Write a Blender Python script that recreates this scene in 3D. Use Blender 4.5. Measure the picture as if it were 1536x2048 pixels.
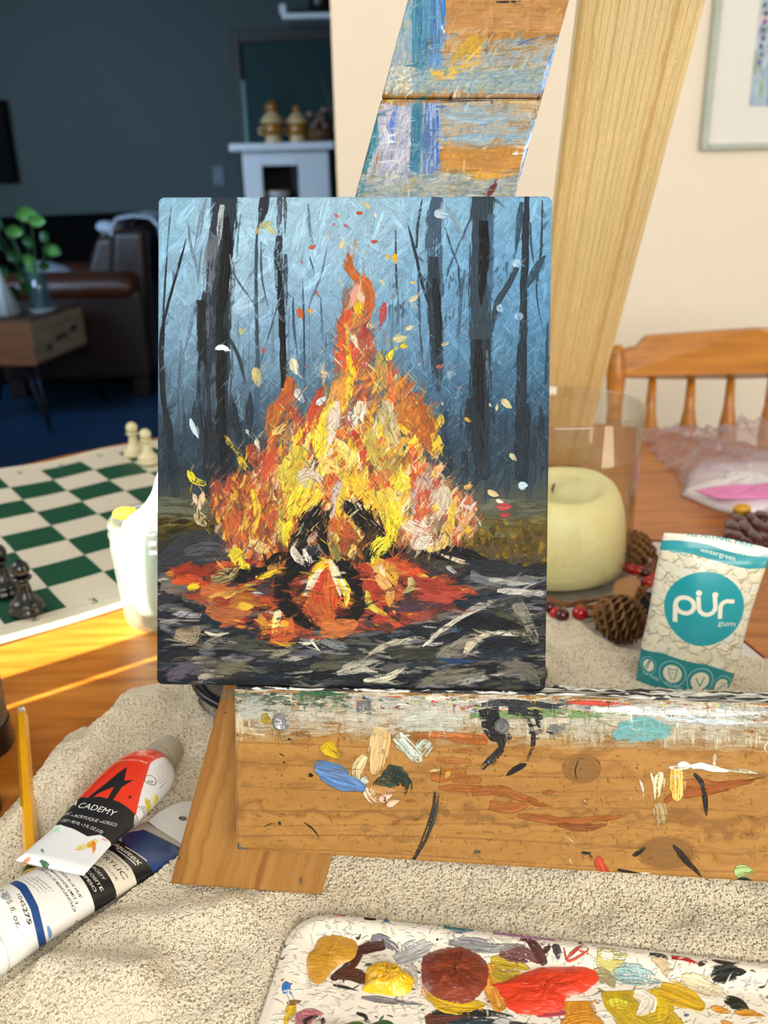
import bpy, bmesh, math
import numpy as np
from mathutils import Vector, Matrix, Euler
for _o in list(bpy.data.objects): bpy.data.objects.remove(_o)
SC = bpy.context.scene
COL = SC.collection
RNG = np.random.default_rng(7)
# ---------------------------------------------------------------- camera
FPX, PITCH, ROLL, CZ = 1765.0, 0.363, 0.023, 1.131      # focal in px for a 1536x2048 frame
TZ = 0.75                                               # table top height
_cp, _sp, _c, _s = math.cos(PITCH), math.sin(PITCH), math.cos(ROLL), math.sin(ROLL)
FW = np.array([0, _cp, -_sp]); _r0 = np.array([1., 0, 0]); _d0 = np.array([0, -_sp, -_cp])
RT = _c * _r0 + _s * _d0; DN = -_s * _r0 + _c * _d0; CAM = np.array([0, 0, CZ])
cam = bpy.data.cameras.new('camera'); camo = bpy.data.objects.new('camera', cam); COL.objects.link(camo)
M = Matrix.Identity(4)
for i in range(3):
    M[i][0], M[i][1], M[i][2], M[i][3] = RT[i], -DN[i], -FW[i], CAM[i]
camo.matrix_world = M
cam.sensor_fit = 'VERTICAL'; cam.sensor_height = 36.0; cam.sensor_width = 27.0
cam.lens = FPX / 2048 * 36.0
cam.clip_start = 0.02; cam.clip_end = 60
cam.dof.use_dof = True; cam.dof.focus_distance = 0.475
cam.dof.aperture_fstop = (cam.lens / 1000) / 0.0034
SC.camera = camo
SC.view_settings.view_transform = 'Standard'; SC.view_settings.look = 'None'
SC.view_settings.gamma = 1; SC.view_settings.use_curve_mapping = False
SC.view_settings.exposure = 0.52
# ---------------------------------------------------------------- light
w = bpy.data.worlds.new('world'); SC.world = w; w.use_nodes = True
w.node_tree.nodes['Background'].inputs[0].default_value = (0.62, 0.74, 1.0, 1)
w.node_tree.nodes['Background'].inputs[1].default_value = 0.35
def lamp(name, kind, loc, energy, color, size=1.0, size_y=None, aim=None, spread=None):
    l = bpy.data.lights.new(name, kind); l.energy = energy; l.color = color
    o = bpy.data.objects.new(name, l); COL.objects.link(o); o.location = loc
    if kind == 'AREA':
        l.shape = 'RECTANGLE'; l.size = size; l.size_y = size_y or size
        if spread: l.spread = math.radians(spread)
    if aim is not None:
        o.rotation_euler = (Vector(aim) - Vector(loc)).to_track_quat('-Z', 'Y').to_euler()
    return o
SUNEL = math.radians(30)
sund = Vector((0.81 * math.cos(SUNEL), 0.58 * math.cos(SUNEL), -math.sin(SUNEL)))
sun = lamp('sun', 'SUN', (-5, -4, 4), 19.0, (1.0, 0.93, 0.80)); sun.rotation_euler = sund.to_track_quat('-Z', 'Y').to_euler()
sun.data.angle = math.radians(0.18)
lamp('daylight_patio_window', 'AREA', (0.7, -1.55, 1.75), 52, (1.0, 0.955, 0.88), 2.2, 1.5, (0.25, 1.2, 0.95))  # area lamp added as soft daylight from behind; no window seen there
lamp('daylight_left_window', 'AREA', (-1.38, 0.85, 1.75), 9, (0.75, 0.86, 1.0), 1.0, 0.9, (0.0, 0.7, 0.75))
lamp('daylight_living_window', 'AREA', (-2.7, 2.9, 1.75), 17, (0.50, 0.72, 1.0), 1.2, 1.1, (-1.0, 5.9, 1.15), 100)  # added cool fill aimed at the mantel and far wall, no window there
# ---------------------------------------------------------------- geometry of the view (for placing things at their own depth)
def ray(x, y): return FW + RT * (x - 768) / FPX + DN * (y - 1024) / FPX
def onz(x, y, z=TZ):
    v = ray(x, y); return CAM + v * (z - CZ) / v[2]
def ony(x, y, Y):
    v = ray(x, y); return CAM + v * Y / v[1]
class Plane:
    def __init__(s, O, ex, ey):
        s.O = np.array(O, float); s.ex = np.array(ex, float) / np.linalg.norm(ex)
        n = np.cross(s.ex, ey); s.n = n / np.linalg.norm(n); s.ey = np.cross(s.n, s.ex)
    def px(s, x, y, w=0.0):
        v = ray(x, y); O = s.O + s.n * w
        P = CAM + v * (((O - CAM) @ s.n) / (v @ s.n)) - s.O
        return np.array([P @ s.ex, P @ s.ey])
    def w(s, u, v, n=0.0): return s.O + s.ex * u + s.ey * v + s.n * n
def frames(crop):
    x0, y0, k = crop
    return lambda pts: [(x0 + k * a, y0 + k * b) for a, b in pts]
# ---------------------------------------------------------------- objects
def srgb(h):
    if isinstance(h, str): h = [int(h[i:i + 2], 16) / 255 for i in (0, 2, 4)]
    return np.array([(c / 12.92 if c <= .04045 else ((c + .055) / 1.055) ** 2.4) for c in h])
def hx(h): return np.array([int(h[i:i + 2], 16) / 255 for i in (0, 2, 4)])
def mat(name, col='808080', rough=0.5, metal=0.0, noise=None, bump=None, coat=0.0, alpha=None, trans=0.0, emit=None, spec=None, sss=0.0, sheen=0.0):
    """noise=(scale, hexcolour2, amount, (stretch)) ; bump=(scale, distance)"""
    m = bpy.data.materials.new(name); m.use_nodes = True
    nt = m.node_tree; b = nt.nodes['Principled BSDF']
    c = srgb(col); b.inputs['Base Color'].default_value = (*c, 1)
    b.inputs['Roughness'].default_value = rough; b.inputs['Metallic'].default_value = metal
    if coat: b.inputs['Coat Weight'].default_value = coat; b.inputs['Coat Roughness'].default_value = 0.08
    if trans: b.inputs['Transmission Weight'].default_value = trans
    if spec is not None: b.inputs['Specular IOR Level'].default_value = spec
    if sss:
        b.inputs['Subsurface Weight'].default_value = sss; b.inputs['Subsurface Radius'].default_value = (0.02, 0.014, 0.006)
        b.inputs['Subsurface Scale'].default_value = 0.6
    if sheen: b.inputs['Sheen Weight'].default_value = sheen
    if noise or bump:
        tc = nt.nodes.new('ShaderNodeTexCoord'); mp = nt.nodes.new('ShaderNodeMapping')
        nt.links.new(tc.outputs['Object'], mp.inputs[0])
        if noise and len(noise) > 3: mp.inputs['Scale'].default_value = noise[3]
    if noise:
        n = nt.nodes.new('ShaderNodeTexNoise'); n.inputs['Scale'].default_value = noise[0]; n.inputs['Detail'].default_value = 6
        nt.links.new(mp.outputs[0], n.inputs['Vector'])
        r = nt.nodes.new('ShaderNodeMapRange'); r.inputs[1].default_value = .35; r.inputs[2].default_value = .65; r.inputs[4].default_value = noise[2]
        nt.links.new(n.outputs[0], r.inputs[0])
        mx = nt.nodes.new('ShaderNodeMix'); mx.data_type = 'RGBA'
        mx.inputs[6].default_value = (*c, 1); mx.inputs[7].default_value = (*srgb(noise[1]), 1)
        nt.links.new(r.outputs[0], mx.inputs[0]); nt.links.new(mx.outputs[2], b.inputs['Base Color'])
    if bump:
        n2 = nt.nodes.new('ShaderNodeTexNoise'); n2.inputs['Scale'].default_value = bump[0]; n2.inputs['Detail'].default_value = 4
        nt.links.new(mp.outputs[0], n2.inputs['Vector'])
        bp = nt.nodes.new('ShaderNodeBump'); bp.inputs['Distance'].default_value = bump[1]; bp.inputs['Strength'].default_value = 1
        nt.links.new(n2.outputs[0], bp.inputs['Height']); nt.links.new(bp.outputs[0], b.inputs['Normal'])
    return m
def glass_mat(name, tint='ffffff', f=0.08, rough=0.02, body=0.0, bodycol='ffffff'):
    """thin clear sheet: see-through with a fresnel gloss"""
    m = bpy.data.materials.new(name); m.use_nodes = True; nt = m.node_tree; nt.nodes.clear()
    out = nt.nodes.new('ShaderNodeOutputMaterial'); t = nt.nodes.new('ShaderNodeBsdfTransparent'); g = nt.nodes.new('ShaderNodeBsdfGlossy')
    t.inputs[0].default_value = (*srgb(tint), 1); g.inputs['Roughness'].default_value = rough
    fr = nt.nodes.new('ShaderNodeLayerWeight'); fr.inputs[0].default_value = .5
    pw = nt.nodes.new('ShaderNodeMath'); pw.operation = 'POWER'; pw.inputs[1].default_value = 4.0; nt.links.new(fr.outputs['Facing'], pw.inputs[0])
    sc_ = nt.nodes.new('ShaderNodeMath'); sc_.operation = 'MULTIPLY'; sc_.inputs[1].default_value = .6; nt.links.new(pw.outputs[0], sc_.inputs[0])
    ad = nt.nodes.new('ShaderNodeMath'); ad.operation = 'ADD'; ad.inputs[1].default_value = f; nt.links.new(sc_.outputs[0], ad.inputs[0])
    mx = nt.nodes.new('ShaderNodeMixShader'); nt.links.new(ad.outputs[0], mx.inputs[0]); nt.links.new(t.outputs[0], mx.inputs[1]); nt.links.new(g.outputs[0], mx.inputs[2])
    if body:
        d = nt.nodes.new('ShaderNodeBsdfTranslucent'); d2 = nt.nodes.new('ShaderNodeBsdfDiffuse')
        for q in (d, d2): q.inputs[0].default_value = (*srgb(bodycol), 1)
        a0 = nt.nodes.new('ShaderNodeMixShader'); a0.inputs[0].default_value = .5; nt.links.new(d.outputs[0], a0.inputs[1]); nt.links.new(d2.outputs[0], a0.inputs[2])
        m2 = nt.nodes.new('ShaderNodeMixShader'); m2.inputs[0].default_value = body
        nt.links.new(mx.outputs[0], m2.inputs[1]); nt.links.new(a0.outputs[0], m2.inputs[2]); mx = m2
    nt.links.new(mx.outputs[0], out.inputs[0]); return m
def org(o):
    v = np.zeros(3)
    while o is not None: v += np.array(o.location); o = o.parent
    return v
def props(o, label=None, cat=None, group=None, kind=None):
    for k, v in (('label', label), ('category', cat), ('group', group), ('kind', kind)):
        if v: o[k] = v
    return o
def thing(name, loc, label, cat, group=None):
    o = bpy.data.objects.new(name, None); COL.objects.link(o); o.location = loc; o.empty_display_size = .02
    return props(o, label, cat, group)
def mk(name, vf, m, parent=None, smooth=False, uv=None, origin=None, bevel=None, seg=2, subsurf=0, label=None, cat=None, group=None, kind=None):
    """vf=(verts in world coords, faces); the object's origin is the parent's, or `origin`"""
    V, Fc = vf; V = np.asarray(V, float).reshape(-1, 3)
    base = org(parent) if parent is not None else (np.array(origin, float) if origin is not None else (np.array([*(V[:, :2].mean(0)), V[:, 2].min()]) if cat else np.zeros(3)))
    me = bpy.data.meshes.new(name); me.from_pydata((V - base).tolist(), [], [tuple(int(i) for i in f) for f in Fc])
    ms = m if isinstance(m, (list, tuple)) else [m]
    for x in ms: me.materials.append(x)
    if uv is not None:
        ul = me.uv_layers.new(name='UVMap'); li = np.zeros(len(me.loops), int); me.loops.foreach_get('vertex_index', li)
        ul.data.foreach_set('uv', np.asarray(uv, float)[li].ravel())
    if smooth: me.polygons.foreach_set('use_smooth', [True] * len(me.polygons))
    me.update()
    o = bpy.data.objects.new(name, me); COL.objects.link(o)
    if parent is not None: o.parent = parent
    else: o.location = base
    if bevel:
        b = o.modifiers.new('bevel', 'BEVEL'); b.width = bevel; b.segments = seg; b.limit_method = 'ANGLE'; b.angle_limit = math.radians(40)
    if subsurf:
        b = o.modifiers.new('sub', 'SUBSURF'); b.levels = subsurf; b.render_levels = subsurf
    return props(o, label, cat, group, kind)
def struct(name, vf, m, **k): return mk(name, vf, m, kind='structure', **k)
def box(x0, x1, y0, y1, z0, z1):
    V = [(x, y, z) for z in (z0, z1) for y in (y0, y1) for x in (x0, x1)]
    return V, [(0, 2, 3, 1), (4, 5, 7, 6), (0, 1, 5, 4), (1, 3, 7, 5), (3, 2, 6, 7), (2, 0, 4, 6)]
def hexa(P8):  # 4 bottom pts then 4 top pts (same winding)
    return P8, [(3, 2, 1, 0), (4, 5, 6, 7), (0, 1, 5, 4), (1, 2, 6, 5), (2, 3, 7, 6), (3, 0, 4, 7)]
def join(*vfs):
    V = []; Fc = []
    for v, f in vfs:
        n = len(V); V += [tuple(p) for p in v]; Fc += [tuple(i + n for i in q) for q in f]
    return V, Fc
def prism(poly, z0, z1):
    n = len(poly); V = [(*p, z0) for p in poly] + [(*p, z1) for p in poly]
    return V, [tuple(range(n))[::-1], tuple(range(n, 2 * n))] + [(i, (i + 1) % n, (i + 1) % n + n, i + n) for i in range(n)]
def pprism(pl, poly, n0, n1):  # prism on a Plane
    n = len(poly); V = [pl.w(*p, n0) for p in poly] + [pl.w(*p, n1) for p in poly]
    return V, [tuple(range(n))[::-1], tuple(range(n, 2 * n))] + [(i, (i + 1) % n, (i + 1) % n + n, i + n) for i in range(n)]
def lathe(prof, c=(0, 0, 0), n=32, sx=1, sy=1, cap=True):
    V = []; Fc = []
    for r, z in prof:
        for k in range(n):
            a = 2 * math.pi * k / n; V.append((c[0] + r * sx * math.cos(a), c[1] + r * sy * math.sin(a), c[2] + z))
    for i in range(len(prof) - 1):
        for k in range(n):
            k2 = (k + 1) % n; Fc.append((i * n + k, i * n + k2, (i + 1) * n + k2, (i + 1) * n + k))
    if cap:
        Fc.append(tuple(range(n))[::-1]); Fc.append(tuple(range((len(prof) - 1) * n, len(prof) * n)))
    return V, Fc
def tube(path, r, n=8, cap=True):
    P = np.asarray(path, float); m = len(P); R = np.broadcast_to(np.asarray(r, float), (m,)); V = []; Fc = []
    up = np.array([0, 0, 1.]); T0 = P[1] - P[0]
    if abs(T0[2]) > .9 * np.linalg.norm(T0): up = np.array([1., 0, 0])
    for i in range(m):
        T = P[min(i + 1, m - 1)] - P[max(i - 1, 0)]; T = T / (np.linalg.norm(T) + 1e-12)
        a = np.cross(T, up); a /= np.linalg.norm(a) + 1e-12; b = np.cross(a, T); up = b
        for k in range(n):
            t = 2 * math.pi * k / n; V.append(P[i] + R[i] * (a * math.cos(t) + b * math.sin(t)))
    for i in range(m - 1):
        for k in range(n):
            k2 = (k + 1) % n; Fc.append((i * n + k, i * n + k2, (i + 1) * n + k2, (i + 1) * n + k))
    if cap: Fc.append(tuple(range(n))[::-1]); Fc.append(tuple(range((m - 1) * n, m * n)))
    return V, Fc
def ball(c, r, n=16, sq=(1, 1, 1)):
    pr = [(max(1e-5, math.sin(math.pi * i / 10)) * r, -math.cos(math.pi * i / 10) * r) for i in range(11)]
    V, Fc = lathe(pr, (0, 0, 0), n); return [(c[0] + x * sq[0], c[1] + y * sq[1], c[2] + z * sq[2]) for x, y, z in V], Fc
def gridsurf(nu, nv, fn):
    V = [fn(i / (nu - 1), j / (nv - 1)) for j in range(nv) for i in range(nu)]
    return V, [(j * nu + i, j * nu + i + 1, (j + 1) * nu + i + 1, (j + 1) * nu + i) for j in range(nv - 1) for i in range(nu - 1)]
def rrect(x0, x1, y0, y1, r, n=6):
    P = []
    for cx, cy, a in ((x1 - r, y0 + r, -90), (x1 - r, y1 - r, 0), (x0 + r, y1 - r, 90), (x0 + r, y0 + r, 180)):
        for k in range(n + 1):
            t = math.radians(a + 90 * k / n); P.append((cx + r * math.cos(t), cy + r * math.sin(t)))
    return P
def copy_tree(o, parent=None):
    c = o.copy(); COL.objects.link(c); c.parent = parent
    for ch in [x for x in bpy.data.objects if x.parent == o]: copy_tree(ch, c)
    return c
# ---------------------------------------------------------------- brush engine: paints a pigment map and a relief map, stroke by stroke
def _fnoise(n, sx, sy, seed):
    g = np.random.default_rng(seed).standard_normal((n, n)); fy = np.fft.fftfreq(n)[:, None] * n; fx = np.fft.fftfreq(n)[None] * n
    k = np.exp(-((fx / (n / (2 * sx))) ** 2 + (fy / (n / (2 * sy))) ** 2)); a = np.fft.ifft2(np.fft.fft2(g) * k).real
    a = (a - a.mean()) / a.std(); return (0.5 * (1 + np.tanh(a * .8))).astype(np.float32)
BN = _fnoise(512, 14, 1.1, 1)      # bristle noise: rows = lateral, cols = along
SN = _fnoise(1024, 2.2, 2.2, 2)    # speckle
CN = _fnoise(1024, 14, 14, 3)      # clouds
class Tex:
    def __init__(s, name, x0, x1, y0, y1, ppm, base='808080', px=None):
        s.name = name; s.x0, s.y0, s.k = x0, y0, ppm; s.W = int(round((x1 - x0) * ppm)); s.H = int(round((y1 - y0) * ppm))
        s.mute = False; s.xdry = 0.0; s.C = np.ones((s.H, s.W, 3), np.float32) * hx(base).astype(np.float32); s.R = np.zeros((s.H, s.W), np.float32); s.px = px
        s.rng = np.random.default_rng(abs(hash(name)) % 1000 if False else sum(map(ord, name)))
    def tone(s, h):
        c = hx(h).astype(np.float32)
        if s.mute and c[0] > .55: l = float(c @ np.array([.3, .59, .11], np.float32)); c = (c * .87 + l * .13) * (.90 if c[2] < .45 else .84)
        return c
    def t(s, pts):  # metres -> texels
        P = np.asarray(pts, float); return np.stack([(P[:, 0] - s.x0) * s.k, (P[:, 1] - s.y0) * s.k], 1)
    def T(s, pts):  # photo px -> texels
        return s.t([s.px(*p) for p in pts])
    def uv(s, P):
        P = np.asarray(P, float); return np.stack([(P[:, 0] - s.x0) * s.k / s.W, (P[:, 1] - s.y0) * s.k / s.H], 1)
    def sc(s, x, y):  # texels per photo px near x,y
        a = s.T([(x - 5, y), (x + 5, y)]); return np.linalg.norm(a[1] - a[0]) / 10
    def smooth(s, P, n):
        P = np.asarray(P, float)
        if len(P) == 2: t = np.linspace(0, 1, n)[:, None]; return P[0] * (1 - t) + P[1] * t
        Q = np.vstack([2 * P[0] - P[1], P, 2 * P[-1] - P[-2]]); out = []; m = len(P) - 1
        for u in np.linspace(0, m - 1e-6, n):
            i = int(u); f = u - i; a, b, c, d = Q[i:i + 4]
            out.append(.5 * (2 * b + (c - a) * f + (2 * a - 5 * b + 4 * c - d) * f * f + (3 * b - a - 3 * c + d) * f ** 3))
        return np.array(out)
    def stroke(s, pts, w, col, a=1.0, dry=.3, t0=.5, t1=.1, col2=None, var=.12, rel=1.0, rag=.35, raw=False, soft=0.0):
        """pts photo px (raw: texels); w photo px full width"""
        dry = min(.72, dry + s.xdry) if s.xdry else dry; P = np.asarray(pts, float) if raw else s.T(pts)
        if not raw: w = w * s.sc(*pts[len(pts) // 2])
        L = np.sum(np.linalg.norm(np.diff(P, axis=0), axis=1)) + 1e-6
        n = int(min(22, max(2, L / max(3, w * .4)))) if len(P) > 2 else 2
        P = s.smooth(P, n + 1); pad = w * .6 + 2
        xa, ya = np.floor(P.min(0) - pad).astype(int); xb, yb = np.ceil(P.max(0) + pad).astype(int)
        xa, ya = max(xa, 0), max(ya, 0); xb, yb = min(xb, s.W), min(yb, s.H)
        if xb - xa < 1 or yb - ya < 1: return
        X, Y = np.meshgrid(np.arange(xa, xb, dtype=np.float32) + .5, np.arange(ya, yb, dtype=np.float32) + .5)
        best = np.full(X.shape, 1e9, np.float32); S = np.zeros_like(X); D = np.zeros_like(X); acc = 0.
        for i in range(n):
            A = P[i]; v = P[i + 1] - A; l = np.hypot(*v) + 1e-6; dx = X - A[0]; dy = Y - A[1]
            t = np.clip((dx * v[0] + dy * v[1]) / (l * l), 0, 1); ex = dx - t * v[0]; ey = dy - t * v[1]; d = ex * ex + ey * ey
            mk_ = d < best; best[mk_] = d[mk_]; S[mk_] = ((acc + t * l) / L)[mk_]; sg = (v[0] * dy - v[1] * dx) / l
            D[mk_] = (np.sign(sg) * np.sqrt(d))[mk_]; acc += l
        hw = w / 2; prof = np.minimum(t0 + (1 - t0) * np.minimum(S / .25, 1), t1 + (1 - t1) * np.clip((1 - S) / .45, 0, 1) ** .7)
        q = D / (hw * np.maximum(prof, .03)); o1, o2 = s.rng.integers(0, 512, 2)
        li = ((D / hw * .5 + .5) * max(w / 1.7, 3) + o1).astype(int) % 512; si = (S * L / 2.2 + o2).astype(int) % 512
        br = BN[li, si]; sp = SN[(Y.astype(int) + o1 * 3) % 1024, (X.astype(int) + o2 * 3) % 1024]
        e = 1 - np.abs(q) + (br - .5) * rag
        m = np.clip(e * hw * np.maximum(prof, .2) * (.9 if not soft else .9 / (1 + soft)) + .3, 0, 1) * (S > 0)
        thr = dry * (.15 + .85 * S); cov = np.clip((.65 * br + .35 * sp - thr) * 7 + .5, 0, 1) if dry > 0 else 1
        al = (a * m * cov).astype(np.float32)
        c = np.broadcast_to(s.tone(col), (*X.shape, 3)).copy()
        if col2: k = np.clip((q * .5 + (br - .5) * 1.6) * 1.4 + .5, 0, 1)[..., None]; c = c * (1 - k) + s.tone(col2) * k
        c = c * (1 + var * (br[..., None] - .5) * 2)
        sl = (slice(ya, yb), slice(xa, xb)); A3 = al[..., None]
        s.C[sl] = s.C[sl] * (1 - A3) + np.clip(c, 0, 1) * A3
        hh = rel * (.45 + .55 * br + .35 * np.exp(-((np.abs(q) - .85) / .15) ** 2)); s.R[sl] = s.R[sl] * (1 - .75 * al) + hh.astype(np.float32) * al
    def feather(s, n, x0, x1, y0, y1, angs, wd, ln, a=.7, dry=.6):
        r = s.rng
        for _ in range(n):
            x, y = r.uniform(x0, x1), r.uniform(y0, y1); t = s.T([(x, y)])[0].astype(int)
            if not (0 <= t[0] < s.W and 0 <= t[1] < s.H): continue
            c = np.clip(s.C[t[1], t[0]] * r.uniform(.86, 1.06), 0, 1); an = math.radians(r.choice(angs) + r.uniform(-12, 12)); L = r.uniform(*ln)
            s.stroke([(x, y), (x + L * math.cos(an), y - L * math.sin(an))], r.uniform(*wd), ''.join('%02x' % int(255 * v) for v in c), a=a, dry=dry, t0=.7, t1=.1)
    def many(s, fr, rows):
        """rows: (width, colour[, colour2], opts, points...) in the frame fr"""
        x0, y0, k = fr
        for r in rows:
            w_, c_ = r[0], r[1]; o = r[2] if isinstance(r[2], dict) else {}; pts = r[3] if isinstance(r[2], dict) else r[2]
            cs = c_.split(','); s.stroke([(x0 + k * a, y0 + k * b) for a, b in pts], w_ * k, cs[0], col2=cs[1] if len(cs) > 1 else None, **o)
    def poly(s, P, col, a=1.0, raw=False, rough=0.0, rel=0.0, meters=False, var=0.0):
        P = np.asarray(P, float) if raw else (s.t(P) if meters else s.T(P))
        xa, ya = np.maximum(np.floor(P.min(0) - 3), 0).astype(int); xb, yb = np.minimum(np.ceil(P.max(0) + 3), [s.W, s.H]).astype(int)
        if xb <= xa or yb <= ya: return
        X, Y = np.meshgrid(np.arange(xa, xb) + .5, np.arange(ya, yb) + .5)
        if rough:
            o1, o2 = s.rng.integers(0, 1024, 2)
            X = X + (CN[(Y.astype(int) * 3 + o1) % 1024, (X.astype(int) * 3 + o2) % 1024] - .5) * rough * 2; Y = Y + (SN[(Y.astype(int) + o2) % 1024, (X.astype(int) + o1) % 1024] - .5) * rough * 2
        ins = np.zeros(X.shape, bool); n = len(P)
        for i in range(n):
            x1, y1 = P[i]; x2, y2 = P[(i + 1) % n]
            if y1 == y2: continue
            ins ^= ((y1 > Y) != (y2 > Y)) & (X < (x2 - x1) * (Y - y1) / (y2 - y1) + x1)
        al = (a * ins).astype(np.float32)[..., None]; sl = (slice(ya, yb), slice(xa, xb)); c = hx(col).astype(np.float32)
        if var: c = c * (1 + var * (CN[(Y.astype(int)) % 1024, X.astype(int) % 1024][..., None] - .5) * 2)
        s.C[sl] = s.C[sl] * (1 - al) + np.clip(c, 0, 1) * al
        if rel: s.R[sl] = s.R[sl] * (1 - al[..., 0]) + rel * al[..., 0]
    def disc(s, c, r, col, a=1.0, meters=True, ring=None, ry=None, n=36, ang=0.0):
        ry = ry or r; ca, sa = math.cos(ang), math.sin(ang)
        mkp = lambda k: [(c[0] + ca * k * r * math.cos(t) - sa * k * ry * math.sin(t), c[1] + sa * k * r * math.cos(t) + ca * k * ry * math.sin(t)) for t in np.linspace(0, 2 * math.pi, n, endpoint=False)]
        if ring: s.poly(mkp(1) + [mkp(1)[0]] + [mkp(ring)[0]] + mkp(ring)[::-1], col, a, meters=meters)
        else: s.poly(mkp(1), col, a, meters=meters)
    def blob(s, x, y, r, col, a=1.0, ry=None, ang=0.0, rough=4, rel=.7, n=18, var=.1):
        """irregular dab of paint centred on photo px"""
        ry = ry or r; ca, sa = math.cos(ang), math.sin(ang); P = []
        for t in np.linspace(0, 2 * math.pi, n, endpoint=False):
            k = 1 + s.rng.uniform(-.22, .22); P.append((x + ca * k * r * math.cos(t) - sa * k * ry * math.sin(t), y + sa * k * r * math.cos(t) + ca * k * ry * math.sin(t)))
        s.poly(P, col, a, rough=rough, rel=rel, var=var)
    def text(s, txt, at, size, col, ang=0.0, align='LEFT', bold=0.0, shear=0.0, sx=1.0, fn=None, sp=1.0, fit=None):
        """lettering at a point in metres; angle in radians in the map's frame; fn bends the baseline"""
        cu = bpy.data.curves.new('t', 'FONT'); cu.body = txt; cu.size = size; cu.align_x = align; cu.offset = bold * size; cu.shear = shear; cu.space_character = sp
        cu.resolution_u = 4
        ob = bpy.data.objects.new('t', cu); COL.objects.link(ob); bpy.context.view_layer.update()
        me = ob.evaluated_get(bpy.context.evaluated_depsgraph_get()).to_mesh(); me.calc_loop_triangles()
        V = np.array([v.co[:2] for v in me.vertices]); tr = [tuple(t.vertices) for t in me.loop_triangles]
        ob.to_mesh_clear(); bpy.data.objects.remove(ob); bpy.data.curves.remove(cu)
        if not len(V): return
        V[:, 0] *= sx if fit is None else fit / max(1e-6, V[:, 0].max() - V[:, 0].min())
        if fit is not None: V[:, 0] -= V[:, 0].min()
        if fn: V = np.array([fn(*p) for p in V])
        ca, sa = math.cos(ang), math.sin(ang); V = np.stack([at[0] + ca * V[:, 0] - sa * V[:, 1], at[1] + sa * V[:, 0] + ca * V[:, 1]], 1)
        Q = s.t(V); c = hx(col).astype(np.float32)
        for t in tr:
            A = Q[list(t)]; xa, ya = np.floor(A.min(0)).astype(int); xb, yb = np.ceil(A.max(0)).astype(int) + 1
            xa, ya = max(xa, 0), max(ya, 0); xb, yb = min(xb, s.W), min(yb, s.H)
            if xb <= xa or yb <= ya: continue
            X, Y = np.meshgrid(np.arange(xa, xb) + .5, np.arange(ya, yb) + .5)
            e = [(A[(i + 1) % 3, 0] - A[i, 0]) * (Y - A[i, 1]) - (A[(i + 1) % 3, 1] - A[i, 1]) * (X - A[i, 0]) for i in range(3)]
            ins = ((e[0] >= 0) & (e[1] >= 0) & (e[2] >= 0)) | ((e[0] <= 0) & (e[1] <= 0) & (e[2] <= 0))
            s.C[ya:yb, xa:xb][ins] = c
    def line(s, txt, a, b, h, col, **k):
        """lettering from photo px a to photo px b (left and right end of the baseline), cap height h in photo px"""
        A, B = np.array(s.px(*a)), np.array(s.px(*b)); d = B - A; L = np.hypot(*d); e = np.array(s.px(a[0] + .001, a[1])) - A
        s.text(txt, A, h * s.sc(*a) / s.k / .7, col, math.atan2(d[1], d[0]), fit=L, **k)
    def wood(s, c1, c2, c3, period, knots=(), along=0, wob=.004, seed=0):
        """grain along axis `along`; knots=(x, y, r, ry) in metres"""
        X, Y = np.meshgrid((np.arange(s.W) + .5) / s.k + s.x0, (np.arange(s.H) + .5) / s.k + s.y0); A, B = (X, Y) if along == 0 else (Y, X)
        cn = lambda a, b, o: CN[((b * 1).astype(int) + o) % 1024, (a.astype(int) + o * 2) % 1024]
        V = B + wob * (cn(A * 900, B * 1500, seed) - .5) + wob * .5 * (cn(A * 3000, B * 4000, seed + 50) - .5)
        dk = np.zeros_like(V)
        for kx, ky, r, ry in knots:
            a, b = A - kx, B - ky; d = np.sqrt((a / r) ** 2 + (b / ry) ** 2); V = V + np.sign(b) * ry * 1.6 * np.exp(-d * .55) * (1 - np.exp(-np.abs(b) / ry * 3))
            kk = np.clip(1.25 - d, 0, 1) * 3; kk = np.clip(kk, 0, 1); V = V * (1 - kk) + (d * ry * 2.2) * kk; dk = np.maximum(dk, kk)
        i = (V / period * 64 + 4096); f = np.mod(i, 1024).astype(int)
        g = _fnoise(1024, 1, 9, seed + 9)[:, 0][f]; h = BN[(V * 9000).astype(int) % 512, (A * 900).astype(int) % 512]
        k = np.clip(g * 1.1 - .1, 0, 1)[..., None]; c = hx(c1) * (1 - k) + hx(c2) * k
        ln = np.clip((g - .78) * 5, 0, 1)[..., None] * .6; c = c * (1 - ln) + hx(c3) * ln; c = c * (1 + .10 * (h[..., None] - .5))
        c = c * (1 - .30 * dk[..., None]) + hx('7a4a1c') * .12 * dk[..., None]
        s.C = np.clip(c, 0, 1).astype(np.float32); s.R = (.12 * h + .1 * g).astype(np.float32)
    def material(s, rough=.5, bump=.0004, coat=0.0, spec=None, weave=0.0, sides=None):
        def im(n, A, nc):
            g = bpy.data.images.new(n, s.W, s.H, alpha=False, float_buffer=False); 
            if nc: g.colorspace_settings.name = 'Non-Color'
            B = np.ones((s.H, s.W, 4), np.float32); B[..., :3] = A if A.ndim == 3 else A[..., None]
            g.pixels.foreach_set(B.ravel()); g.update(); g.pack(); return g
        m = bpy.data.materials.new(s.name); m.use_nodes = True; nt = m.node_tree; b = nt.nodes['Principled BSDF']
        b.inputs['Roughness'].default_value = rough
        if coat: b.inputs['Coat Weight'].default_value = coat; b.inputs['Coat Roughness'].default_value = .12
        if spec is not None: b.inputs['Specular IOR Level'].default_value = spec
        t = nt.nodes.new('ShaderNodeTexImage'); t.image = im(s.name + '_pigment', np.clip(s.C, 0, 1), False); t.extension = 'EXTEND'
        nt.links.new(t.outputs[0], b.inputs['Base Color'])
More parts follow.
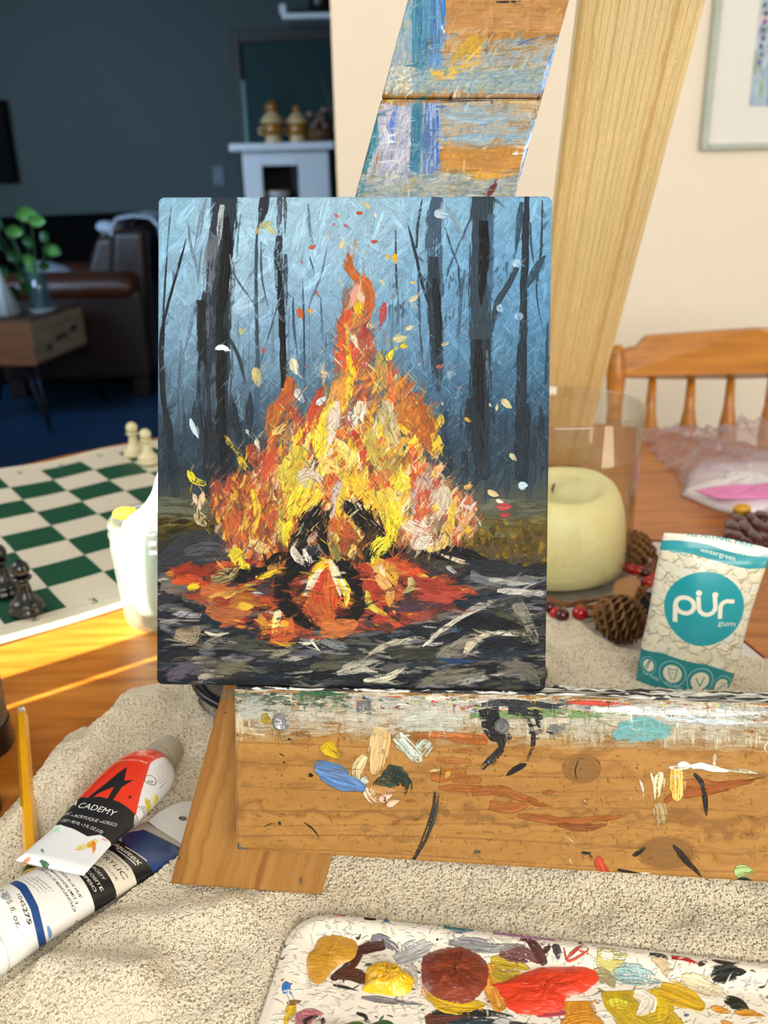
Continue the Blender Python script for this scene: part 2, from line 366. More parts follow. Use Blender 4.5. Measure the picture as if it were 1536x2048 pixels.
        if bump:
            t2 = nt.nodes.new('ShaderNodeTexImage'); t2.image = im(s.name + '_relief', np.clip(s.R / 1.6, 0, 1), True); t2.extension = 'EXTEND'
            bp = nt.nodes.new('ShaderNodeBump'); bp.inputs['Distance'].default_value = bump; bp.inputs['Strength'].default_value = 1
            nt.links.new(t2.outputs[0], bp.inputs['Height']); nt.links.new(bp.outputs[0], b.inputs['Normal'])
        return m
# ---------------------------------------------------------------- the campfire painting (8 x 10 in canvas on the easel)
CO = np.array([-.1218, .4022, .884]); _yaw, _tl, _rl = -.0404, .339, -.019
_ex = np.array([math.cos(_yaw), math.sin(_yaw), 0]); _n = np.array([-math.sin(_yaw), math.cos(_yaw), 0]); _up = np.array([0, 0, math.cos(_tl)]) + _n * math.sin(_tl)
EP = Plane(CO, _ex * math.cos(_rl) + _up * math.sin(_rl), -_ex * math.sin(_rl) + _up * math.cos(_rl))
EB = -EP.n if EP.n[1] < 0 else EP.n      # towards the back of the easel
def ew(u, v, b=0.0): return EP.O + EP.ex * u + EP.ey * v + EB * b
def epx(x, y, b=0.0):
    v = ray(x, y); O = EP.O + EB * b; P = CAM + v * (((O - CAM) @ EB) / (v @ EB)) - EP.O; return np.array([P @ EP.ex, P @ EP.ey])
CW, CH = .2035, .2545
def paint_canvas():
    T = Tex('canvas_painting', 0, CW, 0, CH, 6000, '6d90a8', px=lambda x, y: epx(x, y, 0))
    rg = T.rng
    xs = [312, 450, 600, 760, 900, 1092]; ys = [390, 500, 600, 700, 780, 860, 950, 1010, 1060, 1110, 1145, 1200, 1300, 1386]
    G = '''78aac8 8cb4cd 8cb2c8 8cb2c8 78a5c3 6ea0c3|73a5c3 8cb4cd 87afc8 82aac3 6496b9 5a91b9|6e9bb9 82a5be 78a0be 6e9bb9 5a8cb4 4b82aa|5f87a5 698ca5 5f87a5 5a82a0 4b789b 3c6e91|46647d 4b6982 466982 46647d 375f7d 2d5573|2d4150 2d4150 324655 374655 284155 233c50|1e2d3a 23323e 3c3c3c 3c4146 283a48 23323e|373c37 504b32 6e4628 644628 4b4b41 3c4137|322d14 3c3214 783c1e 3c2814 5f501e 4b3c14|282a2d 3c322d 5a3223 281e19 463c1e 4b3c14|2d2d32 322d2d 462d28 3c231e 322828 3c372d|282a32 322d32 32231f 32282d 1e2328 373737|141c26 23262a 1e2228 23282d 232426 1e2126|12181f 23242a 1e1e23 1e2126 1e2126 191c26'''
    G = np.array([[hx(c) for c in r.split()] for r in G.split('|')])
    G = (G * .9 + .1 * G.mean(2, keepdims=True)) * .94
    def bg(x, y):
        i = np.clip(np.searchsorted(xs, x) - 1, 0, len(xs) - 2); j = np.clip(np.searchsorted(ys, y) - 1, 0, len(ys) - 2)
        u = np.clip((x - xs[i]) / (xs[i + 1] - xs[i]), 0, 1); v = np.clip((y - ys[j]) / (ys[j + 1] - ys[j]), 0, 1)
        return (G[j, i] * (1 - u) * (1 - v) + G[j, i + 1] * u * (1 - v) + G[j + 1, i] * (1 - u) * v + G[j + 1, i + 1] * u * v)
    tohex = lambda c: ''.join('%02x' % int(255 * min(1, max(0, v))) for v in c)
    S = T.stroke
    for y in range(385, 1390, 14):
        for x in range(305, 1105, 30): S([(x - 26, y + rg.uniform(-6, 6)), (x + 26, y + rg.uniform(-6, 6))], 26, tohex(bg(x, y) * rg.uniform(.96, 1.04)), dry=0, t0=1, t1=1, var=.05, rel=.2)
    for _ in range(900):     # scumbled sky
        x, y = rg.uniform(305, 1100), rg.uniform(385, 960); a = math.radians(rg.choice([50, 45, -40, 90, 70])) + rg.uniform(-.2, .2); L = rg.uniform(18, 60)
        c = bg(x, y) * rg.uniform(.90, 1.12); S([(x - L * math.cos(a), y + L * math.sin(a)), (x + L * math.cos(a), y - L * math.sin(a))], rg.uniform(6, 22), tohex(c), a=.75, dry=.65, t0=.7, var=.1)
    for _ in range(1500):    # scratched lights
        x, y = rg.uniform(312, 1095), rg.uniform(500, 960); 
        if 420 < y < 600 and rg.random() < .6: continue
        a = math.radians(rg.choice([48, 52, -45, -50, 28 if x > 850 else 52, 32 if x > 850 else 88])) + rg.uniform(-.12, .12); L = rg.uniform(6, 24)
        c = bg(x, y) * .35 + np.array([.55, .64, .70]) * (.65 if y < 850 else .45); S([(x - L * math.cos(a), y + L * math.sin(a)), (x + L * math.cos(a), y - L * math.sin(a))], rg.uniform(1.2, 3.0), tohex(c), a=.55 if y < 880 else .4, dry=.6, t0=.3)
    Z = (300, 380, .5339)
    D = dict
    # far thin trees
    for _ in range(46):
        x = rg.uniform(312, 1090); y0 = rg.uniform(560, 800); L = rg.uniform(60, 220)
        S([(x, y0), (x + rg.uniform(-4, 4), min(y0 + L, 950))], rg.uniform(2, 7), tohex(bg(x, y0) * .62), a=.6, dry=.45, t0=.2, t1=.8)
    for _ in range(90):
        x = rg.choice([rg.uniform(312, 520), rg.uniform(880, 1090)]); y0 = rg.uniform(800, 930)
        S([(x, y0), (x + rg.uniform(-3, 3), y0 + rg.uniform(40, 90))], rg.uniform(4, 12), rg.choice(['17222c', '1d2c38', '24384a', '10171d']), a=.6, dry=.6)
    B1, B2, B3 = '151a1f', '222c35', '2c3d4b'
    T.many(Z, [
        (95, B2, D(dry=.1, t0=1, t1=1), [(280, 15), (272, 150), (255, 330), (240, 480)]), (120, B2, D(dry=.1, t0=.9, t1=.9), [(248, 380), (242, 600), (240, 800), (246, 960)]),
        (95, '1a2026', D(dry=.45, t0=1, t1=.9), [(244, 820), (248, 980), (252, 1130)]), (34, B1, D(dry=.1, t0=1), [(190, 412), (196, 560), (200, 800), (215, 1000)]),
        (44, '0d1013', D(dry=.15, t0=.5), [(285, 100), (288, 240), (268, 420), (255, 620)]), (42, '0e1114', D(dry=.2), [(280, 520), (262, 760), (270, 900), (280, 1110)]),
        (22, '8f979b', D(dry=.45, t0=.8), [(270, 55), (262, 140), (255, 215)]), (50, '59606a', D(dry=.72, t0=.7, a=.8), [(240, 170), (222, 300), (215, 430)]), (36, '454c55', D(dry=.75), [(225, 430), (222, 620)]),
        (16, '5b6068', D(dry=.7), [(300, 240), (312, 330), (300, 480)]),
        (26, '30404e', D(dry=.5), [(196, 640), (205, 900)]), (24, '3a4a58', D(dry=.6), [(236, 640), (240, 900)]),
        (34, '1d242b', D(dry=.25, t0=.9, t1=.4), [(430, 12), (425, 70), (412, 120)]), (13, '2b3b48', D(dry=.15, t0=.5, t1=1), [(412, 110), (400, 180), (398, 320), (400, 520), (405, 660)]), (22, '32495c', D(dry=.3, t0=.6, t1=1), [(405, 600), (402, 720), (400, 870)]),
        (36, '39424b', D(dry=.75, t0=1, t1=.8), [(492, 12), (494, 90), (492, 180)]), (34, '222d36', D(dry=.55, t0=.6, t1=.9), [(484, 170), (484, 270), (490, 400)]), (24, '0c0f12', D(dry=.08, t0=.5, t1=.9), [(484, 300), (492, 440), (497, 560), (500, 740)]), (20, '2b3a47', D(dry=.7), [(508, 240), (506, 380), (500, 500)]),
        (7, '4a5a69', D(dry=.4), [(80, 60), (66, 200), (62, 300)]), (8, '222b34', D(dry=.15, t1=.9), [(64, 240), (55, 380), (48, 480)]), (10, B1, D(dry=.1, t0=.2, t1=1), [(136, 180), (110, 280), (75, 400), (52, 490)]),
        (22, '1a2128', D(dry=.15, t0=.4, t1=.9), [(52, 470), (42, 600), (48, 740), (62, 900)]), (30, '17222b', D(dry=.3), [(60, 820), (72, 930), (66, 1100)]),
        (22, '5f7585', D(dry=.55, t0=.15, t1=.1), [(212, 30), (190, 120), (168, 240)]), (12, '5b6f80', D(dry=.3, t0=.1), [(142, 115), (152, 200), (172, 280), (180, 350)]), (9, '566d7f', D(dry=.3, t0=.1), [(198, 200), (186, 280), (180, 350)]),
        (14, '4f6679', D(dry=.4, t0=.2), [(170, 430), (150, 520), (118, 640)]), (9, '46596a', D(dry=.4, t1=.8), [(118, 560), (112, 700), (118, 900)]), (10, '26333f', D(dry=.3), [(128, 830), (135, 940)]),
        (7, '4e6475', D(dry=.4), [(340, 90), (330, 170), (325, 260)]), (7, '3c5162', D(dry=.2), [(305, 290), (335, 350), (385, 420), (410, 480)]),
        (8, '34495b', D(dry=.2, t0=.2), [(415, 190), (420, 330), (445, 450)]), (7, '2c3f4f', D(dry=.2), [(508, 320), (470, 460), (410, 660)]), (14, '25323d', D(dry=.2, t0=.2), [(290, 540), (330, 620), (360, 730)]), 
        (34, '18232c', D(dry=.3, t0=.15, t1=.6), [(305, 770), (315, 850), (340, 960), (345, 1010)]), (30, '1d2a35', D(dry=.3, t0=.15), [(375, 755), (372, 850), (355, 980)]),
        (12, '50677a', D(dry=.7), [(592, 50), (600, 150), (618, 280)]), (7, '3f576a', D(dry=.3), [(598, 250), (620, 320)]), (8, '4a6376', D(dry=.4), [(662, 225), (640, 320), (605, 410), (565, 520)]), (8, '2b4052', D(dry=.2, t0=.2, t1=.8), [(572, 340), (576, 480), (578, 640), (575, 700)]),
        (9, '2c4153', D(dry=.2, t0=.2), [(535, 385), (540, 520), (556, 650)]), (6, '3a5266', D(dry=.3), [(640, 400), (645, 520), (650, 600)]),
        (12, '1f2b35', D(dry=.1, t0=.2, t1=.8), [(965, 125), (985, 200), (1000, 260), (1020, 350), (1045, 430)]), (10, '25333f', D(dry=.1, t0=.2, t1=.9), [(1020, 30), (1005, 120), (998, 215)]),
        (58, '33495b', D(dry=.35, t0=.8, t1=.9), [(1078, 25), (1066, 110), (1065, 250), (1075, 380)]), (52, '1f2c36', D(dry=.2, t0=.6, t1=.9), [(1062, 250), (1062, 380), (1072, 520), (1078, 650)]), (44, '232f3a', D(dry=.6, t0=.8), [(1074, 600), (1080, 760)]), (30, '10171c', D(dry=.45), [(1068, 330), (1078, 480), (1080, 640)]),
        (18, '6b7d8a', D(dry=.55, t0=.3), [(1110, 60), (1140, 110), (1165, 160), (1200, 200)]), (10, '33495b', D(dry=.4, t1=.4), [(1206, 95), (1165, 190), (1130, 270), (1098, 370)]), (8, '2f4658', D(dry=.3), [(1105, 140), (1130, 220), (1165, 310)]), (14, '3b5469', D(dry=.5), [(1180, 300), (1165, 400), (1155, 560), (1150, 690)]), (7, '22323f', D(dry=.2), [(1155, 280), (1162, 400)]),
        (8, '26343f', D(dry=.3), [(920, 150), (922, 300), (930, 450)]), (9, '2c3e4d', D(dry=.3), [(1005, 320), (1012, 520), (1025, 680)]),
        (84, '26343f', D(dry=.06, t0=1, t1=.95), [(1247, 12), (1245, 160), (1238, 400), (1240, 640)]), (76, '1c2730', D(dry=.15, t0=1, t1=.7), [(1240, 560), (1238, 760), (1240, 920), (1250, 1060)]), (26, '35506a', D(dry=.3, t0=1), [(1276, 90), (1272, 260), (1270, 460)]), (38, '07090b', D(dry=.1, t0=.8), [(1250, 115), (1250, 240), (1240, 430)]), (40, '0b0f12', D(dry=.25, t0=.5), [(1232, 560), (1232, 720), (1236, 860), (1246, 1000)]), (14, '4a5b69', D(dry=.8), [(1262, 600), (1270, 820)]), (60, '17212a', D(dry=.4), [(1200, 780), (1215, 900), (1235, 1020)]),
        (22, '29404f', D(dry=.3, t0=.7), [(1392, 45), (1378, 160), (1370, 240)]), (24, '24323e', D(dry=.2, t0=.8, t1=.6), [(1375, 290), (1340, 360), (1300, 430), (1278, 530)]), (28, '1b2730', D(dry=.08, t0=.7, t1=1), [(1412, 15), (1406, 200), (1400, 420), (1398, 600)]), (40, '18242d', D(dry=.2, t0=.7, t1=1), [(1396, 560), (1392, 740), (1390, 860)]), (58, '17222b', D(dry=.3, t0=.6, t1=.8), [(1400, 800), (1396, 940), (1395, 1070)]),
        (9, '23333f', D(dry=.15), [(1470, 40), (1465, 220), (1448, 380), (1472, 530)]), (30, '243b4b', D(dry=.45, t0=.2), [(1482, 245), (1440, 310), (1402, 380)]), (10, '2b4152', D(dry=.4), [(1425, 120), (1428, 200), (1440, 290)]), (10, '23333f', D(dry=.3), [(1490, 500), (1480, 800)]),
    ])
    for _ in range(60):      # thicket of short uprights
        cx, cy = [(945, 420), (1165, 330), (1150, 470), (1320, 290)][rg.integers(0, 4)]; x, y = rg.normal(cx, 32), rg.normal(cy, 26)
        S([(300 + .5339 * x, 380 + .5339 * y), (300 + .5339 * (x + rg.uniform(-10, 10)), 380 + .5339 * (y + rg.uniform(15, 50)))], rg.uniform(2, 4), rg.choice(['24384a', '2f485c', '1d2c39']), a=.7, dry=.5, t0=.1)
    T.many(Z, [(34, 'aebfca', D(dry=.6, a=.8), [(1065, 85), (1120, 95)]), (30, 'a9bcc9', D(dry=.6, a=.7), [(1365, 265), (1385, 285)]), (26, '9ab3c4', D(dry=.4, a=.8), [(1305, 430), (1318, 460)]), (30, '8fb0c6', D(dry=.5, a=.7), [(1380, 460), (1385, 490)]), (34, '8aa6b6', D(dry=.5, a=.7), [(1120, 680), (1135, 710)]), (30, 'a8c0cc', D(dry=.3, a=.9), [(1380, 1110), (1415, 1105)]), (40, '9fb9c9', D(dry=.6, a=.5), [(320, 440), (370, 415), (420, 400)]),
                (22, 'c3d0d8', D(dry=.1, t0=.3, t1=.2), [(243, 596), (270, 588), (300, 602)]), (20, 'b4c6d0', D(dry=.1, t0=.3, t1=.1), [(152, 856), (160, 890), (182, 930)])])
    # misty olive band behind the fire, left and right
    for _ in range(150):
        x = rg.choice([rg.uniform(312, 480), rg.uniform(880, 1092)]); y = rg.uniform(1000, 1070); S([(x - 20, y), (x + 25, y + rg.uniform(-6, 6))], rg.uniform(6, 16), rg.choice(['4e4a28', '5a4a14', '3b2f0c', '66603a', '5d6450']) if y > 1035 else rg.choice(['565b48', '5b604e', '474c42']), a=.55, dry=.5)
    for _ in range(120):
        x, y = rg.uniform(930, 1092), rg.uniform(1050, 1150); S([(x, y), (x + rg.uniform(-14, 14), y + rg.uniform(-22, 22))], rg.uniform(5, 14), rg.choice(['6b5412', '5b470f', '3c2f0a', '7a6018', '4a3b0e', '2e270f']), a=.7, dry=.45)
    for _ in range(70):
        x, y = rg.uniform(312, 470), rg.uniform(1040, 1090); S([(x, y), (x + 26, y + rg.uniform(-8, 4))], rg.uniform(6, 14), rg.choice(['2d2708', '3a300b', '1f1b0a', '4c4213']), a=.8, dry=.4)
    # ---- rocks and charred ground
    dk = ['0c1117', '11171d', '151d26', '0f141a', '1a2530']; md = ['3a3d40', '4a4a48', '55534e', '45443c', '3b3a2e', '50525a']; lt = ['77736c', '8b877f', '6f6e75', '9a978c', '7d7a66']
    for _ in range(420):
        x = rg.uniform(308, 1100); y = rg.uniform(1120, 1392)
        if 430 < x < 900 and y < 1225: continue
        sl = -.35 if x > 850 and y < 1300 else rg.uniform(-.25, .2); L = rg.uniform(16, 60); S([(x - L, y - L * sl * .5), (x, y + rg.uniform(-3, 3)), (x + L, y + L * sl * .6)], rg.uniform(6, 18), rg.choice(dk + dk + md), a=.9, dry=.35, t0=.25)
    for _ in range(230):
        x = rg.uniform(312, 1095); y = rg.uniform(1150, 1388)
        if 440 < x < 880 and y < 1240: continue
        sl = rg.uniform(-.4, .25); L = rg.uniform(8, 34); S([(x - L, y - L * sl * .5), (x + L, y + L * sl * .5)], rg.uniform(3, 9), rg.choice(md + lt + lt + ['2a3a4e']), a=.8, dry=.6, t0=.2)
    T.many(Z, [
        (120, '2a2d31', D(dry=.3), [(40, 1400), (140, 1340), (260, 1330), (320, 1380)]), (50, '3f4246', D(dry=.6), [(130, 1360), (240, 1340), (300, 1380)]), (70, '5c5650', D(dry=.35), [(40, 1480), (130, 1490), (230, 1560)]), (50, '49463f', D(dry=.4), [(120, 1520), (220, 1540)]), (26, '87888f', D(dry=.5), [(80, 1585), (150, 1590), (220, 1600)]),
        (50, '16202c', D(dry=.1), [(190, 1600), (320, 1640), (420, 1680)]), (52, '9a8e7c,6d5f45', D(dry=.25, t0=.8, t1=.7), [(95, 1660), (150, 1680), (170, 1650)]), (44, '5f6066', D(dry=.5), [(40, 1630), (80, 1650)]), (14, 'b6b09e', D(dry=.2), [(205, 1655), (250, 1668), (300, 1655)]), (60, '3a3c34', D(dry=.3), [(290, 1690), (350, 1700), (420, 1690)]), (34, '6d6a5e', D(dry=.6), [(190, 1720), (250, 1690), (330, 1700)]),
        (44, '5a5646', D(dry=.4), [(240, 1800), (330, 1790), (400, 1800)]), (50, '4a4450', D(dry=.5), [(60, 1830), (150, 1790), (220, 1830)]), (26, '8d8478', D(dry=.4), [(180, 1830), (230, 1820)]), (24, '8f9190', D(dry=.5), [(640, 1690), (720, 1710), (760, 1720)]), (60, '5c625f', D(dry=.4), [(560, 1670), (640, 1680), (720, 1720)]), (10, 'c2bfae', D(dry=.1), [(600, 1655), (606, 1690), (640, 1730)]), (10, 'b9b6a4', D(dry=.1), [(555, 1695), (590, 1700), (620, 1690)]),
        (40, '45463a', D(dry=.4), [(600, 1790), (700, 1780), (790, 1790)]), (26, '8a8878', D(dry=.5), [(720, 1790), (790, 1770), (880, 1770)]), (30, 'a09c8c', D(dry=.5), [(700, 1810), (790, 1795), (880, 1800)]), (30, 'b5b09c', D(dry=.4), [(800, 1840), (900, 1820), (960, 1780)]), (40, '2b2d22', D(dry=.2), [(900, 1740), (1000, 1740), (1080, 1760)]), (22, '9b9784', D(dry=.4), [(820, 1740), (900, 1700), (1000, 1680)]),
        (60, '6a665a', D(dry=.35), [(1080, 1760), (1150, 1700), (1250, 1690)]), (30, 'b3a890', D(dry=.3), [(1180, 1740), (1210, 1690), (1280, 1660)]), (24, 'a8a596', D(dry=.4), [(1260, 1655), (1340, 1660), (1440, 1670)]), (44, '0e141c', D(dry=.1), [(1230, 1720), (1330, 1700), (1440, 1720)]), (20, '1c3354', D(dry=.3), [(1080, 1760), (1150, 1765), (1230, 1765)]), (46, '5e5b4f', D(dry=.4), [(1000, 1850), (1120, 1820), (1260, 1800)]), (70, '55524a', D(dry=.4), [(1300, 1800), (1400, 1800), (1460, 1860)]), (22, '8c8a82', D(dry=.5), [(1130, 1850), (1240, 1830), (1330, 1810)]),
        (70, '56595c', D(dry=.3, t0=.7), [(1200, 1440), (1320, 1450), (1460, 1470)]), (22, '96958f', D(dry=.3), [(1270, 1460), (1350, 1470), (1430, 1475)]), (26, 'a5a39a', D(dry=.25, t1=.7), [(1300, 1500), (1390, 1505), (1465, 1510)]), (26, '8e8c82', D(dry=.4), [(1170, 1590), (1260, 1550), (1300, 1535)]), (18, 'b4b0a4', D(dry=.35), [(1050, 1680), (1150, 1610), (1240, 1570)]), (12, 'c9c5b8', D(dry=.3), [(1020, 1710), (1080, 1670)]), (56, '6f6d60', D(dry=.45, t0=.8, t1=.2), [(1370, 1540), (1410, 1620), (1450, 1700)]), (70, '40402e', D(dry=.3), [(1290, 1600), (1350, 1620), (1410, 1680)]), (26, '2e4a60', D(dry=.5), [(1170, 1620), (1140, 1670), (1110, 1710)]), (60, '0c1116', D(dry=.15), [(1150, 1640), (1250, 1620), (1400, 1640)]), (40, '10161c', D(dry=.2), [(1060, 1700), (1180, 1660)]),
        (60, '0b0e12', D(dry=.1), [(1010, 1340), (1120, 1360), (1220, 1400)]), (26, '0c0f12', D(dry=.1), [(1100, 1330), (1220, 1370), (1300, 1410)]), (16, 'b9a890', D(dry=.5), [(1090, 1365), (1160, 1390), (1230, 1400)]), (60, '1c2126', D(dry=.2), [(1180, 1400), (1300, 1420), (1440, 1430)]), (40, '3a3a36', D(dry=.4), [(1060, 1400), (1120, 1420)]), (16, '9a9aa0', D(dry=.5), [(1110, 1410), (1150, 1440)]),
    ])
    # ---- fire
    T.mute = True
    def inside(p, Q):
        x, y = p; r = False
        for i in range(len(Q)):
            (x1, y1), (x2, y2) = Q[i], Q[i - 1]
            if (y1 > y) != (y2 > y) and x < (x2 - x1) * (y - y1) / (y2 - y1) + x1: r = not r
        return r
    def field(Q, n, pal, wd, ln, angs, a=.85, dry=.5):
        xs_, ys_ = [q[0] for q in Q], [q[1] for q in Q]; k = 0
        while k < n:
            p = (rg.uniform(min(xs_), max(xs_)), rg.uniform(min(ys_), max(ys_)))
            if not inside(p, Q): continue
            k += 1; an = math.radians(rg.choice(angs) + rg.uniform(-16, 16)); L = rg.uniform(*ln) * .5; dx, dy = L * math.cos(an), -L * math.sin(an); b = rg.uniform(-.25, .25) * L
            P = [(p[0] - dx, p[1] - dy), (p[0] + b, p[1] + b * .5), (p[0] + dx, p[1] + dy)]
            S([(300 + .5339 * x, 380 + .5339 * y) for x, y in P], rg.uniform(*wd) * .5339, rg.choice(pal), a=a, dry=dry, t0=.5, var=.16)
    body = [(735, 380), (815, 400), (835, 620), (900, 640), (1000, 760), (1085, 860), (1060, 1000), (1000, 1100), (960, 1300), (820, 1350), (700, 1350), (560, 1330), (500, 1300), (490, 1180), (380, 1090), (380, 1000), (440, 980), (450, 850), (510, 730), (560, 850), (620, 800), (690, 700), (710, 560)]
    left = [(210, 1120), (330, 1060), (490, 1060), (510, 1330), (430, 1400), (300, 1400), (260, 1260)]
    right = [(940, 1040), (1060, 1020), (1150, 1120), (1240, 1180), (1220, 1280), (1090, 1350), (950, 1340)]
    field(body, 420, ['8a3a20', '6e4a3c', '9a5a2c', 'b0622a', '7c6a48', 'a8482a', '5f5a58'], (14, 44), (40, 130), [70, 90, 60, 115, 50], a=.8, dry=.5)
    field(left, 160, ['7c3a24', '8f4a22', '6a3c34', 'a35a24', '59423c'], (12, 40), (30, 110), [80, 100, 60, 130], a=.75, dry=.5)
    field(right, 130, ['7c5a44', '8f6a50', 'a04a34', '8b7a5c', '6a5a50'], (12, 36), (30, 100), [60, 75, 45, 110], a=.75, dry=.5)
    field(body, 430, ['d0541c', 'c2491e', 'd9871f', 'e0b01c', 'c89a28', 'b9702c', 'e8c45a', 'e3cfa0', 'b83a24'], (7, 26), (24, 90), [75, 95, 60, 110, 45], a=.85, dry=.55)
    field(left, 230, ['c0501e', 'd0701e', 'dca01e', 'b43c24', 'd9b48c', 'e0c040', '8f3a2a'], (6, 20), (16, 70), [80, 100, 65, 125], a=.8, dry=.55)
    field(right, 190, ['d8b9a0', 'c9502c', 'e3c8ac', 'd0703c', 'd8b040', 'c8b48c', 'b8402c', 'e6d8c4'], (6, 20), (16, 70), [60, 75, 45, 120], a=.8, dry=.6)
    field([(480, 960), (620, 820), (900, 800), (1010, 960), (960, 1240), (560, 1260)], 260, ['ecd020', 'e6c414', 'f0dc50', 'e8a81c', 'f0e0a8', 'd8b018', 'e07a20'], (7, 24), (22, 90), [75, 60, 100, 85], a=.9, dry=.55)
    # fire base: embers, coals, logs
    ember = [(60, 1430), (200, 1420), (330, 1380), (460, 1420), (700, 1380), (900, 1380), (1050, 1430), (1230, 1500), (1150, 1560), (900, 1640), (780, 1660), (560, 1720), (400, 1650), (250, 1620), (180, 1530)]
    field(ember, 180, ['5c2a20', '7a2f20', '4a2620', '3a2a2c', '8c3a1e'], (16, 44), (40, 120), [10, -15, -30, 20], a=.85, dry=.35)
    field(ember, 120, ['c0481c', 'b5502a', 'a8321e', 'd0741e', 'd9981e'], (8, 26), (24, 90), [10, -20, -40, 30], a=.85, dry=.45)
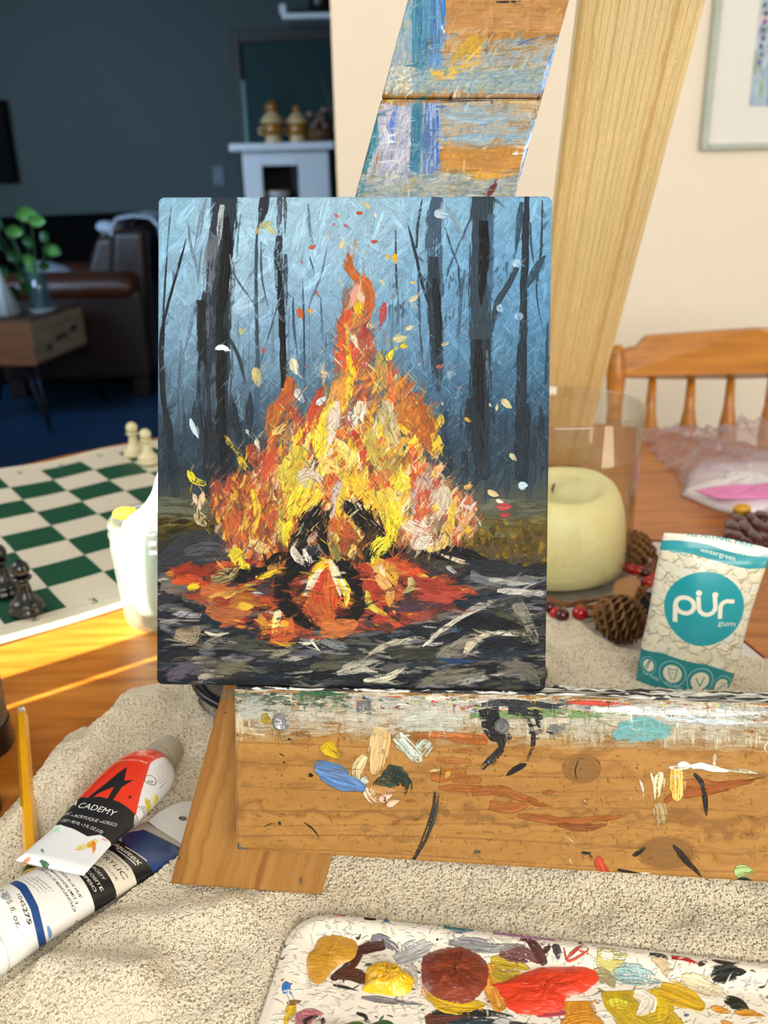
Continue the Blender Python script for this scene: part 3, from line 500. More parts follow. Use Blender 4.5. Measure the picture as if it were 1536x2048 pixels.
    T.many(Z, [
        # logs / darks
        (74, '0d0e0c', D(dry=.2, t0=.4, t1=.8), [(632, 1185), (590, 1260), (545, 1350)]), (66, '100f0c', D(dry=.25, t0=.4, t1=.8), [(722, 1170), (800, 1240), (900, 1345)]), (40, '2a1c10', D(dry=.35), [(660, 1200), (650, 1280), (660, 1340)]), (60, '8a4a20,5c3014', D(dry=.45), [(700, 1240), (740, 1290), (800, 1330)]), (40, '7a3a1c', D(dry=.5), [(600, 1290), (640, 1330)]), (40, '0b0b0a', D(dry=.05), [(630, 1250), (655, 1340), (670, 1370)]), (44, '0c0c0c', D(dry=.1), [(560, 1370), (480, 1380), (420, 1420)]),
        (70, '0a0b0c', D(dry=.08), [(640, 1380), (540, 1420), (490, 1480)]), (64, '0c0c0e', D(dry=.08, t0=.7, t1=.5), [(490, 1450), (510, 1560), (590, 1630)]), (60, '0b0c0e', D(dry=.08), [(690, 1380), (760, 1460), (790, 1560)]), (50, '0d0d0f', D(dry=.1), [(800, 1530), (760, 1600), (700, 1600)]), (60, '111316', D(dry=.2), [(800, 1350), (900, 1370), (960, 1350)]), (60, '0e1014', D(dry=.2), [(260, 1450), (360, 1440), (440, 1420)]),
        (26, 'b49a8c', D(dry=.5), [(590, 1320), (620, 1290), (632, 1300)]), (46, '25282e', D(dry=.3), [(570, 1350), (640, 1360)]), (30, 'e8dccb', D(dry=.35, t0=.6), [(530, 1340), (556, 1380), (580, 1410)]), (16, 'efe6d4', D(dry=.35), [(575, 1345), (590, 1380), (596, 1410)]), (10, 'e6dcc8', D(dry=.4), [(600, 1370), (605, 1410)]),
        (34, '8f8a48,5c5a2c', D(dry=.2, t0=.7, t1=.7), [(680, 1330), (692, 1355), (704, 1378)]), (44, '14120c', D(dry=.1), [(765, 1180), (800, 1190)]), (14, 'd6cfc8', D(dry=.2), [(740, 1160), (770, 1165), (795, 1200)]), (20, '16181c', D(dry=.1), [(722, 1175), (750, 1190), (770, 1225)]),
        # central coal: tent of yellow and white over orange
        (120, 'b8481c,c85a20', D(dry=.12, t0=.4, t1=.6), [(655, 1390), (650, 1480), (660, 1590)]), (60, 'c05a24', D(dry=.15, t0=.9, t1=.5), [(600, 1540), (640, 1610), (700, 1640)]), (70, 'c4682c', D(dry=.2, t0=.7, t1=.5), [(640, 1640), (700, 1650), (760, 1625)]),
        (36, 'e4c41c', D(dry=.3, t0=.4), [(655, 1380), (620, 1430), (590, 1480)]), (26, 'f4e8c4', D(dry=.2, t0=.4), [(640, 1420), (605, 1470), (575, 1520)]), (30, 'f0dfa8', D(dry=.2, t0=.3), [(672, 1380), (700, 1450), (715, 1530)]), (30, 'e9d02c', D(dry=.25, t0=.3), [(705, 1440), (735, 1500), (735, 1560)]), (12, 'f6ecd2', D(dry=.1), [(690, 1410), (722, 1470), (745, 1520)]), (24, 'c8361a', D(dry=.2), [(650, 1430), (630, 1500), (618, 1560)]), (14, '9c3220', D(dry=.2), [(590, 1550), (620, 1600), (650, 1620)]), (10, 'd03018', D(dry=.2), [(692, 1520), (694, 1560), (730, 1590)]), (30, '3a1a14', D(dry=.2), [(700, 1590), (760, 1580)]),
        # small lower-left coal
        (50, 'c85a20', D(dry=.15, t0=.5, t1=.7), [(480, 1580), (490, 1640), (470, 1690)]), (26, 'ece070', D(dry=.15), [(480, 1570), (470, 1620), (458, 1660)]), (20, 'f0e8c8', D(dry=.1), [(486, 1575), (480, 1620)]), (34, 'd8641c', D(dry=.15), [(520, 1600), (525, 1640), (545, 1660)]), (26, 'e89a1c', D(dry=.2), [(500, 1610), (510, 1650)]), (30, 'b85028', D(dry=.2), [(450, 1690), (510, 1680), (560, 1655)]),
        # orange tongues left ground
        (50, '7c2c1e', D(dry=.2), [(90, 1430), (150, 1425), (230, 1440)]), (36, 'c8481c', D(dry=.2), [(80, 1470), (160, 1460), (230, 1490)]), (60, 'b8602c', D(dry=.2), [(190, 1500), (270, 1510), (350, 1500)]), (30, 'd09a3c', D(dry=.35), [(220, 1530), (280, 1520), (330, 1500)]), (60, 'a85a2c', D(dry=.2), [(210, 1570), (290, 1590), (380, 1580)]), (46, 'bf7a1e,9a4a1c', D(dry=.2), [(290, 1560), (350, 1530), (430, 1560)]), (30, 'd8a828', D(dry=.3), [(330, 1560), (390, 1560)]), (30, 'c8861c', D(dry=.2), [(410, 1590), (430, 1640), (420, 1680)]), (40, '7c3020', D(dry=.3), [(230, 1540), (300, 1550)]), (50, '6b5a3a,8c8458', D(dry=.45), [(230, 1460), (300, 1440), (330, 1410)]), (26, 'c9b010', D(dry=.35), [(140, 1490), (185, 1485)]), (16, 'a8983c', D(dry=.3), [(320, 1510), (370, 1480), (410, 1460)]), (26, 'e0b81c', D(dry=.25), [(395, 1450), (440, 1440), (480, 1420)]), (26, 'b47830', D(dry=.3), [(440, 1420), (490, 1400), (510, 1390)]), (46, '3a3036', D(dry=.4), [(400, 1500), (460, 1490)]), (16, 'b8b4b0', D(dry=.5), [(385, 1510), (430, 1515)]),
        # right ground flames
        (60, 'a8321e', D(dry=.2), [(790, 1400), (830, 1470), (870, 1580)]), (50, 'c2401c', D(dry=.2), [(880, 1390), (950, 1410), (1030, 1460)]), (60, '9c3022', D(dry=.25), [(950, 1460), (1060, 1490), (1180, 1510)]), (40, 'a83a2a', D(dry=.3), [(1000, 1530), (1100, 1530), (1210, 1500)]), (60, 'e4b020,c88a28', D(dry=.3), [(830, 1390), (900, 1430), (920, 1480)]), (46, 'd8a050', D(dry=.3), [(850, 1440), (890, 1490), (910, 1540)]), (20, 'f0d8a0', D(dry=.2), [(860, 1400), (880, 1450)]), (28, 'e2cc30,b8a838', D(dry=.25, t0=.3), [(810, 1500), (830, 1560), (890, 1590)]), (20, 'd8902c', D(dry=.25), [(885, 1520), (905, 1560), (920, 1590)]), (30, 'b0a060', D(dry=.25, t0=.6, t1=.4), [(975, 1450), (980, 1490), (950, 1505)]), (46, '8c3228', D(dry=.2), [(840, 1610), (900, 1600)]), (60, '7a3832', D(dry=.3), [(980, 1590), (1060, 1590)]), (40, '3c2c34', D(dry=.3), [(900, 1560), (1000, 1560), (1100, 1550)]),
        (30, 'd6451c', D(dry=.3), [(940, 1395), (1000, 1430), (1040, 1450)]), (18, 'e8a83c', D(dry=.2), [(1000, 1440), (1045, 1450)]),
    ]); T.xdry = .16; T.many(Z, [
        # tall flame
        (40, 'b9561c', D(dry=.1, t0=.15, t1=.8), [(740, 235), (748, 290), (785, 340)]), (12, 'b08a50', D(dry=.4), [(772, 180), (762, 230), (752, 260)]), (60, 'c05c20', D(dry=.12, t0=.6, t1=.6), [(775, 330), (812, 370), (822, 440)]), (34, 'c44f1e', D(dry=.3), [(820, 410), (812, 470), (800, 520)]), (30, 'e2a088', D(dry=.12, t0=.4), [(780, 350), (760, 410), (742, 450)]), (24, 'ecc6a4', D(dry=.12), [(785, 380), (798, 430)]), (36, 'dcb414', D(dry=.2), [(778, 420), (785, 480)]), (60, 'cc4e24', D(dry=.45, t0=.4, t1=.7), [(740, 450), (725, 560), (715, 660)]), (70, 'c44a28', D(dry=.5), [(735, 560), (760, 640), (740, 740)]), (14, 'e0b010', D(dry=.1, t1=.6), [(738, 500), (742, 600), (745, 640)]), (26, 'e6ba14', D(dry=.15), [(740, 620), (760, 680), (776, 715)]), (26, 'e8d8b0', D(dry=.2), [(750, 550), (775, 570), (785, 600)]), (18, 'efe2c4', D(dry=.2), [(805, 640), (806, 668)]), (40, '8c3a34', D(dry=.5), [(800, 500), (805, 600), (800, 690)]), (22, 'b4363a', D(dry=.6), [(878, 420), (872, 480), (865, 540)]),
        (44, 'e8c018', D(dry=.3), [(750, 700), (735, 770), (728, 830)]), (26, 'c8502a', D(dry=.3), [(650, 790), (628, 850), (618, 920)]), (54, 'e0a048,d8882c', D(dry=.35), [(720, 720), (690, 800), (660, 860)]),
        # central cream-yellow leaf shapes
        (60, 'e4bc1c,e8d850', D(dry=.2, t0=.3, t1=.4), [(690, 790), (650, 900), (640, 1010)]), (44, 'e2cfc0', D(dry=.15, t0=.25, t1=.3), [(700, 790), (690, 870), (672, 950)]), (40, 'e9cc18', D(dry=.25), [(640, 870), (630, 960), (640, 1020)]), (14, 'f0e6cc', D(dry=.1), [(690, 960), (665, 1000), (650, 1030)]), (46, 'cfb62c,ddd070', D(dry=.2, t0=.4), [(700, 940), (735, 990), (745, 1040)]), (60, 'dcb858', D(dry=.3), [(640, 1000), (680, 1040), (730, 1060)]), (30, 'e0752a', D(dry=.3), [(700, 900), (740, 930)]), (46, 'c8381e', D(dry=.4), [(680, 1060), (690, 1100), (660, 1130)]), (80, 'dccc30,b8a42c', D(dry=.35), [(560, 960), (530, 1060), (510, 1180)]), (60, 'e0d020', D(dry=.35, t0=.4), [(600, 1080), (550, 1170), (520, 1280)]), (60, 'e6c61c', D(dry=.45), [(640, 1130), (570, 1180), (520, 1220)]), (26, 'e0d414', D(dry=.25), [(520, 1240), (505, 1300), (515, 1340)]), (24, 'a09038', D(dry=.3), [(495, 1160), (480, 1260), (500, 1350)]),
        (80, 'd0c0a8', D(dry=.6), [(560, 1100), (600, 1080), (640, 1130)]), (50, 'e8c81c,e0b020', D(dry=.3), [(710, 1060), (760, 1100), (830, 1130)]), (60, 'e8b81c', D(dry=.35), [(770, 1070), (800, 1130), (860, 1190)]), (44, 'c8b8b0', D(dry=.3, t0=.4), [(710, 1090), (695, 1160), (680, 1230)]), (30, 'd8b828', D(dry=.2), [(725, 1110), (710, 1200), (705, 1290)]), (60, 'c05a20', D(dry=.3), [(680, 1230), (720, 1270), (770, 1300)]), (40, 'a84a24', D(dry=.4), [(760, 1270), (740, 1310)]),
        (90, 'd8b82c,e4cc30', D(dry=.35, t0=.6), [(870, 1120), (900, 1200), (905, 1290)]), (50, 'e0cc14', D(dry=.3), [(920, 1200), (905, 1290), (880, 1350)]), (60, 'd4cc20', D(dry=.55), [(900, 1310), (850, 1350), (835, 1400)]), (60, 'dcd026', D(dry=.2, t0=.6), [(915, 1090), (950, 1100), (970, 1140)]), (20, 'e8dc30', D(dry=.2), [(900, 1100), (940, 1082), (975, 1095)]), (40, 'c8b464', D(dry=.4), [(940, 1140), (900, 1150)]),
        # right body: ochre leaf and orange
        (90, 'b8641c,9c4a18', D(dry=.18, t0=.4, t1=.5), [(970, 770), (1010, 860), (1050, 960)]), (70, 'c06a1c', D(dry=.2), [(930, 800), (980, 870), (1040, 920)]), (40, 'dcb018', D(dry=.15, t0=.6, t1=.6), [(1060, 910), (1078, 960), (1062, 1000)]), (30, 'e0b41a', D(dry=.2), [(1070, 890), (1090, 860), (1082, 835)]), (44, 'cc5a28,d8703c', D(dry=.3, t0=.3), [(870, 660), (900, 740), (925, 800)]), (40, 'a89848', D(dry=.45, t0=.2), [(855, 600), (870, 690), (890, 760)]), (60, 'a49c58,c4bc90', D(dry=.35), [(870, 800), (900, 900), (940, 980)]), (34, 'bcc0b0', D(dry=.4), [(880, 790), (895, 840)]), (60, 'b09c38', D(dry=.45), [(820, 900), (850, 1000), (900, 1080)]), (50, '8c7438', D(dry=.45), [(930, 990), (890, 1060), (860, 1100)]), (50, 'd06a2c', D(dry=.4), [(900, 1060), (840, 1090), (800, 1130)]), (30, 'd85a24', D(dry=.3), [(975, 950), (990, 1030), (985, 1100)]), (24, 'c04818', D(dry=.3), [(990, 1060), (985, 1130)]), (40, 'e8e0c8', D(dry=.5), [(790, 790), (780, 860), (790, 930)]), (30, 'c23a24', D(dry=.4), [(760, 900), (800, 1000), (780, 1060)]), (26, 'e8e4d4', D(dry=.5), [(745, 830), (770, 900)]),
        (40, 'bf4a20', D(dry=.4), [(520, 720), (500, 790), (445, 860)]), (46, 'b85a20', D(dry=.25, t0=.4), [(525, 700), (520, 780), (500, 810)]), (44, 'b05c20', D(dry=.3), [(460, 800), (455, 860), (445, 930)]), (24, '8a3c34', D(dry=.4), [(520, 810), (560, 860), (590, 930)]), (60, '9a3c24', D(dry=.4), [(380, 950), (400, 1020), (430, 1080)]), (44, 'c24a24', D(dry=.3), [(460, 960), (445, 1030), (420, 1100)]), (30, 'c04020', D(dry=.3), [(650, 740), (600, 850), (612, 930)]),
        # right small flames
        (70, 'd0a898', D(dry=.5), [(1040, 1060), (1010, 1140), (980, 1200)]), (60, 'c44c30', D(dry=.35), [(1050, 1130), (1020, 1190), (1000, 1250)]), (80, 'cfc4ac', D(dry=.45), [(1100, 1110), (1080, 1180), (1040, 1230)]), (30, 'e0b04c', D(dry=.2, t0=.2, t1=.4), [(1145, 1145), (1130, 1230), (1100, 1340)]), (20, 'd8b028', D(dry=.2, t0=.3), [(1135, 1180), (1125, 1260), (1105, 1310)]), (14, 'd8ccc0', D(dry=.25), [(1170, 1180), (1200, 1190), (1225, 1165)]), (24, 'd89a6c', D(dry=.3), [(1225, 1190), (1180, 1240), (1140, 1290)]), (26, 'e0b020', D(dry=.3), [(1180, 1260), (1205, 1290), (1220, 1300)]), (60, 'e0c8b4', D(dry=.55), [(960, 1250), (1020, 1280), (1080, 1290)]), (30, 'e2c030', D(dry=.3), [(1065, 1180), (1075, 1210)]), (50, 'e4d8c0', D(dry=.6), [(980, 1330), (1060, 1320), (1110, 1290)]), (30, 'd4b458', D(dry=.4), [(1040, 1350), (1090, 1330), (1130, 1290)]),
        # left small flames
        (30, 'd4c41c', D(dry=.3, t0=.15, t1=.6), [(140, 1050), (165, 1085), (200, 1100)]), (18, 'e4ccac', D(dry=.2), [(165, 1140), (175, 1180)]), (26, 'e0bc90', D(dry=.2, t0=.2), [(200, 1130), (190, 1170), (178, 1210)]), (40, 'c0a880', D(dry=.5), [(170, 1210), (210, 1260)]), (26, 'd8b41c', D(dry=.35), [(380, 1120), (400, 1200), (390, 1290)]), (60, 'b85820', D(dry=.4), [(300, 1200), (310, 1280), (330, 1350)]), (50, 'd0c01c', D(dry=.35), [(310, 1340), (330, 1380), (360, 1420)]), (26, 'd8c81c', D(dry=.3), [(360, 1400), (372, 1430)]), (40, 'c8b070', D(dry=.35), [(370, 1320), (420, 1340), (460, 1350)]), (40, 'b84a34', D(dry=.5), [(470, 1200), (450, 1290)]), (24, 'd8b018', D(dry=.4), [(330, 1000), (350, 1030), (360, 1050)]), (20, 'b8a038', D(dry=.5), [(280, 920), (310, 960), (340, 990)]),
    ])
    T.xdry = 0.0
    field([(600, 780), (1000, 780), (1200, 1200), (1000, 1300), (480, 1300), (380, 1100)], 330, ['f0e0b0', 'e8d060', 'e6b83c', 'd8683c', 'c8c0a8', 'e0d4c0', 'a83c2c'], (2, 5), (10, 46), [50, 55, -48, 90, -35], a=.75, dry=.5)
    field([(450, 560), (1150, 560), (1250, 1200), (380, 1200)], 170, ['c23c34', 'b84838', 'e0d8b8', 'd8c040', 'a83a4c', 'c8683c'], (3, 8), (4, 16), [50, 90, -40, 120], a=.7, dry=.5)
    # sparks and leaves: (x, y, size, angle, colour)
    for x, y, r, an, c in [(785, 85, 13, 0, 'b8442c'), (815, 60, 12, -60, 'd8c060'), (845, 95, 10, -70, 'e6dcc0'), (840, 192, 13, 0, 'b84432'), (668, 175, 12, 80, 'd8d4b0'), (608, 212, 14, 20, 'c85434'), (718, 205, 16, 60, 'dcc98c'), (808, 243, 12, -70, 'b9cdc8'), (890, 250, 12, -60, 'd8a82c'), (918, 255, 18, -80, 'd8a018'), (710, 338, 8, 0, 'd8cc90'), (870, 345, 14, -50, 'd0cc98'), (563, 462, 22, -70, 'c45a30'), (600, 450, 12, 0, 'c89040'), (628, 388, 13, -60, 'b84438'), (985, 345, 12, 0, 'd0c088'), (985, 405, 20, 30, 'dcd09c'), (970, 515, 16, 20, 'dcd098'), (935, 555, 26, 10, 'd8cc98'), (920, 590, 12, 60, 'e4d020'), (950, 585, 15, 0, 'd8c41c'), (898, 620, 22, 60, 'e0cc1c'), (1105, 575, 15, 20, 'd8c890'), (1085, 660, 14, 20, 'c86040'), (540, 660, 30, -75, 'dcd8b8'), (400, 700, 36, -80, 'c8b878'), (650, 690, 22, 0, 'e6cfa4'), (425, 600, 12, 60, 'b8504c'), (560, 770, 28, -60, 'dce0e0'), (640, 790, 22, 40, 'd0dce0'), (500, 745, 7, 0, 'd8c050'), (365, 905, 12, -50, 'e0dccc'), (402, 950, 18, -75, 'd4d0b0'), (1335, 800, 24, -40, 'd4c890'), (1275, 805, 8, -60, 'ccc498'), (1300, 815, 12, 85, 'dcd4a0'), (1190, 860, 14, -30, 'd8a828'), (1085, 1040, 22, 10, 'e8a060'), (1190, 1110, 18, 10, 'c8a050'), (1285, 1135, 22, -25, 'd8c48c'), (1310, 1165, 14, -20, 'e4dcc8'), (1325, 1185, 26, 0, 'c03c44'), (1330, 1215, 20, 0, 'b03840'), (1360, 1000, 18, -50, 'c8c098'), (1070, 1000, 10, 0, 'e4c8b0'), (340, 530, 14, -80, 'a8b070'), (435, 130, 24, 30, 'a9b488'), (400, 155, 12, 70, 'd0a04c'), (455, 150, 20, -50, 'c4c890'), (405, 20, 9, 0, '8aa0b0'), (700, 95, 10, -30, 'b4545c'), (690, 128, 8, -30, 'b8606c'), (735, 132, 10, -30, 'b4485c'), (710, 170, 6, -40, 'b86a70'), (570, 270, 8, -60, 'b07888'), (800, 50, 9, -60, 'd8cc80')]:
        dx, dy = r * math.cos(math.radians(an)), -r * math.sin(math.radians(an)); T.many(Z, [(r * 1.1, c, D(dry=.18, t0=.35, t1=.25), [(x - dx, y - dy), (x + dx * .2, y + dy * .2 + 2), (x + dx, y + dy)])])
    for _ in range(60):
        x, y = rg.normal(880, 60), rg.uniform(100, 700); T.many(Z, [(3, rg.choice(['b04a50', 'c08a50', 'a85a60', 'd8c890']), D(dry=.2), [(x, y), (x + rg.uniform(-9, 9), y + rg.uniform(4, 12))])])
    # feathering: pull neighbouring pigment along the stroke directions
    T.mute = False
    def smear(n, x0, x1, y0, y1, angs, wd, ln, a=.7, dry=.55, test=None):
        k = 0
        while k < n:
            x, y = rg.uniform(x0, x1), rg.uniform(y0, y1); k += 1
            if test and not inside(((x - 300) / .5339, (y - 380) / .5339), test): continue
            t = T.T([(x, y)])[0].astype(int)
            if not (0 <= t[0] < T.W and 0 <= t[1] < T.H): continue
            c = T.C[t[1], t[0]] * rg.uniform(.82, 1.08); an = math.radians(rg.choice(angs) + rg.uniform(-14, 14)); L = rg.uniform(*ln); S([(x, y), (x + L * math.cos(an) * .5 + rg.uniform(-2, 2), y - L * math.sin(an) * .5), (x + L * math.cos(an), y - L * math.sin(an))], rg.uniform(*wd), tohex(c), a=a, dry=dry, t0=.7, t1=.1)
    wide = [(150, 1040), (380, 900), (440, 780), (560, 700), (700, 440), (740, 230), (850, 360), (900, 600), (1100, 800), (1120, 1000), (1260, 1150), (1230, 1330), (1000, 1420), (500, 1420), (260, 1440), (170, 1250)]
    smear(4200, 370, 980, 500, 1150, [50, 60, 75, 95, 115, 230, 250], (1.5, 5), (8, 30), a=.75, dry=.55, test=wide)
    smear(1500, 312, 1095, 388, 960, [50, 50, -45, 90, 270, 230], (2, 8), (8, 34), a=.5, dry=.6)
    smear(1900, 312, 1095, 1120, 1384, [0, 8, -10, 180, 170, 25], (2, 7), (8, 34), a=.65, dry=.55)
    for _ in range(800):
        x, y = rg.uniform(400, 940), rg.uniform(620, 1120)
        if not inside(((x - 300) / .5339, (y - 380) / .5339), wide): continue
        an = math.radians(rg.choice([50, -48, -45, 52]) + rg.uniform(-8, 8)); L = rg.uniform(5, 18); S([(x - L * math.cos(an), y + L * math.sin(an)), (x + L * math.cos(an), y - L * math.sin(an))], rg.uniform(1, 3), rg.choice(['3a3430', '2c3a48', 'd8cca0', 'c8a83c', '5c4434', 'b8a47c', '6b4a30', '34322e', '7a3a20', '8c6a2c']), a=.65, dry=.6, t0=.3)
    # fine linen tooth under everything
    X, Y = np.meshgrid(np.arange(T.W), np.arange(T.H)); wv = (.5 + .5 * np.sin(X * 2 * math.pi / 3.6)) * (.5 + .5 * np.sin(Y * 2 * math.pi / 3.6))
    T.R = T.R + (.10 * wv).astype(np.float32); return T
D = dict
# ---------------------------------------------------------------- easel boards
LA = math.atan(.265); _dx, _dy = math.sin(LA), math.cos(LA)
LEG0 = (.0023, -.1115)
def leg2uv(t, s): return (LEG0[0] + t * _dy + s * _dx, LEG0[1] - t * _dx + s * _dy)
def uv2leg(u, v): a, b = u - LEG0[0], v - LEG0[1]; return (a * _dy - b * _dx, a * _dx + b * _dy)
def paint_leg():
    T = Tex('painted_pine_leg', -.004, .092, -.03, .62, 3600, 'b98545', px=lambda x, y: uv2leg(*epx(x, y, .018)))
    T.wood('a87a3e', '9c6c30', '825224', .020, along=1, seed=3, wob=.0022); S = T.stroke; rg = T.rng
    F = (680, 0, .3255)
    def wash(x0, x1, y0, y1, n, pal, w, ang, a=.6, dry=.5, L=40):
        for _ in range(int(n * 1.8)):
            x, y = rg.uniform(x0, x1), rg.uniform(y0, y1); an = math.radians(rg.choice(ang) + rg.uniform(-12, 12)); l = rg.uniform(.4, 1) * L
            T.many(F, [(rg.uniform(w * .5, w), rg.choice(pal), D(a=a, dry=dry, t0=.6), [(x - l * math.cos(an), y + l * math.sin(an)), (x + l * math.cos(an), y - l * math.sin(an))])])
    # upper board
    T.many(F, [(300, '8fa0a4,a39c8c', D(dry=.25, t0=1, t1=1, a=.9), [(300, 330), (800, 470), (1400, 400)]), (150, '8c9a9c,7f96a0', D(dry=.2, t0=1, t1=1, a=.95), [(250, 500), (800, 505), (1320, 500)]), (170, '7f9cb4,9aa6a4', D(dry=.25, t0=1, t1=1, a=.9), [(440, -40), (390, 200), (340, 420)])])
    T.many(F, [(260, 'b08250,a87a44', D(dry=.1, t0=1, t1=1, a=.9), [(640, 60), (1000, 60), (1420, 50)])])
    T.many(F, [(200, '7f94a8,8c9cb0', D(dry=.1, t0=1, t1=1, a=.95), [(520, 625), (515, 850), (510, 1100)]), (230, 'a9aab6,9aa2b0', D(dry=.2, t0=1, t1=1, a=.95), [(330, 640), (300, 850), (250, 1180)]), (300, '8fa0a8,a89c88', D(dry=.3, t0=1, t1=1, a=.9), [(600, 760), (900, 760), (1200, 760)]), (160, '85929a,93998f', D(dry=.15, t0=1, t1=1, a=.95), [(80, 1160), (600, 1150), (1100, 1130)])])
    wash(640, 1400, 0, 200, 26, ['b08656', 'a87e4c', 'a27644'], 50, [0, 80], a=.5, dry=.3, L=70)
    for y in (0, 110): wash(330, 480, y, y + 200, 40, ['6f98b4', '7f9fae', '8ea6a8', '5f8fb2', 'a3a68c'], 30, [75, 60], a=.7)
    wash(290, 440, 180, 420, 40, ['7d93ab', '8a98a8', '9aa39c', '6c8cae'], 26, [70, 60], a=.6)
    T.many(F, [(120, '33708e,4c819c', D(dry=.25, t0=1, t1=.8), [(505, -60), (500, 120), (495, 390)]), (90, '4472a4,5f88b0', D(dry=.2, t0=1, t1=.9), [(600, -60), (600, 160), (590, 380)]), (26, '2f6fb8', D(dry=.3), [(640, -20), (640, 120)])])
    wash(640, 900, 170, 300, 30, ['b99a70', 'a89470', 'c0a078'], 40, [10, 40], a=.5)
    T.many(F, [(60, 'c8a03c,b08a2c', D(dry=.35, t0=.8), [(840, 200), (760, 300), (680, 400)]), (50, 'c49a38', D(dry=.4), [(900, 220), (820, 310), (760, 380)]), (60, 'd4ae5c,c8a040', D(dry=.3), [(560, 450), (700, 430), (860, 380)]), (40, 'cf9a48', D(dry=.3), [(560, 480), (680, 460)])])
    wash(880, 1350, 240, 400, 70, ['7b97a8', '8aa0a6', '9a9a90', '6f8ea4', 'a08f78'], 26, [55, 65, 40], a=.65)
    wash(300, 1320, 400, 570, 200, ['6f8f9a', '8a9a80', '5f7f92', 'a8aa7c', 'b8b090', '4f7484', '9caa9c', '73868c'], 20, [0, 60, 30], a=.65, L=26)
    wash(280, 440, 400, 570, 60, ['cfc8b4', 'd6cdb4', 'b8b09c'], 18, [70, 20], a=.6, L=20)
    T.many(F, [(9, '2f5cae', D(dry=.15, t0=.2, t1=.6), [(1080, 275), (1180, 235), (1290, 215), (1360, 212)]), (12, '2f5cae', D(dry=.3), [(640, 215), (690, 200)]), (60, '5a8fd8,a8b8dc', D(dry=.3, t0=.5, t1=.8), [(1352, 220), (1330, 320), (1290, 430), (1262, 560)]), (14, 'ecebf2', D(dry=.2), [(625, 145), (635, 180), (645, 200)])])
    # the joint
    T.many(F, [(26, 'a07c58', D(dry=.2, t0=1, t1=1), [(440, 575), (800, 578), (1270, 585)]), (9, 'e9dcb8', D(dry=.3, t0=1, t1=1), [(290, 600), (600, 597), (1250, 600)]), (9, '1a1410', D(dry=.2), [(640, 612), (720, 616), (920, 612)]), (7, '2a2018', D(dry=.5, t0=1, t1=1), [(450, 606), (1240, 612)]), (24, 'c8b820', D(dry=.4), [(290, 612), (350, 612)]), (10, 'd8c058', D(dry=.4), [(930, 618), (1230, 622)]), (18, '2f8fa8', D(dry=.5), [(440, 600), (560, 602)])])
    # lower board
    wash(250, 440, 630, 1100, 110, ['9fa0b4', 'b9b6c2', '7f8fb0', 'c8c4cc', 'a8a8b4', '8fa0b8'], 26, [85, 70, 60], a=.7, L=50)
    T.many(F, [(60, '2f6f84,3d7a8c', D(dry=.3, t0=.3, t1=1), [(222, 660), (190, 860), (140, 1060), (110, 1190)]), (30, '4a6fc0', D(dry=.6), [(350, 640), (320, 760), (330, 880)]), (24, 'd8d4dc', D(dry=.3), [(270, 760), (290, 860), (270, 960)]), (70, '346f8a', D(dry=.25, t0=.8, t1=.9), [(475, 630), (465, 800), (460, 1020)]), (100, '4d70a4,7f94b8', D(dry=.3, t0=.8, t1=.9), [(565, 630), (560, 820), (565, 1060)]), (16, '2f5cb8', D(dry=.2, t0=.8), [(598, 640), (600, 800), (595, 1050)])])
    wash(120, 240, 850, 1180, 60, ['b8c8c8', 'd0d4d0', '8fb0b4'], 6, [80, 60], a=.7, L=6)
    wash(620, 1180, 640, 880, 120, ['8fa2a8', 'a09880', '7f98a8', 'b08f64', 'c09560', '8898a0'], 28, [0, 10, -10], a=.6, L=60)
    T.many(F, [(40, '7f9fb4', D(dry=.4), [(620, 850), (900, 830), (1170, 840)]), (12, '5f7ca8', D(dry=.4), [(850, 765), (930, 745), (1010, 760)]), (60, '88a0ac', D(dry=.5), [(640, 700), (900, 720), (1100, 700)]), (150, 'b58240,ad7a38', D(dry=.12, t0=1, t1=.9), [(615, 975), (860, 975), (1130, 960)]), (16, 'e4e2dc', D(dry=.3), [(1060, 940), (1130, 935)]), (14, 'c8ccd0', D(dry=.3), [(870, 915), (920, 890)])])
    wash(90, 1080, 1060, 1240, 170, ['8a9698', '76878c', '9aa2a0', 'a89868', '5f7880', 'b8b4a4'], 24, [0, 15, -10], a=.7, L=40)
    T.many(F, [(50, 'b98a3a', D(dry=.6), [(780, 1060), (900, 1080), (1100, 1060)]), (36, '5a2a22', D(dry=.1, t0=.4, t1=.4), [(905, 1200), (940, 1150), (962, 1125)]), (50, '6f9fd8,cfd8e8', D(dry=.3), [(1260, 640), (1200, 780), (1150, 950), (1090, 1180)]), (16, '2f5cae', D(dry=.1), [(1172, 890), (1150, 920)]), (14, '141414', D(dry=.5), [(960, 5), (1060, 4), (1160, -8)])])
    # around the ledge
    for _ in range(70):
        x, y = rg.uniform(428, 470), rg.uniform(1370, 1400); S([(x, y), (x + rg.uniform(-5, 5), y + rg.uniform(2, 8))], rg.uniform(2, 6), rg.choice(['6a7068', '4a5a50', '8a8678', '5f6f68']), a=.6, dry=.5)
    F = (320, 1340, .2604)
    T.many(F, [(8, '2a1c10', D(dry=.4), [(150, 1440), (140, 1470)]), (20, '5a4a34', D(dry=.7), [(1080, 1600), (1080, 1660)]), (30, 'e0d8c0', D(dry=.5, a=.6), [(330, 560), (220, 960), (110, 1330)]), (5, 'e8e0cc', D(dry=.3), [(110, 1350), (145, 1410)]), (6, '2a2014', D(dry=.2), [(490, 335), (515, 328)])])
    T.feather(2200, 700, 1150, 0, 390, [75, 60, 0, 20, -90, 180], (1.5, 7), (8, 30), a=.7, dry=.6)
    T.C *= .92; return T
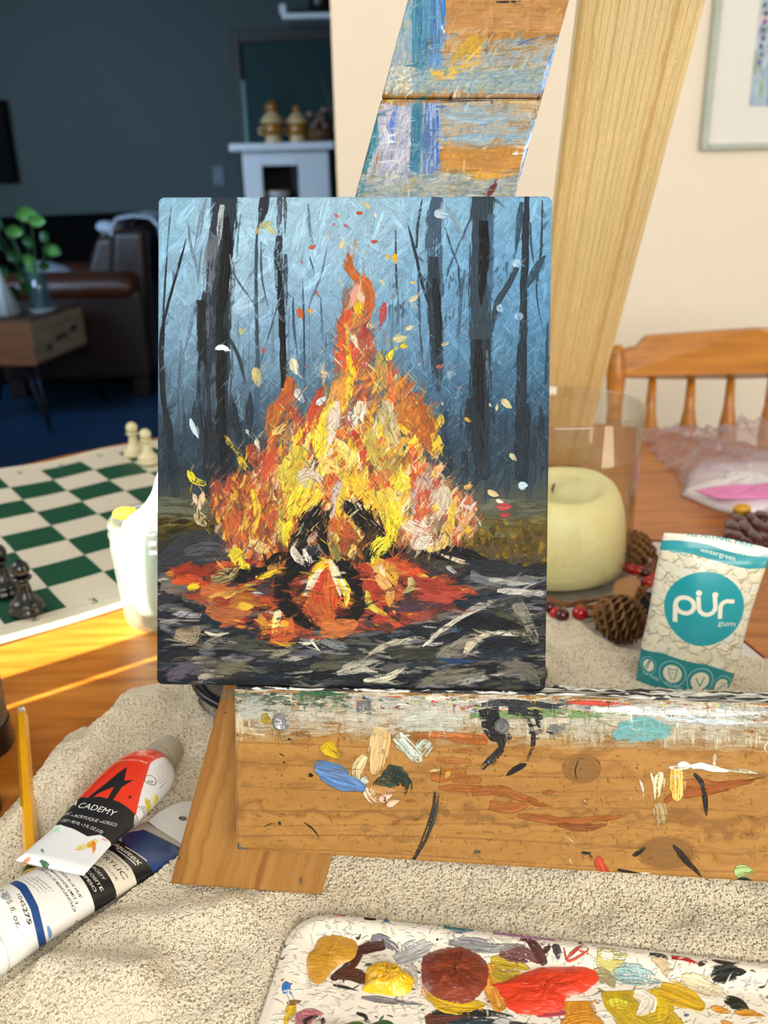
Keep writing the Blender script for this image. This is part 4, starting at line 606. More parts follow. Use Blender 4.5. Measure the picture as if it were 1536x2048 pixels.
def paint_ledge():
    T = Tex('painted_pine_ledge', .036, .446, -.102, .004, 4600, 'b98545', px=lambda x, y: epx(x, y, -.002))
    K = [epx(1163, 1537, -.002), epx(1340, 1705, -.002), epx(892, 1625, -.002)]
    T.wood('a5783a', '976a2e', '785024', .030, along=0, seed=11, wob=.010, knots=[(K[0][0], K[0][1], .0085, .0065), (K[1][0] - .002, K[1][1], .0130, .0075), (K[2][0], K[2][1], .0018, .0018)]); S = T.stroke; rg = T.rng
    for i in range(8):
        y = -.022 - i * .0095 + rg.uniform(-.002, .002); P = [((u), y + .003 * math.sin(u * 14 + i)) for u in np.linspace(.04, .40, 9)]; S(T.t(P), rg.uniform(3, 6), '6f4a20', a=.45, dry=.55, raw=True, t0=.8, t1=.8, rel=.1)
    F = (320, 1350, .7917)
    def yt(x): return 1384 + (x - 468) * .026 if x < 1090 else 1398 + (x - 1090) * .035
    # crusty top band
    for k, (y_, w_, c_, a_) in enumerate([(22, 60, 'b9b5a6,a9aaa0', .85), (46, 56, 'aeaa9a,9c9c90', .6), (70, 44, 'a8a08a,b0aa98', .35)]):
        for x in range(480, 1560, 90):
            if k == 2 and 560 < x < 1000 and (x // 90) % 2: continue
            S([(x - 60, yt(x) + y_ + rg.uniform(-6, 6)), (x + 60, yt(x) + y_ + rg.uniform(-6, 8))], w_, c_, a=a_, dry=.5, t0=.8, t1=.7, rel=.6)
    for _ in range(1000):
        x = rg.uniform(462, 1545); y = yt(x) + rg.uniform(-6, 34) * rg.random() + 4; d = rg.uniform(4, 22)
        pal = ['c9c6ba', 'b8b8b0', 'd8d4c8', '9aa09c', '8c948c', 'a8a698'] if x > 700 else ['8a8f84', '5f6f60', 'a8a898', 'c4c0ae', '4a5a4c', '8c7a68']
        S([(x - d, y), (x + d, y + d * rg.uniform(-.1, .15))], rg.uniform(2, 7), rg.choice(pal), a=.85, dry=.45, rel=1.3)
    for _ in range(520):
        x = rg.uniform(462, 1545); y = yt(x) + rg.uniform(25, 80) * rg.random() ** .8 + 4
        if x < 560 and y > 1440 and rg.random() < .5: continue
        d = rg.uniform(4, 20); an = rg.choice([0, 0, 1.57, 1.3]); S([(x - d * math.cos(an), y - d * math.sin(an)), (x + d * math.cos(an), y + d * math.sin(an) * .9)], rg.uniform(3, 11), rg.choice(['bdb8a8', 'aeaea2', 'a9a594', 'c6c0b0', '98988c']), a=.40, dry=.65, rel=.7)
    for _ in range(150):
        x = rg.uniform(1000, 1540); y = yt(x) + rg.uniform(30, 66); S([(x, y), (x + rg.uniform(-2, 2), y + rg.uniform(14, 34))], rg.uniform(4, 10), rg.choice(['b9b49c', 'a8a890', 'c4bfa8']), a=.5, dry=.6)
    for _ in range(170):
        x = rg.uniform(470, 1540); y = yt(x) + rg.uniform(0, 26); S([(x - 5, y), (x + rg.uniform(3, 12), y + rg.uniform(-3, 3))], rg.uniform(2, 5), rg.choice(['a84a34', 'b8483c', 'c8b83c', '3c6a44', '8c3c3c', '3f5f8c', 'd8d4c8', '283428', 'd88a5c', '2c4c6c']), a=.9, dry=.35, rel=1.4)
    for _ in range(130):
        x = rg.uniform(470, 700); y = yt(x) + rg.uniform(0, 22); S([(x - 7, y), (x + 8, y + rg.uniform(-2, 2))], rg.uniform(2, 6), rg.choice(['3f4f40', '2f4438', '55604f', 'c8c4a0', '6f7a5c']), a=.8, dry=.4, rel=1.2)
    S([(940, yt(940) + 34), (1080, yt(1080) + 26), (1180, yt(1180) + 26), (1270, yt(1270) + 22)], 18, '4f7a3a,7a9a4a', a=.7, dry=.6); S([(1130, yt(1130) + 4), (1200, yt(1200) + 4), (1260, yt(1260) + 4)], 10, 'c04434', dry=.5); S([(1180, yt(1180) + 16), (1380, yt(1380) + 16), (1540, yt(1540) + 14)], 16, 'dfe4e0,a8c4d0', dry=.4, t0=.6, t1=.8, rel=1.4)
    S([(1330, yt(1330) + 30), (1440, yt(1440) + 32), (1545, yt(1540) + 30)], 12, 'c8dce4', a=.8, dry=.5); S([(600, 1385), (700, 1388)], 8, '2f5a3c', dry=.5); S([(850, 1395), (900, 1394)], 9, 'e6e0d0', dry=.2, rel=1.5)
    S([(962, 1409), (1010, 1405), (1120, 1416)], 16, '3a3c40,56585c', dry=.35); S([(1000, 1402), (1130, 1412)], 12, '2b2d30', dry=.5)
    Q = (1000, 1340, .349)
    T.many(Q, [(130, '6fa6a4,5f9a9c', D(dry=.22, t0=.4, t1=.7, a=.95), [(650, 380), (740, 340), (930, 345)]), (50, '74aaa8', D(dry=.2), [(730, 300), (860, 290), (900, 330)]), (10, 'dfe6e4', D(dry=.5), [(750, 335), (850, 345)]), (14, '2b2420', D(dry=.3), [(265, 350), (310, 362), (355, 350)]), (60, '5c6064', D(dry=.4, a=.8), [(280, 320), (330, 330), (370, 315)]),
        (26, '1c1a1a', D(dry=.4, t0=.9), [(200, 220), (215, 290), (235, 350)]), (24, '1e1c1c', D(dry=.5, t0=.8), [(140, 240), (180, 330), (182, 430), (150, 520)]), (36, '17171a', D(dry=.15, t0=.3, t1=.2), [(150, 535), (90, 565), (38, 600)]), (40, '2c3036', D(dry=.5), [(20, 360), (40, 400)]), (60, '1d1f22', D(dry=.5, t0=1), [(-60, 250), (-40, 350), (-50, 400)]), 
        (9, '3a2410', D(dry=.2), [(448, 515), (430, 570), (438, 625)]),
        (60, '8c4a1c,a05a24', D(dry=.2, t0=1, t1=.7, a=.8), [(-160, 690), (0, 690), (165, 740)]), (70, '96521e', D(dry=.25, t0=.8, a=.75), [(-60, 770), (60, 790), (160, 770)]), (30, '8a4a1c', D(dry=.2, a=.8), [(150, 735), (215, 745)]), (26, '8c4c1e', D(dry=.25, a=.8), [(240, 700), (320, 690)]), (24, '8c4c1e', D(dry=.3, a=.8), [(170, 755), (300, 780)]), (50, '92501e', D(dry=.2, a=.8, t0=.5, t1=.3), [(100, 830), (350, 860), (560, 850), (690, 835)]), (46, '7f4219', D(dry=.15, a=.85, t0=.5), [(330, 880), (480, 900), (610, 880)]),
        (70, '9a5220,8a451a', D(dry=.2, t0=.3, t1=.15, a=.9), [(940, 750), (1020, 710), (1180, 680), (1450, 630)]), (60, '925020', D(dry=.2, a=.85), [(1060, 640), (1150, 650), (1260, 650)]), (6, '3a2010', D(dry=.3), [(1380, 640), (1480, 615), (1536, 605)]),
        (16, 'e9e4d6', D(dry=.2, t0=.2), [(795, 620), (812, 670), (820, 730)]), (20, 'efe8d0', D(dry=.1, t0=.4), [(860, 585), (880, 650), (886, 740)]), (60, 'd8c8a0', D(dry=.55), [(920, 580), (905, 660), (900, 730)]), (90, 'e0ac44,e8c070', D(dry=.3, t0=.9, t1=.6), [(1010, 560), (1015, 640), (1010, 720)]), (30, 'd8d4c4', D(dry=.4), [(965, 555), (1080, 560)]), (34, 'ece6dc', D(dry=.1, t0=.7, t1=.7), [(1015, 545), (1050, 535), (1085, 545)]), (44, 'ece6dc', D(dry=.1, t0=.7, t1=.4), [(1095, 550), (1150, 545), (1200, 560), (1300, 575)]), (30, 'dcc0ac', D(dry=.2, t0=.2, t1=1), [(1228, 475), (1225, 510), (1220, 550)]), (30, 'c9c0a4', D(dry=.5), [(1300, 570), (1400, 580), (1480, 590)]), (34, '1c1f20', D(dry=.25, t0=.5, t1=.2), [(1110, 590), (1150, 640), (1170, 720), (1180, 830)]), (50, 'aeb8a0', D(dry=.65), [(1000, 600), (1015, 620)]), (90, 'a8a888', D(dry=.7, a=.6), [(900, 760), (920, 820), (910, 900)]),
        (60, 'b83c2a', D(dry=.45, t0=.1, t1=1, a=.9), [(560, 1060), (570, 1110), (590, 1150)]), (18, '1f2420', D(dry=.15), [(465, 1040), (500, 1045), (520, 1040)]), (18, '1a1c1c', D(dry=.3), [(670, 1140), (720, 1150), (795, 1162)]), (26, '1c2020', D(dry=.4), [(760, 1060), (800, 1035), (830, 1010)]), (14, 'e4dccc', D(dry=.2), [(800, 1160), (870, 1162)]), (34, '2a1e18', D(dry=.1, t0=.3, t1=.2), [(990, 1000), (1060, 1080), (1150, 1180)]), (80, '9ab878', D(dry=.5), [(1340, 1160), (1400, 1150), (1450, 1170)]), (60, '14201c', D(dry=.4), [(1350, 1215), (1450, 1215)]), (6, 'e8e4d8', D(dry=.1), [(375, 950), (410, 975), (430, 1000)]), (9, 'e8e4d8', D(dry=.1), [(395, 1075), (410, 1110)]), (6, 'e8e4d8', D(dry=.1), [(740, 720), (750, 745)]), (6, 'e8e4d8', D(dry=.1), [(480, 742), (492, 756)]), (6, '201c18', D(dry=.1), [(775, 556), (790, 560)]), (10, 'e8e6e0', D(dry=.1, t0=.8, t1=.8), [(1530, 410), (1512, 440), (1530, 480)])])
    R = (680, 1340, .2604)
    T.many(R, [(120, '50545a', D(dry=.65, a=.8, t0=1), [(185, 230), (190, 330), (185, 450)]), (170, 'b4bcb4', D(dry=.6, a=.7), [(440, 420), (700, 400), (1000, 420)]), (110, 'b9b3a0', D(dry=.6, a=.7), [(0, 380), (200, 400), (420, 440)]),
        (150, 'd8be8c,c8a870', D(dry=.12, t0=.8, t1=.5, a=.95), [(320, 450), (300, 600), (265, 765)]), (24, '8c8a6c', D(dry=.5), [(330, 600), (335, 660)]), (90, 'd0bc90', D(dry=.25, t0=.6), [(190, 650), (130, 760), (140, 860)]), (110, 'aebcb4,c0c8c0', D(dry=.35, t0=.7, t1=.7), [(430, 500), (520, 590), (600, 680)]), (120, 'b4c0b8', D(dry=.5), [(680, 540), (640, 600), (590, 660)]), (60, 'a9b0a0', D(dry=.5), [(160, 830), (220, 860)]),
        (130, '223028,2f4034', D(dry=.35, t0=.8, t1=.6), [(430, 730), (400, 820), (290, 880)]), (110, '1f2c26', D(dry=.4, t0=.8), [(400, 800), (480, 830), (520, 900)]), (70, '26332a', D(dry=.6), [(510, 820), (520, 900), (500, 950)]), (60, 'b48450', D(dry=.25, t0=.9), [(230, 900), (340, 920), (450, 920)]), (80, 'dcbc9c', D(dry=.5, t0=.4), [(200, 900), (240, 980), (290, 1020)]), (60, 'e0bca8', D(dry=.4), [(300, 1000), (400, 950)]), (50, 'd8b090', D(dry=.4), [(360, 1040), (460, 990)]), (20, '4a3a30', D(dry=.4), [(345, 970), (345, 1040)]),
        (60, 'a05a28,b06a34', D(dry=.15, t0=.4, t1=1, a=.9), [(560, 500), (760, 495), (1110, 515)]), (50, '9c5420', D(dry=.15, a=.8, t1=1), [(840, 530), (1110, 545)]), (28, '9a5822', D(dry=.25, a=.7, t1=.9), [(860, 612), (1000, 620)]), (50, '9a5a26', D(dry=.25, a=.65, t1=1), [(740, 680), (860, 690), (985, 695)]), (90, '9a5620', D(dry=.35, a=.75, t1=1), [(700, 820), (840, 800), (930, 790)]), (60, '965220', D(dry=.3, a=.75, t1=1), [(860, 840), (1060, 840)]), (56, '965220', D(dry=.3, a=.75, t1=1), [(760, 900), (1055, 905)]), (40, 'd0a84c', D(dry=.3), [(810, 820), (850, 770)]), (26, 'd8c080', D(dry=.4), [(690, 770), (780, 760)]),
        (150, '141618', D(dry=.35, t0=.9, t1=.8, a=.95), [(1130, 290), (1150, 380), (1190, 480)]), (60, '1c1e20', D(dry=.5), [(1190, 470), (1240, 560), (1240, 620)]), (70, '24262a', D(dry=.35, t0=.8, t1=.2), [(1240, 600), (1170, 680), (1080, 765)]), (18, '3a7ab0', D(dry=.1), [(1130, 700), (1150, 705)]), (60, '2a2c2e', D(dry=.65), [(1280, 480), (1290, 560)]), (60, '26282c', D(dry=.45, t0=1, t1=.7), [(1290, 300), (1420, 320), (1536, 360)]), (26, '1f1f20', D(dry=.4), [(1400, 340), (1470, 440), (1490, 560), (1440, 700)]),
        (34, '2a2c2c', D(dry=.45, t0=.5, t1=.8), [(730, 930), (710, 1100), (640, 1300), (560, 1455)]), (20, '3a3c3c', D(dry=.55), [(760, 940), (735, 1100), (670, 1280), (600, 1420)]), (10, '4a4030', D(dry=.6), [(780, 740), (760, 900)]), (20, '8a4a1c', D(dry=.2, a=.8), [(500, 1000), (590, 1002)]), (22, '8a4a1c', D(dry=.2, a=.8), [(400, 1180), (460, 1150)]), (20, '8a4a1c', D(dry=.2, a=.8), [(570, 1145), (620, 1135)]), (24, '3c4450', D(dry=.4), [(1030, 1390), (1080, 1390)]), (7, 'f0ece0', D(dry=.1), [(722, 1262), (718, 1300)])])
    Wf = (320, 1340, .2604)
    T.many(Wf, [(60, 'a88a20,8c7420', D(dry=.35, t0=.7), [(800, 330), (820, 380), (860, 410)]), (170, '9aa09a', D(dry=.65, a=.7), [(600, 300), (760, 290), (900, 320)]), (90, 'cdbfa4', D(dry=.6, a=.7), [(590, 330), (600, 460), (590, 600)]), (60, 'cdbfa4', D(dry=.6, a=.6), [(640, 460), (780, 470), (900, 440)]), (22, '8c847c', D(dry=.3, a=.9), [(712, 400), (740, 445), (800, 465)]), (110, 'c9ac10,b89a14', D(dry=.35, t0=.7, t1=.6), [(1260, 560), (1300, 610), (1350, 640)]), (40, 'c4a41c', D(dry=.3), [(1240, 600), (1280, 570)]),
        (100, '5278ae,6088bc', D(dry=.08, t0=.5, t1=.5, a=.97), [(1190, 750), (1340, 810), (1500, 860), (1560, 890)]), (80, '5278ae', D(dry=.05, t0=.8, t1=.3, a=.97), [(1190, 720), (1320, 740), (1440, 780)]), (70, '557cb2', D(dry=.08, t0=.3, t1=.6, a=.97), [(1230, 820), (1380, 880), (1560, 910)]), (26, '1c120a', D(dry=.05, t0=.9, t1=.9), [(1145, 800), (1165, 806)]), (18, '2c1a10', D(dry=.1, t0=.9, t1=.9), [(985, 525), (1000, 530)]), (9, '2a1c12', D(dry=.2), [(920, 635), (960, 660)]), (10, '2a1c12', D(dry=.1), [(950, 700), (965, 712)]), (44, '565a5e', D(dry=.2, t0=.9, a=.9), [(600, 1330), (615, 1370), (680, 1378)]), (20, '1c1c20', D(dry=.4), [(915, 1160), (930, 1185)]), (9, '20201c', D(dry=.5), [(800, 1200), (860, 1175), (920, 1185)]), (12, '28241c', D(dry=.6), [(1110, 1165), (1170, 1210), (1220, 1280), (1190, 1300)]), (8, 'e8e4d8', D(dry=.2), [(1060, 458), (1110, 456)])])
    for _ in range(90):
        x, y = rg.uniform(475, 1535), rg.uniform(1480, 1730); S([(x, y), (x + rg.uniform(-2, 2), y + rg.uniform(-2, 2))], rg.uniform(1.2, 2.6), rg.choice(['ece8dc', '2a2018', '3a2a1c', 'e8e0c8']), a=.9, dry=0)
    T.feather(1500, 462, 1545, 1385, 1475, [0, 5, -8, 180, -90], (1.5, 6), (6, 26), a=.75, dry=.6)
    T.feather(700, 500, 1545, 1470, 1720, [0, 180, -80, -60, 20], (1.2, 4), (4, 16), a=.6, dry=.65)
    for _ in range(60):
        x, y = rg.uniform(480, 1530), rg.uniform(1500, 1735); S([(x, y), (x + rg.uniform(20, 90), y + rg.uniform(-3, 3))], rg.uniform(5, 16), rg.choice(['6a4a22', '5a4020', '7c5c30']), a=.28, dry=.62, t0=.4, rel=.1)
    T.C *= .95; return T
# ---------------------------------------------------------------- palette tray
PAL0 = onz(612, 1822, .768); _pa = math.radians(-9.9); PAL = Plane((PAL0[0] - .005, PAL0[1] + .002, .768), (math.cos(_pa), math.sin(_pa), 0), (-math.sin(_pa), math.cos(_pa), 0))   # x along the far edge, y away from the viewer
def paint_palette():
    T = Tex('paint_smeared_tray', -.006, .33, -.245, .006, 4200, 'e6dfcf', px=lambda x, y: PAL.px(x, y)); S = T.stroke; rg = T.rng
    F = (500, 1780, .6745)
    for _ in range(140):
        x, y = rg.uniform(540, 1536), rg.uniform(1815, 2048); S([(x - 12, y), (x + 14, y + rg.uniform(-5, 8))], rg.uniform(6, 20), rg.choice(['e9e3d4', 'ded6c4', 'e4ddcc', 'ece8dc']), a=.6, dry=.5, rel=.3)
    pal2 = ['10151a', '1a2430', '3c1f1c', '5a2c24', '1f3a2c', '2a4a78', '8a8a90', '7a4a5c']
    for _ in range(230):
        x, y = rg.uniform(545, 1800), rg.uniform(1815, 2300)
        if y < 1825 + (x - 640) * .108: continue
        d = rg.uniform(2, 12); S([(x - d, y), (x, y + rg.uniform(-3, 3)), (x + d, y + rg.uniform(-5, 5))], rg.uniform(2, 7), rg.choice(pal2), a=.95, dry=.45, t0=.3, rel=1)
    for _ in range(120):
        x, y = rg.uniform(500, 1900), rg.uniform(2050, 2600); T.blob(x, y, rg.uniform(8, 34), rg.choice(['d8a02c', 'c84a24', '2f4a5c', '3f6a3c', 'e0c030', '8a3c34', 'c87a8c', '1a2026']), ry=rg.uniform(6, 20), rough=6)
    T.many(F, [(34, '8c8c90,6c6c74', D(dry=.4), [(360, 130), (420, 150), (440, 170)]), (40, '3c1e18,54281c', D(dry=.12, t0=.5, t1=.6), [(400, 150), (330, 160), (290, 210), (250, 240)]), (46, '4c2418', D(dry=.1, t0=.9, t1=.7), [(260, 230), (310, 235), (350, 250)]), (60, 'a8a8a8', D(dry=.5), [(430, 190), (500, 160), (540, 150)]), (40, 'b4b0a8', D(dry=.5), [(470, 200), (490, 260)]), (22, '74747e', D(dry=.35, t0=.4), [(330, 300), (420, 310), (510, 320)]), (26, '808088', D(dry=.4), [(590, 150), (660, 150), (760, 165)]), (10, '14221a', D(dry=.1), [(245, 262), (290, 272), (320, 280)]),
        (50, 'c07a84,b8687c', D(dry=.15, t0=.5, t1=.6), [(150, 340), (160, 380), (140, 400)]), (30, 'c0707c', D(dry=.2), [(150, 345), (190, 345), (215, 350)]), (18, '101418', D(dry=.1), [(200, 355), (165, 370), (165, 400)]), (14, '1a1418', D(dry=.1), [(215, 360), (215, 395)]), (26, 'd8b020', D(dry=.2), [(130, 320), (110, 370), (105, 397)]), (16, '7c5a34', D(dry=.3), [(110, 330), (150, 310)]), (22, '2c6ab8', D(dry=.2), [(112, 270), (100, 305)]), (10, 'c88038', D(dry=.2), [(92, 270), (105, 262)]), (20, '3f7a24,2c5a1c', D(dry=.15), [(280, 385), (320, 380), (360, 395)]), (24, '1c4c34', D(dry=.3), [(340, 395), (400, 375), (430, 385)]), (14, '101418', D(dry=.1), [(315, 345), (340, 355), (350, 372)]),
        (70, '4c241c,6a3424', D(dry=.3), [(520, 370), (600, 360), (690, 350)]), (50, '2c4458,1c2c38', D(dry=.35), [(590, 385), (680, 375), (760, 380)]), (30, '10161c', D(dry=.35), [(540, 345), (620, 340), (780, 355)]), (40, 'b0b4b0', D(dry=.5), [(720, 385), (780, 370)]), (18, '141a1c', D(dry=.5), [(770, 375), (850, 385)]),
        (60, 'cc8a2c,d89a40', D(dry=.1, t0=.8, t1=.8), [(700, 200), (720, 260), (740, 320)]), (40, 'c0a428', D(dry=.2, t0=.6), [(715, 190), (770, 200), (830, 215)]), (60, 'b89c2c', D(dry=.2), [(720, 220), (760, 230), (800, 225)]), (44, '6c4440', D(dry=.2), [(740, 175), (810, 180), (870, 200)]), (26, '8a8a88', D(dry=.3), [(600, 150), (720, 165), (800, 160)]), (26, 'c08cb0,a86c94', D(dry=.25, t0=.6), [(720, 125), (800, 130), (930, 150)]), (20, '3c1c1c', D(dry=.2), [(870, 180), (890, 165)]), (26, '3c3c3c', D(dry=.2), [(905, 160), (915, 195)]), (34, '4c2420', D(dry=.2), [(875, 205), (830, 150), (800, 150)]), (8, 'c83c2c', D(dry=.2), [(930, 170), (945, 200), (1000, 180), (995, 165)]), (10, 'c8443c', D(dry=.2), [(940, 195), (990, 160)]),
        (30, '3c8c9c', D(dry=.12, t0=.6, t1=.6), [(575, 100), (615, 108), (655, 112)]), (24, '8c8c94', D(dry=.3), [(600, 118), (650, 122)]), (10, '101418', D(dry=.05), [(595, 98), (610, 104)]), (20, 'd08880', D(dry=.05, t0=.9, t1=.8), [(248, 62), (268, 66), (290, 62)]), (18, '2c1416', D(dry=.1, t0=.8), [(340, 76), (360, 82), (376, 78)]), (10, '381c1c', D(dry=.2), [(315, 60), (350, 66)]), (12, '3c6ca8', D(dry=.1), [(395, 86), (415, 90)]), (10, '2c5ca0', D(dry=.1), [(475, 80), (505, 86)]), (10, '2c5ca0', D(dry=.1), [(530, 90), (548, 92)]),
        (90, 'c8c078,b4ac58', D(dry=.5), [(1030, 190), (1070, 200), (1110, 200)]), (40, 'e4dcc4', D(dry=.1), [(1040, 188), (1080, 194)]), (60, '8fb0b0', D(dry=.5), [(1080, 235), (1160, 240), (1220, 255)]), (50, '8c8458', D(dry=.3, a=.8), [(1020, 230), (1060, 240), (1080, 270)]), (34, 'c8b48c', D(dry=.3), [(1190, 200), (1220, 210), (1240, 245)]), (20, '1c2014', D(dry=.3), [(1185, 190), (1225, 196), (1240, 205)]), (14, 'b81c1c', D(dry=.05, t0=.9), [(1250, 200), (1290, 204), (1330, 218)]), (14, '2c1410', D(dry=.1), [(1330, 222), (1355, 212)]), (44, '0c1210', D(dry=.2, t0=.3), [(1370, 250), (1420, 238), (1470, 240)]), (22, '0f1512', D(dry=.2), [(1370, 205), (1440, 222)]), (44, '101612', D(dry=.15, t0=.3), [(1410, 310), (1450, 315), (1480, 330)]), (24, 'cc8c24', D(dry=.2), [(1440, 345), (1490, 345), (1530, 355)]), (60, 'd8c8a0', D(dry=.4, a=.8), [(1280, 250), (1360, 275), (1420, 300)]), (50, 'dcc870', D(dry=.2), [(1310, 320), (1350, 325)]), (26, 'd0902c', D(dry=.15), [(1370, 330), (1410, 340), (1430, 345)]), (20, 'd09030', D(dry=.2), [(1400, 370), (1450, 390)]),
        (110, 'c8a818,b89c20', D(dry=.12, t0=.9, t1=.9), [(1090, 280), (1110, 330), (1170, 380), (1230, 370)]), (80, 'd0b018', D(dry=.12), [(1180, 290), (1220, 310), (1215, 360)]), (80, 'dcae18', D(dry=.1, t0=.7, t1=.6), [(1220, 275), (1290, 300), (1330, 320)]), (50, 'ece4d0', D(dry=.05, t0=.6), [(1140, 285), (1180, 300), (1175, 330), (1150, 350)]), (90, 'd4941c,cc8418', D(dry=.1, t0=.9), [(970, 310), (980, 350), (1000, 400)]), (70, 'd08c20', D(dry=.1), [(930, 390), (1000, 370), (1060, 390)]), (60, 'ded040', D(dry=.3), [(1085, 300), (1090, 330)]), (24, 'a83c4c', D(dry=.1, t0=.6, t1=.8), [(850, 350), (890, 345), (930, 345)])])
    # under-layers of the thick piles
    T.many(F, [(60, 'e0b080', D(dry=.1), [(520, 250), (560, 300), (620, 310)]), (60, 'd8b020', D(dry=.2), [(530, 290), (600, 320), (700, 320)])])
    T.feather(1300, 545, 1536, 1820, 2048, [0, 20, -20, 160, 200, 60, -70], (1.5, 6), (5, 22), a=.8, dry=.5)
    return T
# ---------------------------------------------------------------- paint tubes
_ta0 = (onz(31, 1725, .787) + onz(169, 1752, .787)) / 2; TA = Plane(_ta0, onz(347, 1488, .7735) - _ta0, (-.951, .309, 0))
_tb = np.array([.6182, .7860, 0.]); _tn = np.array([-.786, .6182, 0]); TB = Plane(onz(93.75, 1881.25, .770) - _tb * .021 + _tn * .0215, _tb, _tn)
def paint_tube_a():
    T = Tex('red_tube_label', -.004, .135, -.036, .036, 7500, 'dfe0e0', px=lambda x, y: TA.px(x, y, .004)); F = (0, 1350, .3125); fr = frames(F); rg = T.rng
    T.poly(fr([(330, 935), (480, 780), (640, 790), (780, 840), (868, 872), (800, 1080), (725, 1062), (700, 1040), (640, 1020), (560, 1032), (480, 992), (420, 970)]), '17181b')
    T.poly(fr([(450, 830), (640, 610), (760, 520), (800, 430), (850, 412), (900, 412), (1040, 430), (1115, 480), (1125, 530), (1060, 572), (970, 640), (905, 790), (868, 890), (760, 850), (640, 822), (560, 818), (480, 786)]), 'dc3214')
    T.poly(fr([(820, 668), (800, 740), (858, 738), (785, 775), (720, 850), (690, 838), (735, 772), (640, 800), (590, 825), (570, 815), (690, 745), (760, 700)]), '17181b'); T.disc(T.px(*fr([(835, 822)])[0]), .0011, '17181b', ry=.0008)
    q = lambda x, y: fr([(x, y)])[0]
    def ln(s, x0, y0, x1, y1, h, col, **k): T.line(s, q(x0, y0), q(x1, y1), h * .3125, col, **k)
    ln('GRUMBACHER', 814, 466, 1034, 474, 26, 'f2e8e0'); T.poly(fr([(800, 482), (1020, 488), (1020, 493), (800, 487)]), 'f0e6e0'); c = T.px(*q(903, 508)); T.disc(c, .0030, 'f0e6e0'); T.disc(c, .0024, 'dc3214'); ln('G', 894, 518, 914, 519, 24, 'f0e6e0')
    ln('CADMIUM RED LIGHT HUE', 752, 556, 985, 574, 20, 'f0d8cc'); ln('TEINTE DE ROUGE DE CADMIUM CLAIR', 702, 586, 985, 612, 19, 'f0d8cc'); ln('ROJO CADMIO COLOR TENUE', 684, 612, 945, 650, 20, 'f0d8cc')
    ln('A', 430, 838, 488, 850, 60, 'f0eee8'); ln('CADEMY', 494, 868, 728, 925, 46, 'f0eee8'); ln('LIC', 405, 892, 445, 903, 24, 'eceae4'); ln('\u2022 ACRYLIQUE \u2022', 452, 916, 640, 962, 24, 'eceae4'); ln('ACRILICO', 648, 962, 742, 970, 25, 'eceae4'); ln('C027 \u2022 90 ML \u2022 3 FL OZ (US)', 384, 932, 650, 1014, 23, 'eceae4')
    for i in range(8): ln('CONTENTS PERMANENT WHEN DRY', 995 + i * 4, 665 + i * 9, 1090 - i * 3, 590 + i * 13, 5, '77716c')
    T.disc(T.px(*q(965, 720)), .0036, '3a3a3a', ring=.88); ln('AP', 948, 738, 985, 732, 26, '33322e'); T.blob(315, 1590, 9, 'd8c41c', ry=5, ang=-.6, rel=.6); T.blob(297, 1606, 7, 'd8c41c', rel=.5); ln('TES', 890, 862, 940, 838, 20, '38332e')
    for i in range(16): a = T.px(*fr([(806 + i * 4.2, 1000 - i * 7.4)])[0]); T.poly([(a[0] - .0001, a[1]), (a[0] + .00028 + .0002 * (i % 3 == 0), a[1]), (a[0] + .0003, a[1] - .005), (a[0], a[1] - .005)], '24221f', meters=True)
    T.many(F, [(60, '9fd0b8,cfe4da', D(dry=.5, a=.8), [(330, 990), (370, 970), (400, 1000)]), (26, '2f5a3c', D(dry=.1, t0=.7, t1=.6), [(255, 1165), (285, 1180), (305, 1195)]), (22, '3a6a44', D(dry=.1, t0=.6, t1=.5), [(265, 1165), (275, 1190), (300, 1205)]), (26, 'a8c8b4', D(dry=.3), [(265, 1095), (275, 1120)]), (8, '4a6a54', D(dry=.2), [(262, 1095), (280, 1122)]), (40, 'c88444', D(dry=.4, t0=.2), [(185, 1140), (160, 1170), (130, 1185)]), (60, 'd8c078', D(dry=.55, t0=.2), [(480, 1105), (540, 1090), (600, 1075)]), (50, 'd8a020', D(dry=.4), [(560, 1090), (600, 1060), (625, 1045)]), (26, 'c87828', D(dry=.5), [(595, 1060), (600, 1100), (590, 1125)]), (20, 'd8a8b0', D(dry=.5), [(650, 1040), (710, 1045)]), (10, '9a7a34', D(dry=.3), [(765, 640), (800, 630)]), (14, '6a2014', D(dry=.4), [(590, 720), (620, 740)]), (16, '8a7420', D(dry=.4), [(760, 630), (790, 640)])])
    return T
